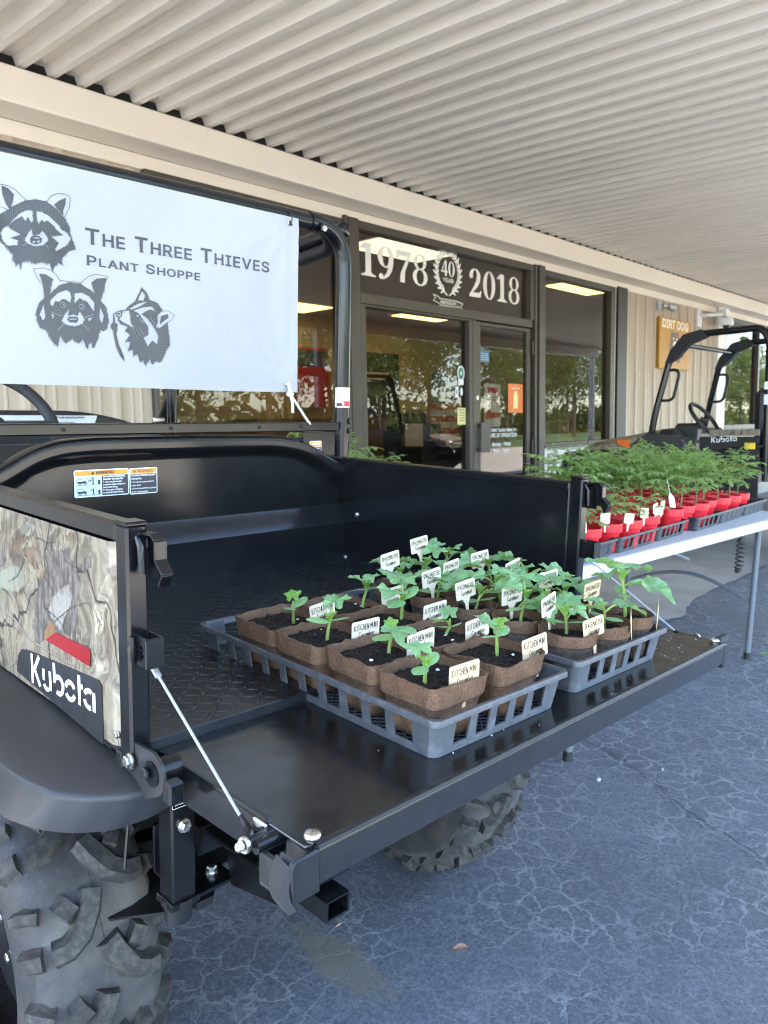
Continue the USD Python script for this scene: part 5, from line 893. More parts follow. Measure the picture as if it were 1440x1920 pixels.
# ---------------------------------------------------------------- rear fender
def fender(s):
    mx = lambda x: x if s < 0 else W - x
    inner = [(-.024, .80, -.016), (-.024, .44, -.014), (-.024, .20, -.018), (-.024, .08, -.022), (-.024, .02, -.030), (-.022, -.020, -.040), (-.018, -.040, -.046), (-.014, -.046, -.050), (-.010, -.049, -.053)]
    mid = [(-.098, .80, -.024), (-.090, .44, -.022), (-.088, .20, -.026), (-.080, .08, -.030), (-.070, .022, -.036), (-.048, -.016, -.043), (-.030, -.038, -.047), (-.018, -.046, -.051), (-.004, -.050, -.054)]
    crest = [(-.150, .80, -.040), (-.142, .44, -.040), (-.138, .20, -.044), (-.131, .085, -.046), (-.113, .022, -.049), (-.078, -.020, -.051), (-.040, -.045, -.053), (.0, -.052, -.056), (.05, -.046, -.060)]
    cr2 = [(x + (-.007 if i < 5 else -.002), y + (-.006 if i > 3 else 0), z - .010) for i, (x, y, z) in enumerate(crest)]
    lip = [(-.160, .80, -.098), (-.158, .44, -.098), (-.154, .20, -.104), (-.148, .100, -.108), (-.124, .046, -.111), (-.093, .010, -.113), (-.050, -.018, -.114), (.0, -.028, -.110), (.058, -.022, -.100)]
    lip2 = [(x + .012, y + .012, z + .006) for x, y, z in lip]
    up = lambda q: np.array(bend(q, .05, 5))[:, :]
    rows_ = [np.array([np.interp(np.linspace(0, 1, 60), np.linspace(0, 1, len(q)), np.array(q)[:, k]) for k in range(3)]).T for q in (inner, mid, crest, cr2, lip, lip2)]
    k_ = np.hanning(7); k_ /= k_.sum(); sm = []
    for q in rows_: sm.append(np.stack([np.convolve(np.pad(q[:, k], 3, mode='edge'), k_, 'valid') for k in range(3)], 1))
    P = np.stack(sm, 1); P[..., 0] = mx(P[..., 0])
    return MB().grid(P, flip=(s > 0))
obj('rear_fender', fender(-1), 'plastic_black', U, smooth=50); obj('rear_fender', fender(1), 'plastic_black', U, smooth=50)
obj('mud_flap', MB().box((-.09, .70, -.32), (.07, .715, -.03), .004), 'plastic_black', U)

# ---------------------------------------------------------------- wheels: tyre with block lugs, rim
def tyre_profile(Rt, w):
    h = w / 2
    return [(Rt * .56, -h * .80), (Rt * .62, -h * .96), (Rt * .74, -h * 1.0), (Rt * .86, -h * .95), (Rt * .935, -h * .80), (Rt * .965, -h * .5), (Rt * .975, 0), (Rt * .965, h * .5), (Rt * .935, h * .80), (Rt * .86, h * .95), (Rt * .74, h * 1.0), (Rt * .62, h * .96), (Rt * .56, h * .80)]
def surf(Rt, w, s, a, lift=0.0):
    """Point on the carcass: s from -1.25 to 1.25 across (beyond 1 = down the shoulder), a = angle."""
    h = w / 2
    ss = np.array([-1.6, -1.3, -1.05, -.8, -.4, 0, .4, .8, 1.05, 1.3, 1.6]); rr = np.array([.74, .84, .905, .945, .968, .975, .968, .945, .905, .84, .74]) * Rt; xx = np.array([-1.0, -.97, -.90, -.76, -.40, 0, .40, .76, .90, .97, 1.0]) * h
    r = np.interp(s, ss, rr); x = np.interp(s, ss, xx)
    nx = np.interp(s, [-1.6, -1.05, -.5, .5, 1.05, 1.6], [-1, -.72, -.2, .2, .72, 1.0]); nr = math.sqrt(max(0, 1 - nx * nx))
    return np.array([x + lift * nx, (r + lift * nr) * math.sin(a), (r + lift * nr) * math.cos(a)])
def lug(b, Rt, w, path, half, lift):
    """Raised block following path of (s, angle) with half width (angle units along the tread) and sloped flanks."""
    path = np.array(path, float); n = len(path); rings = []
    for i in range(n):
        t = path[min(i + 1, n - 1)] - path[max(i - 1, 0)]; tt = unit((t[0] * w / 2, t[1] * Rt)); nn = np.array([-tt[1], tt[0]])
        hw = np.broadcast_to(half, (n,))[i]
        ring = []
        for o, lf in ((-1.75, -.002), (-1.25, lift * .32), (-1.0, lift * .86), (-.84, lift), (.84, lift), (1.0, lift * .86), (1.25, lift * .32), (1.75, -.002)):
            ring.append(surf(Rt, w, path[i, 0] + o * hw * nn[0] / (w / 2), path[i, 1] + o * hw * nn[1] / Rt, lf))
        rings.append(ring)
    Rg = np.array(rings); b.grid(Rg, flip=True)
    for e, fl in ((0, False), (n - 1, True)):
        q = Rg[e]; tip = path[e] + (path[e] - path[1 if e == 0 else n - 2]) * .06
        ff = np.array([[0, i_, i_ + 1] for i_ in range(1, len(q) - 1)]); b.add(q, ff if not fl else ff[:, ::-1])
def wheel(parent, c_, Rt, w, n=12, phase=0.0, outward=-1, apart=False):
    g = group_part('wheel', parent)
    b = MB(); b.lathe(tyre_profile(Rt, w), (0, 0, 0), (1, 0, 0), 72)
    c_ = np.asarray(c_, float)
    tm = b.mesh(); tm.vertices += c_
    obj('tyre', tm, 'tyre_rubber', g, smooth=60)
    seam = MB(); seam.lathe([(Rt * .9752, -.0006), (Rt * .9785, 0), (Rt * .9752, .0006)], c_, (1, 0, 0), 72); obj('mould_seam', seam, 'lug_rubber', g)
    st_ = 2 * math.pi / n
    allb = MB()
    def one(path, half, lf):
        b_ = MB() if apart else allb
        lug(b_, Rt, w, path, half, lf)
        if apart:
            m_ = b_.mesh(); m_.vertices += c_; obj('tread_lug', m_, 'lug_rubber', g, smooth=40)
    for k in range(n):
        a0 = phase + k * st_; a1 = a0 + st_ / 2; lf = .020
        for sg, aa in ((1, a0), (-1, a1)):
            one([(sg * .04, aa + .17), (sg * .14, aa + .08), (sg * .30, aa - .02), (sg * .50, aa - .065), (sg * .70, aa - .07)], [.0125, .0135, .0135, .0135, .013], lf)
            one([(sg * .86, aa - .07), (sg * 1.10, aa - .068), (sg * 1.30, aa - .065)], .0125, lf * .95)
            ab = a1 if sg > 0 else a0
            one([(sg * .34, ab - .115), (sg * .52, ab - .16)], .0145, lf * .85)
            one([(sg * .80, ab - .12), (sg * 1.05, ab - .09), (sg * 1.30, ab - .085)], .0085, lf * .8)
    if not apart:
        m_ = allb.mesh(); m_.vertices += c_; obj('tread_lugs', m_, 'lug_rubber', g, smooth=25, kind='stuff')
    r_ = MB(); r_.lathe([(Rt * .57, -w * .40), (Rt * .52, -w * .38), (Rt * .50, -w * .30), (Rt * .50, w * .2), (Rt * .22, w * .22), (Rt * .20, w * .10), (.001, w * .10)] if outward > 0 else [(Rt * .57, w * .40), (Rt * .52, w * .38), (Rt * .50, w * .30), (Rt * .50, -w * .2), (Rt * .22, -w * .22), (Rt * .20, -w * .10), (.001, -w * .10)], c_, (1, 0, 0), 36)
    obj('rim', r_, 'satin_black', g, smooth=40)
    hb = MB()
    for k in range(4): hb.hexbolt(c_ + np.array([outward * w * .22, .05 * math.cos(k * math.pi / 2), .05 * math.sin(k * math.pi / 2)]), (outward, 0, 0), .009, .012)
    obj('wheel_nuts', hb, 'zinc', g)
    return g
wheel(U, (W / 2 - .52, .42, -.500), .300, .222, phase=.21, outward=-1, apart=True); wheel(U, (W / 2 + .52, .42, -.500), .300, .222, phase=.05, outward=1, apart=True)
wheel(U, (-.02, 2.05, -.520), .28, .20, phase=.1, outward=-1); wheel(U, (W + .02, 2.05, -.520), .28, .20, phase=.4, outward=1)

# ---------------------------------------------------------------- chassis seen under the tailgate
obj('frame_rail', MB().bar((.30, .0, -.10), (.30, 2.1, -.16), .05, .08), 'under_black', U); obj('frame_rail', MB().bar((.76, .0, -.10), (.76, 2.1, -.16), .05, .08), 'under_black', U)
obj('cross_member', MB().box((.125, .02, -.085), (W - .02, .07, -.045), .004), 'under_black', U)
dc = group_part('bed_prop_column', U)
obj('box_tube', MB().box((.0645, .034, -.310), (.1055, .075, -.09), .003), 'gloss_black', dc); obj('lower_tube', MB().cyl((.085, .054, -.345), (.085, .054, -.30), .0215, 20, .003).cyl((.085, .054, -.315), (.085, .054, -.303), .0265, 20), 'under_black', dc, smooth=40)
obj('bolt', MB().hexbolt((.0845, .034, -.181), (0, -1, 0), .0085, .010), 'zinc', dc, smooth=30)
obj('collar', MB().box((.060, .030, -.315), (.110, .079, -.302), .002), 'gloss_black', dc)
obj('column_label', MB().poly(rrect(.066, -.150, .106, -.128, .002).difference(rrect(.0667, -.1493, .1053, -.1287, .0015)).union(fit_text('ensure to any', .070, -.1345, .092, .0036, 1)).union(fit_text('ratchet and tighten', .070, -.1400, .099, .0036, 1)).union(fit_text('the bolts', .070, -.1455, .085, .0036, 1)), (0, .0335, 0), EX, EZ), 'white_print', dc)
obj('axle_tube', MB().cyl((-.02, .42, -.50), (W + .02, .42, -.50), .035, 14), 'under_black', U)
ax_ = group_part('transaxle', U)
obj('housing', MB().cyl((.10, .30, -.27), (.40, .18, -.235), .048, 24, .006).box((.32, .16, -.48), (.74, .60, -.20), .03), 'under_black', ax_, smooth=40)
obj('end_flange', MB().cyl((.215, .2385, -.254), (.222, .236, -.253), .064, 24), 'gloss_black', ax_)
fb = MB()
for k in range(6): fb.hexbolt(np.array([.222, .236, -.253]) + .052 * np.array([0.37 * math.cos(k * 1.05), -.93 * 0 + .9 * math.cos(k * 1.05) * .4, math.sin(k * 1.05)]), (.93, -.37, 0), .005, .007)
obj('flange_bolts', fb, 'zinc', ax_)
obj('mount_bracket', MB().box((.10, .05, -.325), (.19, .16, -.318), .001).box((.10, .155, -.32), (.19, .162, -.24), .001), 'gloss_black', U); obj('mount_bolt', MB().hexbolt((.165, .085, -.318), (0, 0, 1), .0085, .012), 'zinc', U, smooth=30)
obj('bright_bracket', MB().poly(Polygon([(0, 0), (.05, .012), (.075, -.03), (.06, -.035), (.02, -.012)]), (.19, .02, -.185), (.8, -.6, 0), (0, 0, 1), .003), 'galvanised', U)
obj('exhaust_pipe', MB().tube(bend([(.18, .9, -.25), (.18, .35, -.30), (.02, .22, -.325)], .06), .018, 12), 'under_black', U, smooth=True)
obj('brake_line', MB().tube([(.03, .12, -.14), (.06, .16, -.2), (.045, .15, -.29)], .003, 6).cyl((.0, .13, -.20), (.06, .13, -.19), .006, 8), 'under_black', U)
obj('suspension_arm', MB().bar((.10, .30, -.42), (.55, .32, -.36), .03, .03).bar((.10, .54, -.42), (.55, .52, -.36), .03, .03).bar((-.0, .34, -.345), (.35, .20, -.345), .03, .02), 'under_black', U)
obj('coil_shock', MB().tube([(.19 + .028 * math.cos(t), .42 + .028 * math.sin(t), -.40 + .0065 * t / (2 * math.pi) * 5) for t in np.linspace(0, 14 * math.pi, 120)], .006, 6).cyl((.19, .42, -.42), (.19, .42, -.12), .014, 12), 'under_black', U, smooth=True)
obj('skid_plate', MB().poly(Polygon([(.02, .155), (.135, .085), (.165, .085), (.235, .16), (.5, .16), (.5, .7), (.02, .7)]), (0, 0, -.372), (1, 0, 0), (0, 1, 0), .004).bar((.135, .088, -.366), (.165, .088, -.366), .010, .014), 'under_black', U)
hi = group_part('hitch_receiver', U); hx = .2075
obj('receiver_tube', MB().box((hx - .0225, -.18, -.2520), (hx + .0225, .12, -.2490)).box((hx - .0225, -.18, -.2800), (hx + .0225, .12, -.2770)).box((hx - .0225, -.18, -.277), (hx - .0185, .12, -.252)).box((hx + .0185, -.18, -.277), (hx + .0225, .12, -.252)).box((hx - .019, -.02, -.277), (hx + .019, -.012, -.252)), 'gloss_black', hi)
obj('side_plate', MB().box((hx - .05, -.13, -.2485), (hx + .05, .10, -.242), .002).bar((hx - .05, -.12, -.246), (hx - .03, .05, -.30), .004, .05), 'gloss_black', hi); obj('weld_plate', MB().box((hx - .03, -.155, -.2415), (hx + .05, -.125, -.225), .004), 'gloss_black', hi)
obj('hitch_bar', MB().bar((hx - .06, .12, -.262), (hx + .35, .12, -.262), .05, .05), 'gloss_black', hi)
# ---------------------------------------------------------------- banner tied to the roll bar
RAC = {'A_dark':[(120.1,811.3),(136.2,823.2),(149.7,833.5),(174.3,849.8),(188.0,854.4),(199.0,857.6),(221.1,857.1),(240.4,845.7),(257.0,829.4),(266.5,813.0),(267.5,797.9),(274.3,782.2),(278.3,770.2),(266.4,765.7),(251.3,751.0),(246.6,742.1),(249.2,732.7),(239.3,738.3),(228.8,723.0),(227.0,714.5),(222.0,733.2),(208.0,734.1),(191.2,729.1),(174.9,733.7),(165.2,728.3),(163.3,714.6),(158.3,724.7),(152.7,718.6),(148.1,734.0),(143.7,725.4),(148.3,739.4),(138.2,751.2),(120.7,767.1),(116.3,784.7)],'A_white':[[(140.1,793.8),(151.3,810.1),(165.2,824.4),(179.0,832.6),(189.9,833.5),(189.9,815.3),(184.8,809.1),(179.8,820.3),(175.4,811.5),(169.0,819.7),(159.4,812.8),(153.9,809.2)],[(199.4,833.6),(209.1,834.7),(222.8,829.0),(233.8,821.4),(244.9,813.6),(248.1,807.3),(233.4,810.4),(219.7,820.3),(213.9,815.3),(210.0,820.0),(202.6,809.9),(199.7,819.6)],[(140.2,795.1),(132.1,789.8),(126.4,779.7),(128.4,765.6),(138.5,756.6),(157.2,760.7),(157.1,770.5),(143.1,772.6),(163.4,781.6),(145.1,788.0)],[(233.7,818.6),(247.5,805.8),(261.7,799.8),(268.7,789.8),(259.4,774.4),(237.3,760.1),(235.1,764.0),(243.6,777.6),(229.7,786.5),(252.8,792.9),(237.4,804.2)],[(187.0,796.0),(178.3,783.9),(172.9,771.1),(180.3,766.0),(192.5,763.2),(209.3,768.4),(220.1,778.2),(217.1,787.3),(208.2,796.8),(202.3,787.7),(190.6,783.2)]],'A_dark2':[[(182.7,776.6),(187.8,783.3),(200.3,785.2),(207.6,780.4),(206.1,772.0),(194.0,766.1),(183.4,768.6)],[(130.6,872.8),(143.4,870.1),(154.8,859.3),(150.6,842.8),(144.2,828.6),(136.9,839.0),(132.3,852.4)],[(261.4,872.7),(246.8,864.5),(235.9,854.4),(243.3,846.2),(254.9,834.5),(254.7,845.5),(260.0,858.8)]],'A_white2':[[(187.7,779.5),(200.2,782.0),(203.6,778.7),(195.9,778.6)],[(187.4,771.9),(193.5,773.9),(193.3,770.1),(188.7,769.4)],[(197.1,774.4),(203.5,776.0),(201.7,771.3),(197.2,770.4)]],'A_line':[[(125.5,874.4),(143.6,874.9),(159.1,869.3),(169.4,859.4),(181.1,852.4)],[(219.7,856.8),(230.0,870.9),(244.4,878.5),(261.7,880.4),(270.8,875.8),(269.5,856.3),(260.2,838.2),(255.6,830.5)],[(123.6,831.4),(136.4,828.5),(144.1,825.9)],[(122.4,803.9),(135.9,816.6),(152.1,828.7)]],'A_wline':[[(145.2,790.6),(163.4,781.6)],[(167.9,760.9),(180.5,769.5)],[(215.0,769.2),(220.3,761.8)],[(226.9,787.5),(252.8,793.4)]],'B_dark':[(201.4,707.2),(214.0,707.4),(229.3,699.5),(224.3,680.9),(221.9,668.1),(240.4,687.7),(264.0,696.6),(287.7,696.5),(311.6,684.9),(319.0,678.5),(312.1,702.2),(324.7,712.4),(346.6,716.4),(339.5,687.9),(331.1,666.6),(344.8,653.3),(350.2,624.3),(346.6,606.3),(336.9,599.6),(329.2,604.9),(320.4,571.9),(310.7,559.5),(308.2,577.0),(298.4,558.7),(289.9,580.1),(280.5,569.3),(265.8,578.4),(250.6,567.3),(239.5,583.7),(234.2,559.2),(224.4,568.5),(216.3,582.1),(211.1,592.9),(197.1,597.5),(189.8,624.6),(196.1,644.6),(209.4,659.8),(208.6,676.4)],'B_white':[[(220.2,647.0),(222.5,655.6),(236.8,670.5),(254.6,679.2),(264.2,676.8),(265.8,664.3),(262.5,654.5),(253.9,660.2),(246.7,661.4),(239.1,653.1),(232.0,656.0),(226.7,643.4)],[(274.5,675.1),(290.1,677.4),(305.1,672.6),(317.8,659.5),(316.9,640.5),(308.1,651.3),(301.6,660.8),(292.6,662.7),(286.7,666.4),(279.9,660.0),(274.3,652.9)],[(262.0,639.7),(252.8,628.9),(244.0,612.5),(257.9,605.7),(272.7,604.9),(287.9,611.0),(294.9,621.1),(283.4,637.4),(279.4,627.0),(269.0,628.9),(260.0,625.3)],[(205.9,644.2),(198.1,622.6),(203.3,611.9),(208.3,617.9)],[(332.1,650.7),(339.4,632.3),(334.9,615.7),(329.9,628.5)],[(222.3,626.2),(226.5,623.7),(224.7,615.1)],[(303.5,623.3),(312.8,627.0),(306.4,617.7)]],'B_dark2':[[(256.2,617.8),(260.0,623.8),(277.9,625.4),(281.6,620.0),(277.4,612.4),(261.0,611.7)]],'B_white2':[[(259.8,619.6),(277.7,621.1),(276.1,618.7),(261.2,617.4)]],'B_eye':[(247.6,647.4),(289.7,648.1)],'B_line':[[(187.3,715.8),(207.5,720.3),(224.3,718.3),(235.4,710.0),(243.6,697.0)],[(187.3,715.8),(194.1,699.4),(201.5,688.0)],[(289.3,699.6),(306.4,714.5),(325.0,722.5),(352.3,719.5),(344.7,706.0),(342.5,685.4)],[(243.6,698.4),(258.2,698.8),(275.9,699.4),(290.8,699.7)]],'B_wline':[[(222.4,630.4),(243.9,623.9)],[(316.1,633.7),(296.0,625.5)],[(234.0,593.3),(249.2,608.7)],[(306.3,596.7),(289.4,610.5)],[(255.0,609.2),(268.3,608.2),(281.9,611.4)]],'C_dark':[(434.0,705.9),(447.2,693.7),(453.7,679.1),(474.3,673.5),(486.2,657.6),(480.6,641.6),(471.6,628.4),(467.9,615.7),(498.1,633.7),(501.2,605.7),(504.3,580.7),(493.3,564.2),(485.9,548.0),(475.0,534.9),(469.9,542.5),(457.5,530.9),(450.8,543.1),(440.1,527.0),(435.4,542.3),(426.7,535.6),(420.4,553.8),(410.1,547.1),(410.6,565.5),(397.1,558.6),(404.3,580.4),(391.0,579.5),(403.0,595.5),(391.6,603.7),(398.5,613.3),(379.0,619.3),(372.9,632.2),(367.3,640.7),(373.3,647.2),(392.8,650.5),(403.0,661.9),(416.4,670.8),(426.9,691.5)],'C_white':[[(385.5,645.9),(401.0,650.3),(403.0,637.9),(404.6,622.9),(411.7,612.9),(398.6,617.9),(382.4,625.6),(377.6,629.1),(384.3,636.2)],[(412.6,650.2),(439.7,660.9),(460.2,663.5),(468.7,652.9),(455.0,656.9),(444.6,652.2),(432.6,644.1),(449.3,632.7),(466.1,612.5),(474.5,597.5),(470.6,578.5),(458.7,587.1),(447.3,572.4),(436.5,591.8),(449.3,599.5),(449.0,617.3),(435.7,633.1),(424.2,646.4)],[(402.8,654.4),(424.7,667.7),(450.2,676.3),(433.0,664.9),(407.7,652.5)],[(434.4,695.9),(442.0,688.6),(437.7,677.5),(424.2,675.5)],[(473.7,645.6),(484.4,655.3),(502.1,656.9),(516.3,651.0),(508.9,637.8),(490.9,625.3),(476.6,615.8)]],'C_dark2':[[(482.4,644.9),(500.2,651.1),(502.5,642.9),(491.0,634.7),(478.5,624.3)],[(413.4,642.4),(424.2,645.8),(430.8,640.3),(422.2,634.1),(415.6,636.6)]],'C_white2':[[(419.0,640.8),(424.1,642.8),(425.7,639.3),(420.6,637.0)],[(425.7,636.8),(440.6,624.3),(432.2,628.2)]],'C_dark3':[[(356.4,616.0),(362.9,621.0),(372.5,617.3),(372.1,605.3),(369.2,593.1),(374.5,572.4),(385.3,548.8),(388.8,532.3),(377.0,545.4),(367.8,566.0),(363.0,589.6),(361.7,601.5),(355.5,607.0)],[(362.5,642.6),(366.4,631.7),(366.7,618.3),(361.6,619.4)],[(378.9,556.1),(385.2,544.3),(382.0,548.7)]],'C_ring':[(376.6,640.0)],'C_line':[[(473.7,645.6),(484.4,656.2),(502.1,658.5),(518.8,650.6),(509.6,636.9),(491.6,626.3)]],'C_wline':[[(406.8,615.5),(422.8,586.2)],[(411.8,618.0),(429.7,592.8)],[(415.2,620.1),(438.3,598.0)],[(452.9,639.2),(468.0,621.9)],[(442.6,638.3),(462.8,618.4)]]}
BY = .790
bn = thing('shop_banner', 'white mesh banner with three raccoon heads and THE THREE THIEVES PLANT SHOPPE lettering', 'banner', matrix=veh_matrix())
bx_ = np.linspace(-.04, .899, 60); bz = np.linspace(0, 1, 24)
def by_off(x, t): return BY + 0 * x
BX, BT = np.meshgrid(bx_, bz, indexing='ij')
zb = .4735 + .0012 * np.sin(BX * 7); zt_ = .9385 + .0035 * np.abs(np.sin((BX - .03) * np.pi / .42)) * 0
P = np.stack([BX, by_off(BX, BT), zb + (zt_ - zb) * BT], -1); P2 = P.copy(); P2[..., 1] += .0008
def folds(x, z):
    f = .0012 * np.sin(5.2 * x + 2.6 * z) + .0008 * np.sin(11 * x - 7 * z + 1.0)
    for gx, gz, k in ((.868, .921, 13), (.861, .495, 15), (.03, .921, 12), (.03, .495, 12)):
        d = np.hypot(x - gx, z - gz); f = f + .0022 * np.exp(-d / .12) * np.sin(k * np.arctan2(z - gz, x - gx + 1e-6)) * np.clip(d / .03, 0, 1)
    return f
def warped(mb, edge=.02):
    m_ = mb.mesh() if isinstance(mb, MB) else mb
    v, f_ = trimesh.remesh.subdivide_to_size(m_.vertices, m_.faces, edge, max_iter=12); v = np.array(v); v[:, 1] += folds(v[:, 0], v[:, 2]); return trimesh.Trimesh(v, f_, process=False)
obj('vinyl_sheet', warped(MB().grid(P).grid(P2, flip=True), .03), 'banner_vinyl', bn, smooth=True)
def fur(pts, amp=5.0, step=5.0, seed=0, down=.55):
    """Turns an outline (mm) into one with hair tips."""
    r_ = random.Random(seed); ring = Polygon(pts).buffer(0)
    ring = max(getattr(ring, 'geoms', [ring]), key=lambda g: g.area); co = list(ring.exterior.coords); ln = LineString(co); n = max(8, int(ln.length / step)); out = []
    c_ = ring.centroid
    for i in range(n):
        p = ln.interpolate(i * ln.length / n); out.append((p.x + r_.uniform(-.4, .4), p.y + r_.uniform(-.4, .4)))
        q = ln.interpolate((i + .5) * ln.length / n); d = unit((q.x - c_.x, q.y - c_.y)); k = amp * r_.uniform(.15, 1.0)
        out.append((q.x + d[0] * k, q.y + d[1] * k - down * k))
    return Polygon(out).buffer(0)
def printed(shape, nm, mt, y): 
    g = affinity.scale(shape, .001, .001, origin=(0, 0)); return obj(nm, warped(MB().poly(g, (0, y, 0), EX, EZ)), mt, bn)
def lines_(key, w_): return unary_union([LineString(l).buffer(w_, 3) for l in RAC[key]])
ya = BY - .0014
dk = unary_union([fur(RAC['A_dark'], 6, 2.8, 1)]).difference(unary_union([fur(p, 4.0, 2.2, 10 + i, .1) for i, p in enumerate(RAC['A_white'])])).union(unary_union([Polygon(p).buffer(0) for p in RAC['A_dark2']])).difference(unary_union([Polygon(p).buffer(0) for p in RAC['A_white2']])).union(lines_('A_line', .55)).difference(lines_('A_wline', .6))
printed(dk, 'raccoon_print', 'banner_ink', ya)
dk = fur(RAC['B_dark'], 5.5, 2.6, 2).difference(unary_union([fur(p, 3.4, 2.0, 30 + i, .1) for i, p in enumerate(RAC['B_white'])])).difference(unary_union([shapely.geometry.Point(p).buffer(6) for p in RAC['B_eye']])).union(unary_union([Polygon(p).buffer(0) for p in RAC['B_dark2']] + [shapely.geometry.Point(p).buffer(4.6) for p in RAC['B_eye']])).difference(unary_union([Polygon(p).buffer(0) for p in RAC['B_white2']] + [shapely.geometry.Point(p[0] + 1.5, p[1] + 1).buffer(1.4) for p in RAC['B_eye']])).union(lines_('B_line', .5)).difference(lines_('B_wline', .7))
printed(dk, 'raccoon_print', 'banner_ink', ya)
dk = fur(RAC['C_dark'], 5.0, 2.6, 3).difference(unary_union([fur(p, 3.0, 2.0, 50 + i, .1) for i, p in enumerate(RAC['C_white'])])).union(unary_union([Polygon(p).buffer(0) for p in RAC['C_dark2']])).difference(unary_union([Polygon(p).buffer(0) for p in RAC['C_white2']])).union(unary_union([Polygon(p).buffer(0) for p in RAC['C_dark3']])).union(lines_('C_line', .5)).difference(lines_('C_wline', .55))
q = RAC['C_ring'][0]; dk = dk.difference(shapely.geometry.Point(q).buffer(8)).union(shapely.geometry.Point(q).buffer(7.2).difference(shapely.geometry.Point(q).buffer(5.2))).union(shapely.geometry.Point(q[0] - .5, q[1] + .5).buffer(2.6))
printed(dk, 'raccoon_print', 'banner_ink', ya)
# lettering: wide capitals with small pointed serifs, first letters larger
def wide_caps(words, x0, x1, z, cap, small):
    per, x = [], 0.0
    for wd in words:
        gl = []
        for k, ch in enumerate(wd):
            hh = cap if k == 0 else small
            g = text_shape(ch, hh, 2, 1.32); a, b0, c_, d0 = g.bounds
            gl.append(affinity.translate(g, x - a, 0)); x += (c_ - a) + hh * .26
        x += cap * .62; per.append(unary_union(gl))
    u = unary_union(per); a, _, b, _ = u.bounds; out = []
    for u in per:
        u = affinity.affine_transform(u, [(x1 - x0) / (b - a), 0, 0, 1, x0 - a * (x1 - x0) / (b - a), z]); ser = []
        for g in getattr(u, 'geoms', [u]):                       # tiny serifs at the stroke ends
            sec = g.intersection(sbox(x0 - 1, z + .0002, x1 + 1, z + .001))
            for s_ in getattr(sec, 'geoms', [sec]):
                if not s_.is_empty and s_.bounds[2] - s_.bounds[0] < small * .40: ser.append(sbox(s_.bounds[0] - .0016, z, s_.bounds[2] + .0016, z + .0013))
        out.append(unary_union([u] + ser))
    return out
for wds, a_ in ((['THE', 'THREE', 'THIEVES'], (.302, .800, .7850, .0325, .0255)), (['PLANT', 'SHOPPE'], (.304, .591, .7395, .0205, .0170))):
    for g in wide_caps(wds, *a_): obj('lettering', warped(MB().poly(g, (0, ya, 0), EX, EZ)), 'banner_ink', bn)
for x, z in ((.868, .921), (.861, .495), (.03, .921), (.03, .495)):
    obj('grommet', MB().lathe([(.0035, 0), (.0038, .0015), (.006, .0018), (.0072, .0004), (.0072, 0)], (x, BY - .0030, z), (0, -1, 0), 20), 'zinc', bn, smooth=50)
    obj('grommet_hole', MB().cyl((x, BY - .0036, z), (x, BY - .0046, z), .0034, 12), 'foam_dark', bn)
zt2 = [(.868, BY - .006, .921), (.870, BY - .009, .932), (.871, BY - .006, .948), (.872, BY + .02, .965)]
obj('cable_tie', MB().tube(zt2, .0017, 8).cyl((.868, BY - .010, .916), (.868, BY - .004, .924), .0032, 8), 'black_print', bn, smooth=True)
rp = thing('banner_cord', 'white knotted cord tying the lower banner corner to the rail', 'cord', matrix=veh_matrix())
def twist(pts, r, turns):
    pts = bend(pts, .02, 5); d = np.r_[0, np.cumsum(np.linalg.norm(np.diff(pts, axis=0), axis=1))]; t = np.linspace(0, d[-1], 40); c_ = np.stack([np.interp(t, d, pts[:, k]) for k in range(3)], 1); b = MB()
    for ph in (0, 2.1, 4.2):
        a = t / d[-1] * turns * 2 * np.pi + ph; b.tube(c_ + r * .55 * np.stack([np.cos(a), np.sin(a), 0 * a], 1), r * .62, 6)
    return b
obj('strand', twist([(.861, BY - .004, .495), (.865, BY - .012, .478), (.868, BY - .010, .466), (.925, L - .001, .392), (.93, L - .002, .385)], .0042, 22), 'rope_white', rp, smooth=True)
obj('loose_end', twist([(.866, BY - .010, .470), (.872, BY - .014, .445), (.874, BY - .012, .418)], .0040, 10), 'rope_white', rp, smooth=True)
obj('knot', MB().tube([(.866 + .006 * math.cos(t), BY - .010 + .005 * math.sin(2 * t), .472 + .007 * math.sin(t)) for t in np.linspace(0, 2 * math.pi, 16, endpoint=False)], .0042, 8, closed=True).tube([(.861, BY - .003, .498), (.860, BY - .011, .490), (.866, BY - .012, .474)], .0036, 8), 'rope_white', rp, smooth=True)
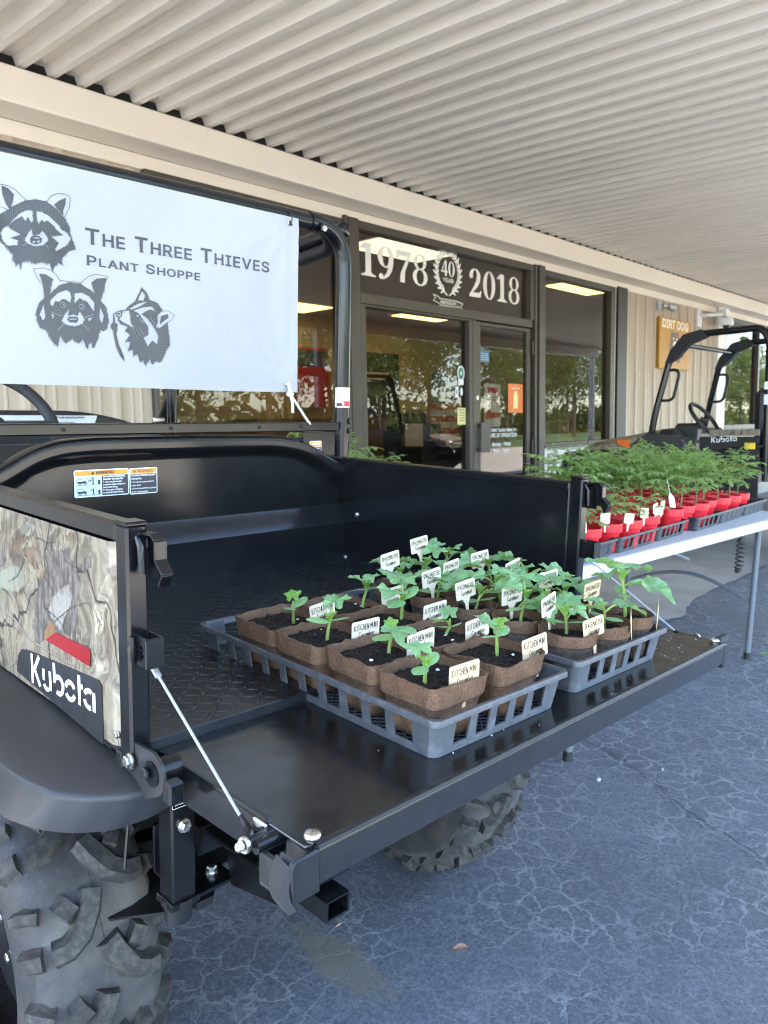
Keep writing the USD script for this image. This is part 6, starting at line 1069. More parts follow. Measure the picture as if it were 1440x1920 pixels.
# ---------------------------------------------------------------- trays, pots, seedlings, tags
def slot_tray(name, label, lx, ly, h, mt, nlong, nshort, matrix, group=None, flare=.010, bar_l=.40, bar_s=.45, solid_first=0):
    """Open nursery tray: flanged rim, tapered corners, upright slats between the slots, grid base."""
    t = thing(name, label, 'tray', matrix=matrix, group=group)
    o, i_ = flare, 0.0
    def side_pt(x, y, z):
        k = z / h; return (x + math.copysign(o * k, x) if abs(abs(x) - lx / 2) < 1e-6 else x * (1 + 2 * o * k / lx), y + math.copysign(o * k, y) if abs(abs(y) - ly / 2) < 1e-6 else y * (1 + 2 * o * k / ly), z)
    def loop(off, z, r=.014, n=5):
        g = rrect(-lx / 2 - off, -ly / 2 - off, lx / 2 + off, ly / 2 + off, r); c_ = np.array(g.exterior.coords)[:-1]; return np.c_[c_, np.full(len(c_), z)]
    lips = [loop(o - .003, h - .010), loop(o + .001, h - .001), loop(o + .004, h), loop(o + .0075, h - .0008), loop(o + .0085, h - .004), loop(o + .0085, h - .0095), loop(o + .006, h - .010), loop(o - .0005, h - .0115), loop(o - .003, h - .010)]
    obj('rim', MB().grid(np.array([np.vstack([q, q[:1]]) for q in lips])), mt, t, smooth=50)
    base = [loop(-.003, .0015), loop(.0, .0), loop(.0022, .0006), loop(.0032, .011), loop(.0012, .0125), loop(-.0018, .011), loop(-.003, .0015)]
    obj('base_rail', MB().grid(np.array([np.vstack([q, q[:1]]) for q in base])), mt, t, smooth=50)
    for sx in (-1, 1):
        for sy in (-1, 1):
            b = MB(); ang = np.linspace(0, math.pi / 2, 6); cw = .030
            for off, fl in ((0, False), (-.0028, True)):
                prof = []
                for z in (.006, h - .004):
                    k = z / h * o + .0016 + off; R = .012
                    line = [(lx / 2 + k, ly / 2 - cw)] + [(lx / 2 + k - R + R * math.cos(a), ly / 2 + k - R + R * math.sin(a)) for a in ang] + [(lx / 2 - cw, ly / 2 + k)]
                    prof.append([(sx * x, sy * y, z) for x, y in line])
                b.grid(np.array(prof), flip=(sx * sy > 0) ^ fl)
            obj('corner', b, mt, t, smooth=40)
    def slats(n, length, along, frac):
        cell = (length - .060) / n
        for s in (-1, 1):
            for k in range(n + 1):
                u = -length / 2 + .030 + k * cell; w_ = cell * frac
                if k in (0, n): w_ = cell * frac * .6
                z0, z1 = .006, h - .004
                half = (lx if along == 'y' else ly) / 2
                k0, k1 = z0 / h * o, z1 / h * o
                b = MB(); q = []
                for (du, z, kk) in ((-w_ / 2, z0, k0), (w_ / 2, z0, k0), (w_ / 2 * .8, z1, k1), (-w_ / 2 * .8, z1, k1)):
                    for off in (.0015, -.0013): q.append((s * (half + kk + off), u + du, z) if along == 'y' else (u + du, s * (half + kk + off), z))
                q = np.array(q); b.add(trimesh.convex.convex_hull(q)); obj('slat', b, mt, t)
            if s == -1 and solid_first and along == 'x':
                for k in range(solid_first):
                    u0 = -length / 2 + .030 + k * cell; k0, k1 = .006 / h * o, (h - .004) / h * o
                    obj('solid_panel', MB().add(np.array([(u0, s * (half + k0), .006), (u0 + cell, s * (half + k0), .006), (u0 + cell, s * (half + k1), h - .004), (u0, s * (half + k1), h - .004)]), np.array([[0, 1, 2], [0, 2, 3]])), mt, t)
    slats(nlong, ly, 'y', bar_l); slats(nshort, lx, 'x', bar_s)
    b = MB(); st_ = .018
    nx, ny = int(lx / st_), int(ly / st_)
    for d in (1, -1):
        for k in range(-ny, nx + ny, 1):
            a0, a1 = np.array([-lx / 2 + k * st_, -ly / 2]), np.array([-lx / 2 + k * st_ + d * ly, ly / 2])
            ln = LineString([a0, a1]).intersection(sbox(-lx / 2, -ly / 2, lx / 2, ly / 2))
            if ln.is_empty or ln.geom_type != 'LineString': continue
            (x0, y0), (x1, y1) = ln.coords[0], ln.coords[-1]
            if math.hypot(x1 - x0, y1 - y0) > .01: b.bar((x0, y0, .002 + .0004 * d), (x1, y1, .002 + .0004 * d), .0022, .0016)
    obj('base_mesh', b, mt, t, kind='stuff')
    return t
def soil_mesh(poly_r, z, seed, dome=.004):
    """poly_r(theta): radius.  A rough crumbly surface."""
    r_ = np.random.default_rng(seed); n, k = 34, 9; a = np.linspace(0, 2 * np.pi, n, endpoint=False); P = []
    for i in range(k + 1):
        f = i / k; rr = np.array([poly_r(t) for t in a]) * f
        zz = z + dome * (1 - f ** 2) + (meshkit.noise(np.stack([rr * np.cos(a) * 130 + seed, rr * np.sin(a) * 130, a * 0], -1), seed) - .5) * .008 * (f < .97) + r_.uniform(-.0012, .0012, n)
        P.append(np.stack([rr * np.cos(a), rr * np.sin(a), zz], 1))
    return MB().grid(np.array(P), closed=True, flip=True)
def crumbs(poly_r, z, seed, n=46):
    r_ = random.Random(seed); b, w_ = MB(), MB()
    for k in range(n):
        t = r_.uniform(0, 6.283); f = math.sqrt(r_.random()) * .9; s = r_.uniform(.0012, .0034)
        m_ = trimesh.creation.icosphere(0, s); v = m_.vertices * np.array([r_.uniform(.7, 1.5), r_.uniform(.7, 1.4), r_.uniform(.5, .9)]) + (poly_r(t) * f * math.cos(t), poly_r(t) * f * math.sin(t), z + .0035)
        (w_ if k % 23 == 0 else b).add(v, m_.faces)
    return b, w_
def square_pot(half, h, z0, seed, name, label, matrix, group=None, hb=.036):
    t = thing(name, label, 'plant pot', matrix=matrix, group=group)
    r_ = np.random.default_rng(seed); nr = 48; a = np.linspace(0, 2 * np.pi, nr, endpoint=False)
    def sq(hw, r): return lambda th: min(hw / max(abs(math.cos(th)), 1e-6), hw / max(abs(math.sin(th)), 1e-6), math.hypot(hw - r, hw - r) + r)
    prof = [(0, hb * .2), (0, hb), (.25, None), (.55, None), (.72, None), (.76, None), (.80, None), (.92, None), (.985, None), (1.0, None)]
    rings = []; wob = .0013
    def ring(hw, z, seedk, wz=0.0):
        f = sq(hw, hw * .22); nz = meshkit.noise(np.stack([np.cos(a) * 2.2 + seedk, np.sin(a) * 2.2, np.full(nr, z * 30)], -1), seed) - .5
        rr = np.array([f(t) for t in a]) * (1 + .020 * nz); zz = z + wz * (meshkit.noise(np.stack([np.cos(a) * 5 + seedk, np.sin(a) * 5, np.zeros(nr)], -1), seed + 3) - .5)
        return np.stack([rr * np.cos(a), rr * np.sin(a), zz], 1)
    outer = [ring(.002, z0, 0), ring(hb, z0, 0), ring(hb + (half - hb) * .3, z0 + h * .33, 0), ring(hb + (half - hb) * .62, z0 + h * .62, 0)]
    upper = [ring(half * .925, z0 + h * .625, 0), ring(half * .945, z0 + h * .66, 0), ring(half * .965, z0 + h * .82, 0), ring(half * .995, z0 + h * .955, 0, .004), ring(half * 1.0, z0 + h, 0, .0065), ring(half * .965, z0 + h * 1.005, 0, .0065), ring(half * .945, z0 + h * .97, 0, .004), ring(half * .88, z0 + h * .70, 0), ring(half * .80, z0 + h * .55, 0)]
    obj('lower_wall', MB().grid(np.array(outer), closed=True), 'peat', t, smooth=True); obj('upper_wall', MB().grid(np.array([outer[-1]] + upper), closed=True), 'peat', t, smooth=60)
    zs = z0 + h * .84; f = sq(half * .945, half * .28)
    obj('soil', soil_mesh(f, zs, seed), 'soil', t, smooth=False)
    b, w_ = crumbs(f, zs, seed); obj('soil_crumbs', b, 'soil', t, kind='stuff'); obj('perlite', w_, 'perlite', t, kind='stuff')
    return t, zs
def round_pot(R, Rb, h, z0, seed, name, label, matrix, material='peat', group=None, band=True):
    t = thing(name, label, 'plant pot', matrix=matrix, group=group)
    a = np.linspace(0, 2 * np.pi, 40, endpoint=False)
    def ring(r, z, wz=0.0):
        nz = meshkit.noise(np.stack([np.cos(a) * 1.8 + seed, np.sin(a) * 1.8, np.full(40, z * 25)], -1), seed) - .5
        rr = r * (1 + .035 * nz); zz = z + wz * (meshkit.noise(np.stack([np.cos(a) * 4 + seed, np.sin(a) * 4, np.zeros(40)], -1), seed + 3) - .5)
        return np.stack([rr * np.cos(a), rr * np.sin(a), zz], 1)
    low = [ring(.002, z0), ring(Rb, z0), ring(Rb + (R - Rb) * .4, z0 + h * .4), ring(Rb + (R - Rb) * .70, z0 + h * .73)]
    up_ = [low[-1], ring(R * .965, z0 + h * .74), ring(R * .975, z0 + h * .80), ring(R * .99, z0 + h * .95, .002), ring(R, z0 + h, .006), ring(R * .95, z0 + h * 1.005, .006), ring(R * .93, z0 + h * .96), ring(R * .86, z0 + h * .6)]
    obj('lower_wall', MB().grid(np.array(low), closed=True), 'peat_damp', t, smooth=True); obj('rim_band', MB().grid(np.array(up_), closed=True), 'peat', t, smooth=60)
    zs = z0 + h * .80; f = lambda th: R * .935
    obj('soil', soil_mesh(f, zs, seed), 'soil', t); b, w_ = crumbs(f, zs, seed, 30); obj('soil_crumbs', b, 'soil', t, kind='stuff')
    return t, zs
def leaf_sheet(length, width, kind, rnd, cup=.15, droop=.3):
    """A leaf lying along +x from its base at the origin, face up (+z)."""
    n, k = (60, 7) if kind == 'true' else (24, 5)
    th = np.linspace(-math.pi, math.pi, n, endpoint=False); P = []
    if kind == 'true':
        base = .50 + .085 * np.cos(5 * th) + .035 * np.cos(th); base = base * (1 + .055 * np.sign(np.sin(15 * th)) * np.abs(np.sin(15 * th)) ** .7 + np.array([rnd.uniform(-.03, .03) for _ in th]))
        base = base * (1 - .55 * np.exp(-((np.abs(th) - math.pi) / .22) ** 2))
    else: base = np.full(n, .5)
    ph = rnd.uniform(0, 6)
    for i in range(k + 1):
        f = i / k; x = .5 + base * np.cos(th) * f if kind != 'true' else .46 + base * 1.05 * np.cos(th) * f; y = base * np.sin(th) * f
        if kind != 'true': y = y * (1 - .12 * (2 * x - 1) ** 2)
        z = cup * (y ** 2) * 1.6 - droop * np.maximum(x, 0) ** 2 * .55
        if kind == 'true':
            vein = np.abs(np.cos(2.5 * th)) ** 6; z = z + f * (.065 * (1 - vein) - .025) + .055 * f * f * np.sin(5 * th + ph) + .03 * f * np.sin(11 * th + 2 * ph) * (1 - vein)
        else: z = z - .02 * np.exp(-(y / .06) ** 2)
        P.append(np.stack([x * length, y * width, z * length], 1))
    P = np.array(P); P[0] = P[0].mean(0)
    step_ = 12 if kind == 'true' else 12; vv = (((np.arange(n) - n // 2) % step_) == 0).astype(float)
    mb = MB().grid(P, closed=True, flip=True); mb.uv = np.stack([np.repeat(np.linspace(0, 1, k + 1), n), np.tile(vv, k + 1)], 1); return mb
def place(mb, pos, az, pitch, roll=0.0):
    m_ = mb.mesh(); v = m_.vertices; cr_, sr = math.cos(roll), math.sin(roll)
    v = v @ np.array([[1, 0, 0], [0, cr_, -sr], [0, sr, cr_]]).T
    cp, sp = math.cos(pitch), math.sin(pitch); v = v @ np.array([[cp, 0, -sp], [0, 1, 0], [sp, 0, cp]]).T
    ca, sa = math.cos(az), math.sin(az); v = v @ np.array([[ca, -sa, 0], [sa, ca, 0], [0, 0, 1]]).T
    m_.vertices = v + np.asarray(pos); m_.metadata['uv'] = getattr(mb, 'uv', None); return m_
def cucumber(t, base, hgt, cot, trues, seed, lean=(0, 0), cot_az=None, twocot=True):
    """Seedling on soil point base: stem, two seed leaves, true leaves [(length, azimuth, pitch, height fraction)]."""
    r_ = random.Random(seed); b0 = np.asarray(base, float); top = b0 + np.array([lean[0], lean[1], hgt])
    st_ = [b0 - (0, 0, .004), b0 + np.array([lean[0] * .2, lean[1] * .2, hgt * .4]), top]
    st_ = bend(st_, .03, 6); obj('stem', MB().tube(st_, np.linspace(.0030, .0023, len(st_)) * (1 + hgt * 3), 8), 'cucumber_stem', t, smooth=True)
    a0 = r_.uniform(0, 6.28) if cot_az is None else cot_az
    hc = top if not trues or trues[0][3] >= 1 else b0 + (top - b0) * .62
    for k in range(2):
        az = a0 + k * math.pi + r_.uniform(-.25, .25); s = cot * r_.uniform(.9, 1.08)
        obj('seed_leaf', place(leaf_sheet(s, s * .58, 'cot', r_, -.12, r_.uniform(.15, .5)), hc, az, r_.uniform(.12, .40), r_.uniform(-.25, .25)), 'cotyledon', t, smooth=True)
    for (ln, az, pitch, fr) in trues:
        p0 = b0 + (top - b0) * min(fr, 1.0); pet = ln * r_.uniform(.35, .6); d = np.array([math.cos(az) * math.cos(pitch + .5), math.sin(az) * math.cos(pitch + .5), math.sin(pitch + .5)])
        p1 = p0 + d * pet
        if ln > .02: obj('leaf_stalk', MB().tube(bend([p0, p0 + d * pet * .6 + (0, 0, pet * .12), p1], .02, 4), .0015 + ln * .012, 6), 'cucumber_stem', t, smooth=True)
        else: p1 = p0
        obj('leaf', place(leaf_sheet(ln, ln * r_.uniform(.95, 1.1), 'true', r_, .25, r_.uniform(.35, .75)), p1, az, pitch - .1, r_.uniform(-.3, .3)), 'young_leaf' if ln < .028 else 'cucumber_leaf', t, smooth=True)
    if trues and trues[-1][0] > .03:
        for k in range(3): obj('young_leaf', place(leaf_sheet(.020, .013, 'true', r_, .5, .1), top, r_.uniform(0, 6.28), 1.0, 0), 'young_leaf', t, smooth=True)
def tag_thing(name, label, p, az, lean, w_, h_, lines, mt, ink, matrix_of, rnd, cat='plant tag', group=None, stem=.030):
    """Laser-cut wooden tag: rounded head with a notched foot, hand-written lines. p: foot of the head; az turns the face."""
    t = thing(name, label, cat, matrix=matrix_of(p, az), group=group)
    head = rrect(-w_ / 2, 0, w_ / 2, h_, .0035)
    foot = Polygon([(-w_ * .22, .002), (-w_ * .13, -.006), (-.0045, -.010), (-.003, -stem), (.003, -stem), (.0045, -.010), (w_ * .13, -.006), (w_ * .22, .002)])
    sh = affinity.rotate(unary_union([head, foot]), lean, origin=(0, 0)); tilt = rnd.uniform(-.10, .10)
    ey = (0, math.sin(tilt), math.cos(tilt))
    obj('tag_board', MB().poly(sh, (0, 0, 0), (1, 0, 0), ey, .0014), mt, t)
    wr_ = []
    for i, (s, x0, x1, fr, hh) in enumerate(lines): wr_.append(handwriting(s, -w_ / 2 + x0 * w_, h_ * fr, -w_ / 2 + x1 * w_, hh * h_, rnd, w_ * .019))
    g = affinity.rotate(unary_union(wr_), lean, origin=(0, 0))
    obj('handwriting', MB().poly(g, np.array([0, -math.cos(tilt), math.sin(tilt)]) * .00175, (1, 0, 0), ey), ink, t)
    return t
TZ = -.0155
TRA = math.radians(-1.0)
def on_bed(p, rz=0.0): return veh_matrix(p, rz)
# first tray: square pots
c1 = np.array([.268, -.299, TZ]) + np.array([math.cos(TRA) * .14 - math.sin(TRA) * .28, math.sin(TRA) * .14 + math.cos(TRA) * .28, 0])
slot_tray('seedling_tray', 'dark grey slotted plastic tray holding square peat pots on the tailgate', .280, .560, .062, 'tray_plastic', 10, 5, on_bed(c1, TRA), bar_l=.34, bar_s=.42)
ordn = ['nearest', 'second', 'third', 'farthest']
km = []
for col, cx in enumerate((.338, .478)):
    for row, cy in enumerate((-.234, -.112, .010, .128)):
        seed = 100 + col * 10 + row
        x, y = cx + rng.uniform(-.004, .004), cy + (-.004 if col else 0)
        lab_ = f"square peat pot with cucumber seedling, {ordn[row]} in the {'left' if col == 0 else 'right'} row of the front tray"
        t, zs = square_pot(.0608, .088, TZ + .004, seed, 'peat_pot', lab_, on_bed((x, y, 0), TRA + rng.uniform(-.05, .05)), hb=.042)
        km.append((t, zs, x, y, col, row))
spec = {(0, 0): (.034, .034, [(.030, 1.2, .55, 1)], (-.026, -.008), .3), (0, 1): (.042, .036, [(.034, 4.2, .3, 1), (.016, 1, 1, 1)], (.02, -.006), .35), (0, 2): (.040, .034, [(.036, .6, .5, 1)], (.0, -.012), -.2),
        (0, 3): (.036, .034, [(.020, 1, .9, 1)], (.018, -.014), .6), (1, 0): (.040, .038, [(.026, 2.2, .8, 1), (.02, .3, .8, 1)], (.014, .004), .2), (1, 1): (.020, .020, [(.022, 1.0, .9, 1), (.020, 3.0, .5, 1)], (.024, .002), -.6),
        (1, 2): (.046, .044, [(.052, .9, .5, 1), (.040, 3.4, .45, 1)], (.046, .0), .2), (1, 3): (.044, .030, [(.026, .4, .7, 1), (.024, 2.5, .8, 1)], (.044, -.014), .0)}
for t, zs, x, y, col, row in km:
    hgt, cot, trues, off, az = spec[(col, row)]
    cucumber(t, (off[0], off[1], zs + .002), hgt * .8, cot * 1.2, [(a_ * 1.3, b_, c_, d_) for a_, b_, c_, d_ in trues], 300 + col * 10 + row, (rng.uniform(-.006, .006), rng.uniform(-.006, .006)), az)
def tag_mat(p, az): return veh_matrix(p, az)
KM = (('KITCHEN MINI', .07, .91, .56, .27), ('Cucumber', .24, .80, .20, .27)); SM = (('SPACEMASTER', .06, .92, .56, .25), ('Cucumber', .24, .80, .20, .26))
tags = [(.343, -.286, 0, 0), (.405, -.146, 0, 1), (.380, -.045, 0, 2), (.398, .082, 0, 3), (.525, -.282, 1, 0), (.532, -.160, 1, 1), (.552, -.045, 1, 2), (.572, .080, 1, 3)]
for x, y, col, row in tags:
    tag_thing('plant_tag', f"wooden KITCHEN MINI tag in the {ordn[row]} pot of the {'left' if col == 0 else 'right'} row of square pots", (x, y, .066 if row else .064), rng.uniform(-.12, .12), rng.uniform(2, 8), .058, .036, KM, 'tag_wood' if row == 0 else 'tag_wood_pale', 'pen_brown' if row == 0 and col == 0 else 'pen_ink', tag_mat, rng)
# second tray: round pots of larger plants
c2 = np.array([.765, -.017, TZ])
slot_tray('seedling_tray', 'dark grey slotted plastic tray holding round peat pots of larger cucumber plants', .280, .560, .062, 'tray_plastic', 10, 5, on_bed(c2, TRA * .5), bar_l=.34, bar_s=.42)
rown = ['nearest', 'second', 'middle', 'fourth', 'farthest']; coln = ['left', 'middle', 'right']
rp_ = []
for row in range(5):
    for col in range(3):
        x, y = .688 + .088 * col + rng.uniform(-.004, .004), -.243 + .108 * row + rng.uniform(-.005, .005) - (.012 if col and row == 0 else 0)
        t, zs = round_pot(.052 if (col, row) == (0, 0) else .0485, .036, .084, TZ + .004, 500 + row * 10 + col, 'round_peat_pot', f'round peat pot with leafy cucumber plant, {rown[row]} row and {coln[col]} column of right tray', on_bed((x, y, 0), rng.uniform(0, 6)))
        r_ = random.Random(800 + row * 10 + col); hgt = r_.uniform(.030, .055)
        tl = [(r_.uniform(.046, .064), r_.uniform(0, 6.28), r_.uniform(.0, .4), .75), (r_.uniform(.048, .066), 0, r_.uniform(.05, .45), .95), (r_.uniform(.032, .048), 0, r_.uniform(.3, .7), 1)]
        tl[1] = (tl[1][0], tl[0][1] + 2.3 + r_.uniform(-.4, .4), tl[1][2], tl[1][3]); tl[2] = (tl[2][0], tl[0][1] + 4.3 + r_.uniform(-.4, .4), tl[2][2], tl[2][3])
        if (row, col) in ((0, 2),): hgt, tl = .075, [(.060, .2, .2, .8), (.070, 3.9, .1, .8), (.062, 1.7, .55, 1), (.048, 5.2, .3, 1)]
        if (row, col) == (0, 1): hgt, tl = .035, [(.052, .7, .1, .9), (.03, 3.0, .5, 1)]
        if (row, col) == (0, 0): hgt = .038
        cucumber(t, (r_.uniform(-.008, .008), r_.uniform(-.008, .008), zs + .002), hgt, r_.uniform(.036, .044), tl, 900 + row * 10 + col, (r_.uniform(-.01, .01), r_.uniform(-.01, .01)))
sm_tags = [(.655, .170, .105, 4, 0), (.795, .215, .115, 4, 1), (.665, .062, .086, 3, 0), (.742, .080, .092, 3, 1), (.653, -.036, .083, 2, 0), (.850, .085, .096, 3, 2), (.845, -.003, .092, 2, 2), (.690, -.115, .082, 1, 0), (.833, -.100, .088, 1, 2), (.672, -.208, .086, 1, 1), (.700, -.283, .064, 0, 0), (.800, -.300, .064, 0, 1), (.905, -.298, .060, 0, 2), (.819, -.205, .088, 1, 1)]
for k, (x, y, z, row, col) in enumerate(sm_tags):
    near = row == 0
    lab_ = f'wooden SPACEMASTER tag in the {rown[row]} row, {coln[col]} column of the round pots' if k not in (9,) else 'wooden SPACEMASTER tag leaning between the two nearest rows of round pots'
    tag_thing('plant_tag', lab_, (x, y, z + (.008 if row else 0)), rng.uniform(-.15, .15) + (.35 if (near and col) else 0), rng.uniform(2, 9), .055, .034, SM, 'tag_wood' if near or k in (13,) else 'tag_wood_pale', 'pen_brown' if near and col else 'pen_ink', tag_mat, rng)

# ---------------------------------------------------------------- folding tables
def folding_table(label, loc, lx, ly, leg_x, rz=0.0):
    """Blow-moulded folding table; loc is its near left top corner in the vehicle frame."""
    t = thing('folding_table', label, 'table', matrix=veh_matrix(loc, rz))
    g = rrect(0, 0, lx, ly, .04)
    rings = [np.c_[np.array(rrect(o, o, lx - o, ly - o, max(.04 - o, .004)).exterior.coords)[:-1], np.full(len(rrect(0, 0, 1, 1, .1).exterior.coords) - 1, z)] for o, z in ((.018, -.022), (.016, -.044), (.010, -.047), (.003, -.045), (-.0005, -.030), (.0, -.008), (.004, -.002), (.012, .0))]
    obj('tabletop', MB().grid(np.array(rings), closed=True).poly(rrect(.012, .012, lx - .012, ly - .012, .028), (0, 0, 0), (1, 0, 0), (0, 1, 0)), 'table_top', t, smooth=50)
    obj('underside', MB().poly(rrect(.012, .012, lx - .012, ly - .012, .028), (0, 0, -.022), (1, 0, 0), (0, 1, 0)), 'table_top', t)
    hgt = -GROUND + loc[2]
    obj('side_rail', MB().box((.10, .055, -.048), (lx - .1, .085, -.0225)), 'table_leg', t); obj('side_rail', MB().box((.10, ly - .085, -.048), (lx - .1, ly - .055, -.0225)), 'table_leg', t)
    for k, x in enumerate(leg_x):
        s = 1 if k == 0 else -1
        for y in (.045, ly - .045): 
            obj('leg', MB().tube([(x, y, -.03), (x - s * .004, y, -hgt + .02)], .0145, 12), 'table_leg', t, smooth=True); obj('foot_cap', MB().cyl((x - s * .004, y, -hgt), (x - s * .004, y, -hgt + .035), .0175, 12), 'black_rubber', t, smooth=40)
        yy = np.linspace(.045, ly - .045, 14); obj('cross_bow', MB().tube([(x - s * .003, y, -hgt + .285 + .10 * math.sin(math.pi * (y - .045) / (ly - .09))) for y in yy], .010, 8), 'table_leg', t, smooth=True)
        obj('brace', MB().tube([(x + s * .50, ly / 2, -.05), (x + s * .36, ly / 2, -.15)], .009, 8), 'table_leg', t, smooth=True)
        obj('brace_sleeve', MB().cyl((x + s * .37, ly / 2, -.145), (x + s * .335, ly / 2, -.17), .02, 12), 'galvanised', t, smooth=40)
        obj('brace', MB().tube([(x + s * .36, ly / 2, -.155), (x + s * .01, ly / 2, -.26)], .012, 8), 'table_leg', t, smooth=True)
    return t
tb = folding_table('long white folding table with grey legs holding the red pots of tomato plants', (1.56, .392, -.081), 2.30, .76, (.302, 1.961))
sp = thing('hanging_spring', 'dark coil spring hanging under the white table near its leg', 'spring', matrix=veh_matrix((4.30, .80, -.175)))
obj('coil', MB().tube([(.022 * math.cos(t), .022 * math.sin(t), -.155 - .0265 * t / 6.283) for t in np.linspace(0, 6.283 * 6.5, 110)], .0048, 6), 'black_rubber', sp, smooth=True); obj('hanger', MB().tube([(0, 0, 0), (0, .0, -.13), (.012, 0, -.15)], .0025, 6), 'black_rubber', sp, smooth=True); obj('end_clip', MB().box((-.03, -.012, -.352), (.02, .012, -.325), .004).box((-.028, -.012, -.16), (.028, .012, -.138), .004), 'black_rubber', sp)
# ---------------------------------------------------------------- tomato plants in red pots
def leaflet(b, p, d, up, ln, wd, fold):
    """A lobed, folded leaflet from p along d."""
    d = unit(d); up = unit(np.asarray(up) - d * np.dot(up, d)); s = np.cross(up, d)
    st_ = [(0, 0), (.18, .62), (.34, .50), (.46, 1.0), (.62, .62), (.72, .66), (1.0, 0)]
    mid = [p + d * ln * a - up * ln * .18 * a * a for a, _ in st_]; v = [*mid]
    for sg in (1, -1): v += [m_ + s * sg * wd * q + up * wd * fold * q for m_, (a, q) in zip(mid, st_)]
    n = len(st_); f = []
    for k, base in enumerate((n, 2 * n)):
        for i in range(n - 1):
            a, b_, c_, e = i, i + 1, base + i + 1, base + i
            f += [[a, b_, c_], [a, c_, e]] if k == 1 else [[a, c_, b_], [a, e, c_]]
    b.add(np.array(v), np.array(f))
def tomato_leaf(b, p, az, pitch, ln, r_, big):
    d = np.array([math.cos(az) * math.cos(pitch), math.sin(az) * math.cos(pitch), math.sin(pitch)]); drop = r_.uniform(.45, .8)
    pt = lambda t: p + d * ln * t - np.array([0, 0, 1]) * ln * drop * t * t * .6
    tr_ = np.array([pt(t) for t in np.linspace(0, 1, 6)]); b.tube(tr_, np.linspace(.0016, .0007, 6), 4, caps=False)
    for t in (.30, .42, .54, .66, .78, .90):
        q = pt(t); dd = unit(pt(t + .05) - pt(t - .05)); side = unit(np.cross((0, 0, 1), dd))
        small = t in (.42, .66)
        for sg in (1, -1):
            l2 = ln * (.15 if small else (.34 if t < .7 else .30)) * r_.uniform(.85, 1.15); dv = unit(side * sg + dd * r_.uniform(.25, .6) - np.array([0, 0, r_.uniform(.0, .5)]))
            leaflet(b, q, dv, (0, 0, 1.0), l2, l2 * .29, r_.uniform(.1, .4))
    leaflet(b, pt(.98), unit(pt(1.0) - pt(.9)), (0, 0, 1.0), ln * .40, ln * .115, .25)
def tomato(name, label, hgt, nleaf, seed, matrix, group, R=.060, H_=.105, spread=.17):
    r_ = random.Random(seed); t = thing(name, label, 'potted plant', matrix=matrix, group=group)
    obj('pot', MB().lathe([(.001, 0), (R * .68, 0), (R * .86, H_ * .66), (R * .88, H_ * .68), (R * .97, H_ * .685), (R * .985, H_ * .74), (R, H_ * .985), (R * .985, H_), (R * .93, H_), (R * .90, H_ * .7), (R * .8, H_ * .6)], (0, 0, 0), (0, 0, 1), 32), 'red_plastic', t, smooth=40)
    f = lambda th: R * .91
    obj('soil', soil_mesh(f, H_ * .84, seed), 'soil', t)
    lean = np.array([r_.uniform(-.06, .06), r_.uniform(-.06, .06)]) * hgt / .3; z0 = H_ * .84
    ax = lambda u: np.array([lean[0] * u * u, lean[1] * u * u, z0 + hgt * u])
    sp_ = np.array([ax(u) for u in np.linspace(-.02, 1, 9)]); obj('stem', MB().tube(sp_, np.linspace(.0048, .0016, 9) * (.7 + hgt), 7), 'tomato_stem', t, smooth=True)
    az = r_.uniform(0, 6.28)
    for k in range(nleaf):
        u = .30 + .70 * k / (nleaf - 1); az += 2.4 + r_.uniform(-.4, .4); b = MB(); ln = spread * (1.0 if .3 < u < .85 else .72) * r_.uniform(.8, 1.15)
        tomato_leaf(b, ax(u), az, r_.uniform(.45, 1.0) + (.35 if u > .9 else 0), ln, r_, hgt > .2)
        obj('leaf', b, 'tomato_leaf', t, smooth=False)
    return t
TT = -.081                                                       # table top
GTALL = 'tall tomato plants in red pots at the right end of the white table'
GSMALL = 'short tomato plants in red pots at the near left end of the white table'
protos_t = []; protos_s = []; rwn = ['front', 'second', 'third', 'back']; cln = ['first', 'second', 'third', 'fourth', 'fifth', 'sixth', 'seventh']
def put(group, protos, nproto, make, name, label, x, y, z, rz):
    mtx = veh_matrix((x, y, z), rz)
    if len(protos) < nproto: p = make(len(protos), mtx); protos.append(p); tag(p, label); return p
    return dup(protos[rng.randrange(nproto)], name, label, 'potted plant', mtx, group)
tall_l = small_l = ''
mk_t = lambda k, m_: tomato('potted_tomato', tall_l, (.185, .225, .165, .215, .20)[k], 13, 70 + k, m_, GTALL, spread=.125)
mk_s = lambda k, m_: tomato('potted_tomato', small_l, (.085, .10, .075)[k], 8, 90 + k, m_, GSMALL, spread=.085)
for i, x in enumerate((2.72, 2.865, 3.01, 3.155, 3.30, 3.445, 3.59)):
    for j, y in enumerate((.525, .66, .795, .93)):
        put(GTALL, protos_t, 5, mk_t, 'potted_tomato', f'tall tomato plant in red pot, {rwn[j]} row, {cln[i]} from the left on white table', x + rng.uniform(-.012, .012), y + .075 * (x - 2.72) + rng.uniform(-.01, .01), TT + .006 + (.0), rng.uniform(0, 6.28))
for i, x in enumerate((2.42, 2.54, 2.64)):
    for j, y in enumerate((.80, .94)):
        put(GTALL, protos_t, 5, mk_t, 'potted_tomato', f'tall tomato plant behind the short ones, {rwn[j]} of two rows, {cln[i]} from the left', x, y, TT + .006, rng.uniform(0, 6.28))
for i, x in enumerate((1.80, 1.945, 2.12, 2.27, 2.42)):
    for j, y in enumerate((.475, .61)):
        put(GSMALL, protos_s, 3, mk_s, 'potted_tomato', f'short tomato plant in a red pot, {rwn[j]} row, {cln[i]} from the left of the table', x + rng.uniform(-.008, .008), y + .06 * (x - 2.0) + rng.uniform(-.008, .008), TT + .006, rng.uniform(0, 6.28))
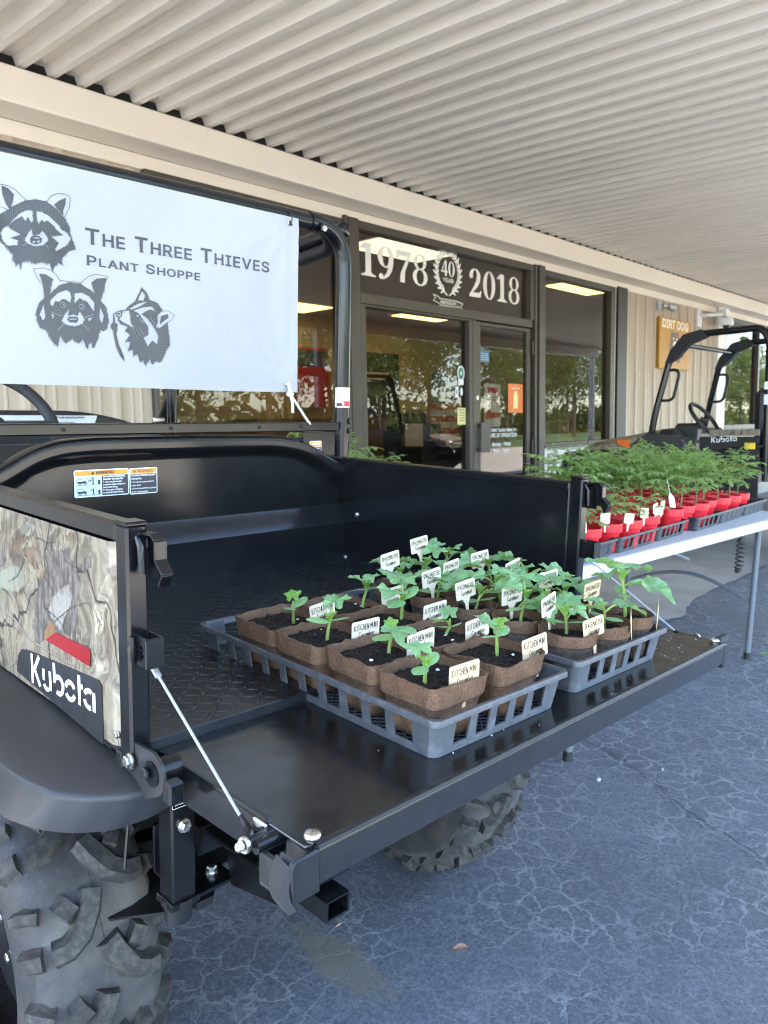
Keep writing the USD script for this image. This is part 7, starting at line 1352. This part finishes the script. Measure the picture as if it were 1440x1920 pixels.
put(GTALL, protos_t, 5, mk_t, 'potted_tomato', 'tomato plant standing apart at the back left of the white table', 2.60, 1.07, TT + .0005, 1.0)
TRZ = math.atan(.07)
for lab_, xa, xb_, ya_, nsl, sol in (('black solid-sided tray of short tomato plants at the left end of the white table', 1.60, 2.075, .405, 6, 6), ('black slotted tray of short tomato plants in the middle of the white table', 2.10, 2.44, .436, 6, 0), ('black slotted tray right of the middle tray of short tomato plants', 2.455, 2.755, .460, 5, 0),
                                    ('black slotted tray of tall tomato plants right of the short ones', 2.84, 3.15, .470, 4, 0), ('black solid-sided tray of tall tomato plants, second from the right table end', 3.16, 3.50, .494, 4, 4), ('black solid-sided tray of tall tomato plants at the right table end', 3.51, 3.85, .520, 4, 4)):
    lx_ = xb_ - xa - .02; ly_ = .31
    slot_tray('table_tray', lab_, lx_, ly_, .062, 'black_tray', 4, nsl, veh_matrix(((xa + xb_) / 2, ya_ + ly_ / 2 + .035 * (xb_ - xa), TT + .001), TRZ), bar_s=.42, solid_first=sol)
TG2 = 'wooden tags among the short tomato plants'; num = ['second', 'first', 'fourth', 'fifth', 'sixth', 'seventh', 'eighth', 'third', 'last']
tl = [(1.83, .42), (1.74, .45), (1.99, .425), (2.17, .43), (2.30, .435), (2.41, .445), (2.47, .455), (1.90, .53), (2.52, .47)]
for k, (x, y) in enumerate(tl):
    tag_thing('plant_tag', f'small pale wooden tag among the short tomatoes, {num[k]} from the left', (x, y, TT + .108 + .008 * (k % 3)), rng.uniform(-.5, .1), rng.uniform(-6, 8), .042, .038, (('TomATo', .14, .86, .60, .16), ('BoNTE', .2, .75, .28, .14)), 'tag_wood_pale', 'pen_brown', tag_mat, rng, group=TG2)
hw = thing('hang_tag', 'small pale blue paper tag hanging among the tomato leaves', 'tag', matrix=veh_matrix((2.60, .47, TT + .16)))
obj('paper', MB().poly(Polygon([(-.025, -.03), (.02, -.035), (.028, .005), (.0, .032), (-.022, .01)]), (0, 0, 0), (1, 0, 0), (0, .3, .95), .0006), 'label_blue', hw); obj('string', MB().tube([(0, .01, .03), (.01, .03, .08)], .001, 5), 'rope_white', hw)
# second table behind the bed with more tomato plants, only their tops show over the side panel
folding_table('second white folding table standing behind the cargo bed near the shop', (1.60, 1.62, -.01), 1.2, .60, (.2, 1.0))
GB = 'tomato plants on the table behind the cargo bed'
bl = 'leafy tomato plant in a red pot on the table behind the cargo bed'
for i, x in enumerate((1.72, 1.86, 2.00, 2.14, 2.28)):
    for j, y in enumerate((1.72, 1.90)):
        dup(protos_t[(i + 2 * j) % 5] if i < 3 else protos_s[(i + j) % 3], 'potted_tomato', f"tomato plant on the table behind the cargo bed, {('near', 'far')[j]} row, {cln[i]} from the left", 'potted plant', veh_matrix((x, y, -.0095), rng.uniform(0, 6)), GB)
# ---------------------------------------------------------------- second utility vehicle, parked further along the shop
u2 = thing('utility_vehicle', 'second camo utility vehicle parked beyond the white table with a bare black roll cage', 'utility vehicle', (6.20, 0, -.72))
W2 = 1.24; gz = .72
def q2(x, y, z): return (x, y, z + gz)
for sx in (0, 1):
    x = .0 if sx == 0 else W2; s = 1 if sx == 0 else -1
    obj('cage_pillar', MB().tube(bend([q2(x, 2.02, .20), q2(x, 1.985, .44), q2(x + s * .03, 1.86, .96), q2(x + s * .03, 1.72, 1.125), q2(x + s * .03, 1.12, 1.135), q2(x + s * .03, 1.06, 1.02), q2(x, 1.05, -.1)], .10, 8), .028, 14), 'gloss_black', u2, smooth=True)
    obj('cage_gusset', MB().poly(Polygon([(1.885, .90 + gz), (1.845, 1.0 + gz), (1.74, 1.12 + gz), (1.60, 1.15 + gz), (1.56, 1.105 + gz), (1.70, 1.055 + gz), (1.80, .95 + gz)]).buffer(.012), (x + s * .03 - .035, 0, 0), (0, 1, 0), (0, 0, 1), .07), 'satin_black', u2)
    obj('grab_handle', MB().tube(bend([q2(x + s * .02, 1.905, .84), q2(x + s * .02, 1.80, .84), q2(x + s * .02, 1.78, .80), q2(x + s * .02, 1.83, .58), q2(x + s * .02, 1.95, .58)], .05), .013, 10), 'satin_black', u2, smooth=True)
obj('cross_tube', MB().tube([q2(.03, 1.745, 1.045), q2(W2 - .03, 1.745, 1.045)], .022, 12), 'gloss_black', u2, smooth=True)
obj('rear_cross_tube', MB().tube([q2(.03, 1.06, 1.12), q2(W2 - .03, 1.06, 1.12)], .026, 12), 'gloss_black', u2, smooth=True)
obj('post_label', MB().box(q2(-.031, 1.028, .52), q2(-.029, 1.072, .60)).box(q2(-.031, 1.028, .64), q2(-.029, 1.072, .70)).box(q2(-.024, 1.018, .52), q2(.024, 1.0205, .60)).box(q2(-.024, 1.018, .64), q2(.024, 1.0205, .70)), 'label_white', u2)
# hood, cowl and fenders
hy = [1.95, 2.05, 2.25, 2.50, 2.68, 2.80, 2.83]; hzs = [.345, .335, .30, .255, .215, .14, -.10]
hx_ = np.linspace(-.03, W2 + .03, 16)
obj('hood', MB().grid(np.array([[q2(x, y, z - .07 * (abs(x - W2 / 2) / (W2 / 2)) ** 3) for y, z in zip(hy, hzs)] for x in hx_]), flip=True), 'camo_print', u2, smooth=50)
obj('hood_side', MB().poly(Polygon([(2.0, .30 + gz), (2.30, .22 + gz), (2.62, .16 + gz), (2.80, .08 + gz), (2.80, -.10 + gz), (2.45, -.05 + gz), (2.0, -.08 + gz)]), (-.035, 0, 0), (0, 1, 0), (0, 0, 1), .01), 'camo_print', u2)
obj('cowl_side', MB().poly(Polygon([(1.60, .255 + gz), (2.02, .305 + gz), (2.12, .24 + gz), (2.34, .095 + gz), (2.40, -.20 + gz), (1.98, -.25 + gz), (1.60, -.25 + gz)]), (-.043, 0, 0), (0, 1, 0), (0, 0, 1), .012), 'plastic_black', u2)
obj('side_lettering', MB().poly(fit_text('RTV-X', -2.16, .125 + gz, -1.96, .038, 1), (-.0445, 0, 0), (0, -1, 0), (0, 0, 1)), 'galvanised', u2)
obj('marker_light', MB().poly(Polygon([(2.19, .165 + gz), (2.30, .20 + gz), (2.31, .245 + gz), (2.19, .235 + gz)]), (-.050, 0, 0), (0, 1, 0), (0, 0, 1), .012), 'amber_lens', u2)
for x in (-.06, W2 + .06): obj('front_fender', MB().tube([q2(x, 2.90 - .04, -.10), q2(x, 2.72, .05), q2(x, 2.45, .09), q2(x, 2.18, .02), q2(x, 2.08, -.2)], .07, 10), 'plastic_black', u2, smooth=True)
obj('front_bumper', MB().tube(bend([q2(.1, 2.84, -.3), q2(.1, 2.95, -.1), q2(.1, 2.92, .10), q2(W2 - .1, 2.92, .10), q2(W2 - .1, 2.95, -.1), q2(W2 - .1, 2.84, -.3)], .06), .02, 10), 'satin_black', u2, smooth=True)
obj('headlight', MB().box(q2(.05, 2.80, .03), q2(.28, 2.85, .11), .02), 'label_white', u2); obj('headlight', MB().box(q2(W2 - .28, 2.80, .03), q2(W2 - .05, 2.85, .11), .02), 'label_white', u2)
obj('dashboard', MB().box(q2(.0, 1.78, .08), q2(W2, 1.98, .33), .05), 'plastic_black', u2)
a = np.linspace(0, 2 * np.pi, 36, endpoint=False); swc = np.array(q2(.30, 1.66, .41)); e1, e2 = unit((1, 0, 0)), unit((0, .62, .78))
obj('steering_wheel', MB().tube([swc + .175 * (math.cos(t) * e1 + math.sin(t) * e2) for t in a], .017, 10, closed=True).bar(swc - e1 * .17, swc + e1 * .17, .03, .014).cyl(swc, swc + np.array([0, .14, -.14]), .035, 12), 'black_rubber', u2, smooth=True)
obj('column_shroud', MB().box(q2(.22, 1.70, .20), q2(.38, 1.90, .38), .03), 'plastic_black', u2)
obj('seat_base', MB().box(q2(.06, 1.16, -.05), q2(W2 - .06, 1.55, .10), .04), 'black_rubber', u2); obj('seat_back', MB().box(q2(.06, 1.08, .08), q2(.58, 1.18, .66), .05), 'black_rubber', u2); obj('seat_back', MB().box(q2(.66, 1.08, .08), q2(W2 - .06, 1.18, .66), .05), 'black_rubber', u2)
obj('floor_pan', MB().box(q2(-.02, 1.05, -.42), q2(W2 + .02, 2.1, -.34), .01), 'satin_black', u2)
obj('side_panel', MB().box(q2(-.02, 1.10, -.34), q2(.0, 1.58, .265), .004), 'satin_black', u2); obj('camo_strip', MB().box(q2(-.024, 1.10, .272), q2(-.004, 1.50, .325), .004), 'camo_print', u2)
obj('badge_lettering', MB().poly(affinity.affine_transform(kubota(.15), [.052, 0, .004, .046, -1.475, .215 + gz]), (-.0215, 0, 0), (0, -1, 0), (0, 0, 1)), 'white_print', u2)
obj('side_bar', MB().tube([q2(-.03, 1.60, .10), q2(-.03, 1.30, .165), q2(-.03, 1.06, .19)], .018, 10), 'satin_black', u2, smooth=True); obj('yellow_tag', MB().box(q2(-.062, 1.12, .165), q2(-.05, 1.20, .215), .002), 'label_yellow', u2)
obj('red_tail_tag', MB().box(q2(-.028, 1.22, .02), q2(-.022, 1.30, .045), .002), 'red_reflector', u2)
obj('cargo_box', MB().box(q2(-.02, .05, -.02), q2(W2 + .02, 1.02, .0)).box(q2(-.02, .05, 0), q2(.01, 1.02, .30), .004).box(q2(W2 - .01, .05, 0), q2(W2 + .02, 1.02, .30), .004).box(q2(.01, .99, 0), q2(W2 - .01, 1.02, .36), .004).box(q2(.01, .05, 0), q2(W2 - .01, .08, .30), .004), 'gloss_black', u2)
obj('camo_side_panel', MB().box(q2(-.028, .08, .0), q2(-.021, 1.0, .26), .002), 'camo_print', u2)
wheel(u2, q2(.03, .55, -.47), .28, .2, phase=.3, outward=-1); wheel(u2, q2(W2 - .03, .55, -.47), .28, .2, phase=.1, outward=1)
wheel(u2, q2(.0, 2.45, -.40), .28, .2, phase=.2, outward=-1); wheel(u2, q2(W2, 2.45, -.40), .28, .2, phase=.5, outward=1)
ky = MB().tube(bend([q2(-.05, 1.72, .24), q2(-.055, 1.69, .22), q2(-.055, 1.68, .05)], .02), .002, 5)
kt = thing('key_tag', 'white paper tag hanging on a wire from the dashboard of the second vehicle', 'tag', (6.20, 0, -.72))
obj('wire', ky, 'galvanised', kt); obj('paper', MB().poly(Polygon([(-.07, -.02), (.05, -.05), (.06, .0), (-.02, .05)]), (-.058, 1.67, .05 + gz), (0, -1, 0), (0, 0, 1), .001), 'label_white', kt)

for k, (x, y) in enumerate(((7.5, -9.2), (11.5, -9.6), (15.5, -9.0), (20, -9.8))):
    mm_ = Gf.Matrix4d(1); mm_.SetRow(3, Gf.Vec4d(x, y, float(ground_z(x, y)) + .02, 1))
    dup(u2, 'utility_vehicle', f"utility vehicle parked out in the lot, {('first', 'second', 'third', 'fourth')[k]} in its row, seen as reflection", 'utility vehicle', mm_, 'utility vehicles parked in the lot')
# ---------------------------------------------------------------- trees across the lot (they show as reflections in the glass)
def tree_proto(kind, seed):
    r_ = np.random.default_rng(seed); n = 5200; b = MB()
    if kind == 'pine':
        whorl = []
        for k in range(17):
            h_ = .30 + .68 * k / 16; L_ = .30 * (1 - (h_ - .3) / .78) ** .8 * r_.uniform(.75, 1.2)
            for j in range(5):
                a_ = r_.uniform(0, 6.28); whorl.append((h_, a_, L_ * r_.uniform(.6, 1.1)))
        wh = np.array(whorl); i = r_.integers(0, len(wh), n); t = r_.uniform(.25, 1.05, n) ** .8
        c_ = np.stack([wh[i, 2] * t * np.cos(wh[i, 1]), wh[i, 2] * t * np.sin(wh[i, 1]), wh[i, 0] - .05 * t + .02], 1) + r_.normal(0, .014, (n, 3)) * np.array([1, 1, .6]); sz = .012
    else:
        cen = np.stack([r_.normal(0, .17, 26), r_.normal(0, .17, 26), r_.uniform(.34, .92, 26)], 1); i = r_.integers(0, 26, n)
        d = r_.normal(0, 1, (n, 3)); d /= np.linalg.norm(d, axis=1, keepdims=True); c_ = cen[i] + d * r_.uniform(.05, .13, (n, 1)); sz = .013
    u = r_.normal(0, 1, (n, 3)); u /= np.linalg.norm(u, axis=1, keepdims=True); w_ = np.cross(u, r_.normal(0, 1, (n, 3))); w_ /= np.linalg.norm(w_, axis=1, keepdims=True); s = sz * r_.uniform(.6, 1.4, (n, 1))
    v = np.stack([c_ - u * s, c_ + w_ * s * .5, c_ + u * s, c_ - w_ * s * .5], 1).reshape(-1, 3); f = np.arange(4 * n).reshape(-1, 4)
    b.add(v, f)
    tr_ = MB().tube([(0, 0, -.03), (.004, 0, .3), (0, .004, .65), (0, 0, .95)], [.017, .014, .009, .003], 8)
    for k in range(14):
        a_ = r_.uniform(0, 6.28); h_ = r_.uniform(.28, .8); e = .2 * (1 - h_ * .7)
        tr_.tube([(0, 0, h_), (e * .5 * math.cos(a_), e * .5 * math.sin(a_), h_ + .02), (e * math.cos(a_), e * math.sin(a_), h_ + .03)], [.005, .003, .001], 5)
    return b, tr_
def tree_matrix(x, y, h_, rz):
    m_ = Gf.Matrix4d(1); c_, s_ = math.cos(rz) * h_, math.sin(rz) * h_
    m_.SetRow(0, Gf.Vec4d(c_, s_, 0, 0)); m_.SetRow(1, Gf.Vec4d(-s_, c_, 0, 0)); m_.SetRow(2, Gf.Vec4d(0, 0, h_, 0)); m_.SetRow(3, Gf.Vec4d(x, y, float(ground_z(x, y)), 1)); return m_
tp = {}
spots = [('pine', 9.5, -15, 9.5), ('pine', 13.2, -17, 11), ('broad', 16.8, -16.5, 8.0), ('broad', 21.5, -18, 9.5), ('pine', 25.5, -17, 10.5), ('broad', 30, -19, 9.0), ('broad', 35, -20, 9.5), ('pine', 40, -19, 11), ('broad', 46, -22, 9), ('broad', 53, -24, 10), ('broad', 5, -19, 8), ('pine', 1, -20, 10), ('broad', -5, -18, 8.5), ('broad', 61, -25, 10), ('broad', 68, -22, 9), ('pine', 75, -24, 12), ('broad', 82, -21, 9), ('broad', 90, -24, 10), ('pine', 97, -23, 11), ('broad', 106, -26, 10), ('broad', 116, -28, 10), ('broad', 74, -33, 10), ('broad', 88, -34, 11), ('broad', 102, -35, 10), ('broad', 12, -30, 9), ('broad', 19, -32, 10), ('broad', 28, -33, 10), ('broad', 37, -34, 10), ('broad', 48, -36, 11)]
for k, (kind, x, y, h_) in enumerate(spots):
    nm = 'pine_tree' if kind == 'pine' else 'broadleaf_tree'
    lab_ = f"{'dark tall pine' if kind == 'pine' else 'bushy green'} tree across the lot reflected in the shop glass"
    mx = tree_matrix(x, y, h_, rng.uniform(0, 6.28))
    if kind not in tp:
        t = thing(nm, lab_, 'tree', matrix=mx, group='trees across the lot'); cr_, tk = tree_proto(kind, 5 if kind == 'pine' else 6)
        obj('crown', cr_, 'pine_needles' if kind == 'pine' else 'broad_leaves', t); obj('trunk', tk, 'tree_bark', t); tp[kind] = t
    else: dup(tp[kind], nm, lab_, 'tree', mx, 'trees across the lot')
hr = np.random.default_rng(3); n = 14000; hxx = hr.uniform(-20, 150, n); hyy = -40 + hr.normal(0, 1.2, n); hz = np.abs(hr.normal(0, 1.3, n)) + hr.uniform(-1, 1.2, n) - 1.0
c_ = np.stack([hxx, hyy, hz], 1); u = hr.normal(0, 1, (n, 3)) * .28; w_ = hr.normal(0, 1, (n, 3)) * .2
obj('hedgerow', MB().add(np.stack([c_ - u, c_ + w_, c_ + u, c_ - w_], 1).reshape(-1, 3), np.arange(4 * n).reshape(-1, 4)), 'broad_leaves', None, kind='stuff', label='distant green hedgerow beyond the lot', cat='hedge')
# ---------------------------------------------------------------- small litter on the asphalt
def litter(name, label, cat, px, mt, size, seed, leaf=False):
    r_ = random.Random(seed); p = v2w((px[0], px[1], GROUND)); 
    if leaf:
        b = leaf_sheet(size, size * .5, 'cot', r_, .5, -.6); m_ = place(b, (0, 0, .004), r_.uniform(0, 6), .15, r_.uniform(-.5, .5))
    else:
        m_ = trimesh.creation.icosphere(1, size); m_.vertices *= np.array([1, .7, .6]); m_.vertices += meshkit.noise(m_.vertices * 90, seed)[:, None] * size * .4; m_.vertices[:, 2] += size * .4
    return obj(name, m_, mt, None, smooth=leaf, label=label, cat=cat, matrix=veh_matrix((px[0], px[1], GROUND), 0))
litter('fallen_leaf', 'pinkish dry leaf lying alone on the asphalt right of the tyre', 'leaf', (.808, .087), 'dry_leaf', .040, 1, True)
litter('fallen_leaf', 'tiny orange leaf scrap on the asphalt beside the pale patch', 'leaf', (.66, .33), 'dry_leaf', .018, 2, True)
litter('pebble', 'small pale stone on the asphalt below the table leg foot', 'stone', (1.80, .28), 'pale_stone', .010, 3)
litter('pebble', 'tiny pale stone on the asphalt right of the larger one', 'stone', (2.04, .17), 'pale_stone', .006, 4)
litter('fallen_leaf', 'small green leaf on the asphalt near the right picture edge', 'leaf', (3.63, .42), 'cotyledon', .05, 5, True)

r_ = random.Random(12); cps = [(2.06, .52), (2.042, .447), (1.981, .244), (1.864, .052), (1.793, -.098), (1.735, -.289), (1.69, -.48)]
for off, w0, t0_, t1_, lab_ in ((0, .0019, 0, 1.0, 'long dark jagged crack running across the asphalt right of the tailgate'), (-.028, .0013, .40, .98, 'thin dark crack close beside the long one, on its near side'), (.018, .0013, .12, .45, 'short dark crack beside the far end of the long one')):
    q = bend([np.array([a + off, b, 0.0]) for a, b in cps], .1, 6)[:, :2]; d = np.r_[0, np.cumsum(np.linalg.norm(np.diff(q, axis=0), axis=1))]; t = np.linspace(t0_ * d[-1], t1_ * d[-1], 70)
    x = np.interp(t, d, q[:, 0]) + np.array([r_.uniform(-.009, .009) for _ in t]); y = np.interp(t, d, q[:, 1]); w_ = w0 * np.array([r_.uniform(.2, 1.3) for _ in t])
    P = np.array([[[a - b_, c_, GROUND + .004], [a + b_, c_, GROUND + .004]] for a, b_, c_ in zip(x, w_, y)])
    obj('pavement_crack', MB().grid(P @ VM), 'crack_dark', None, kind='structure', label=lab_, cat='crack')
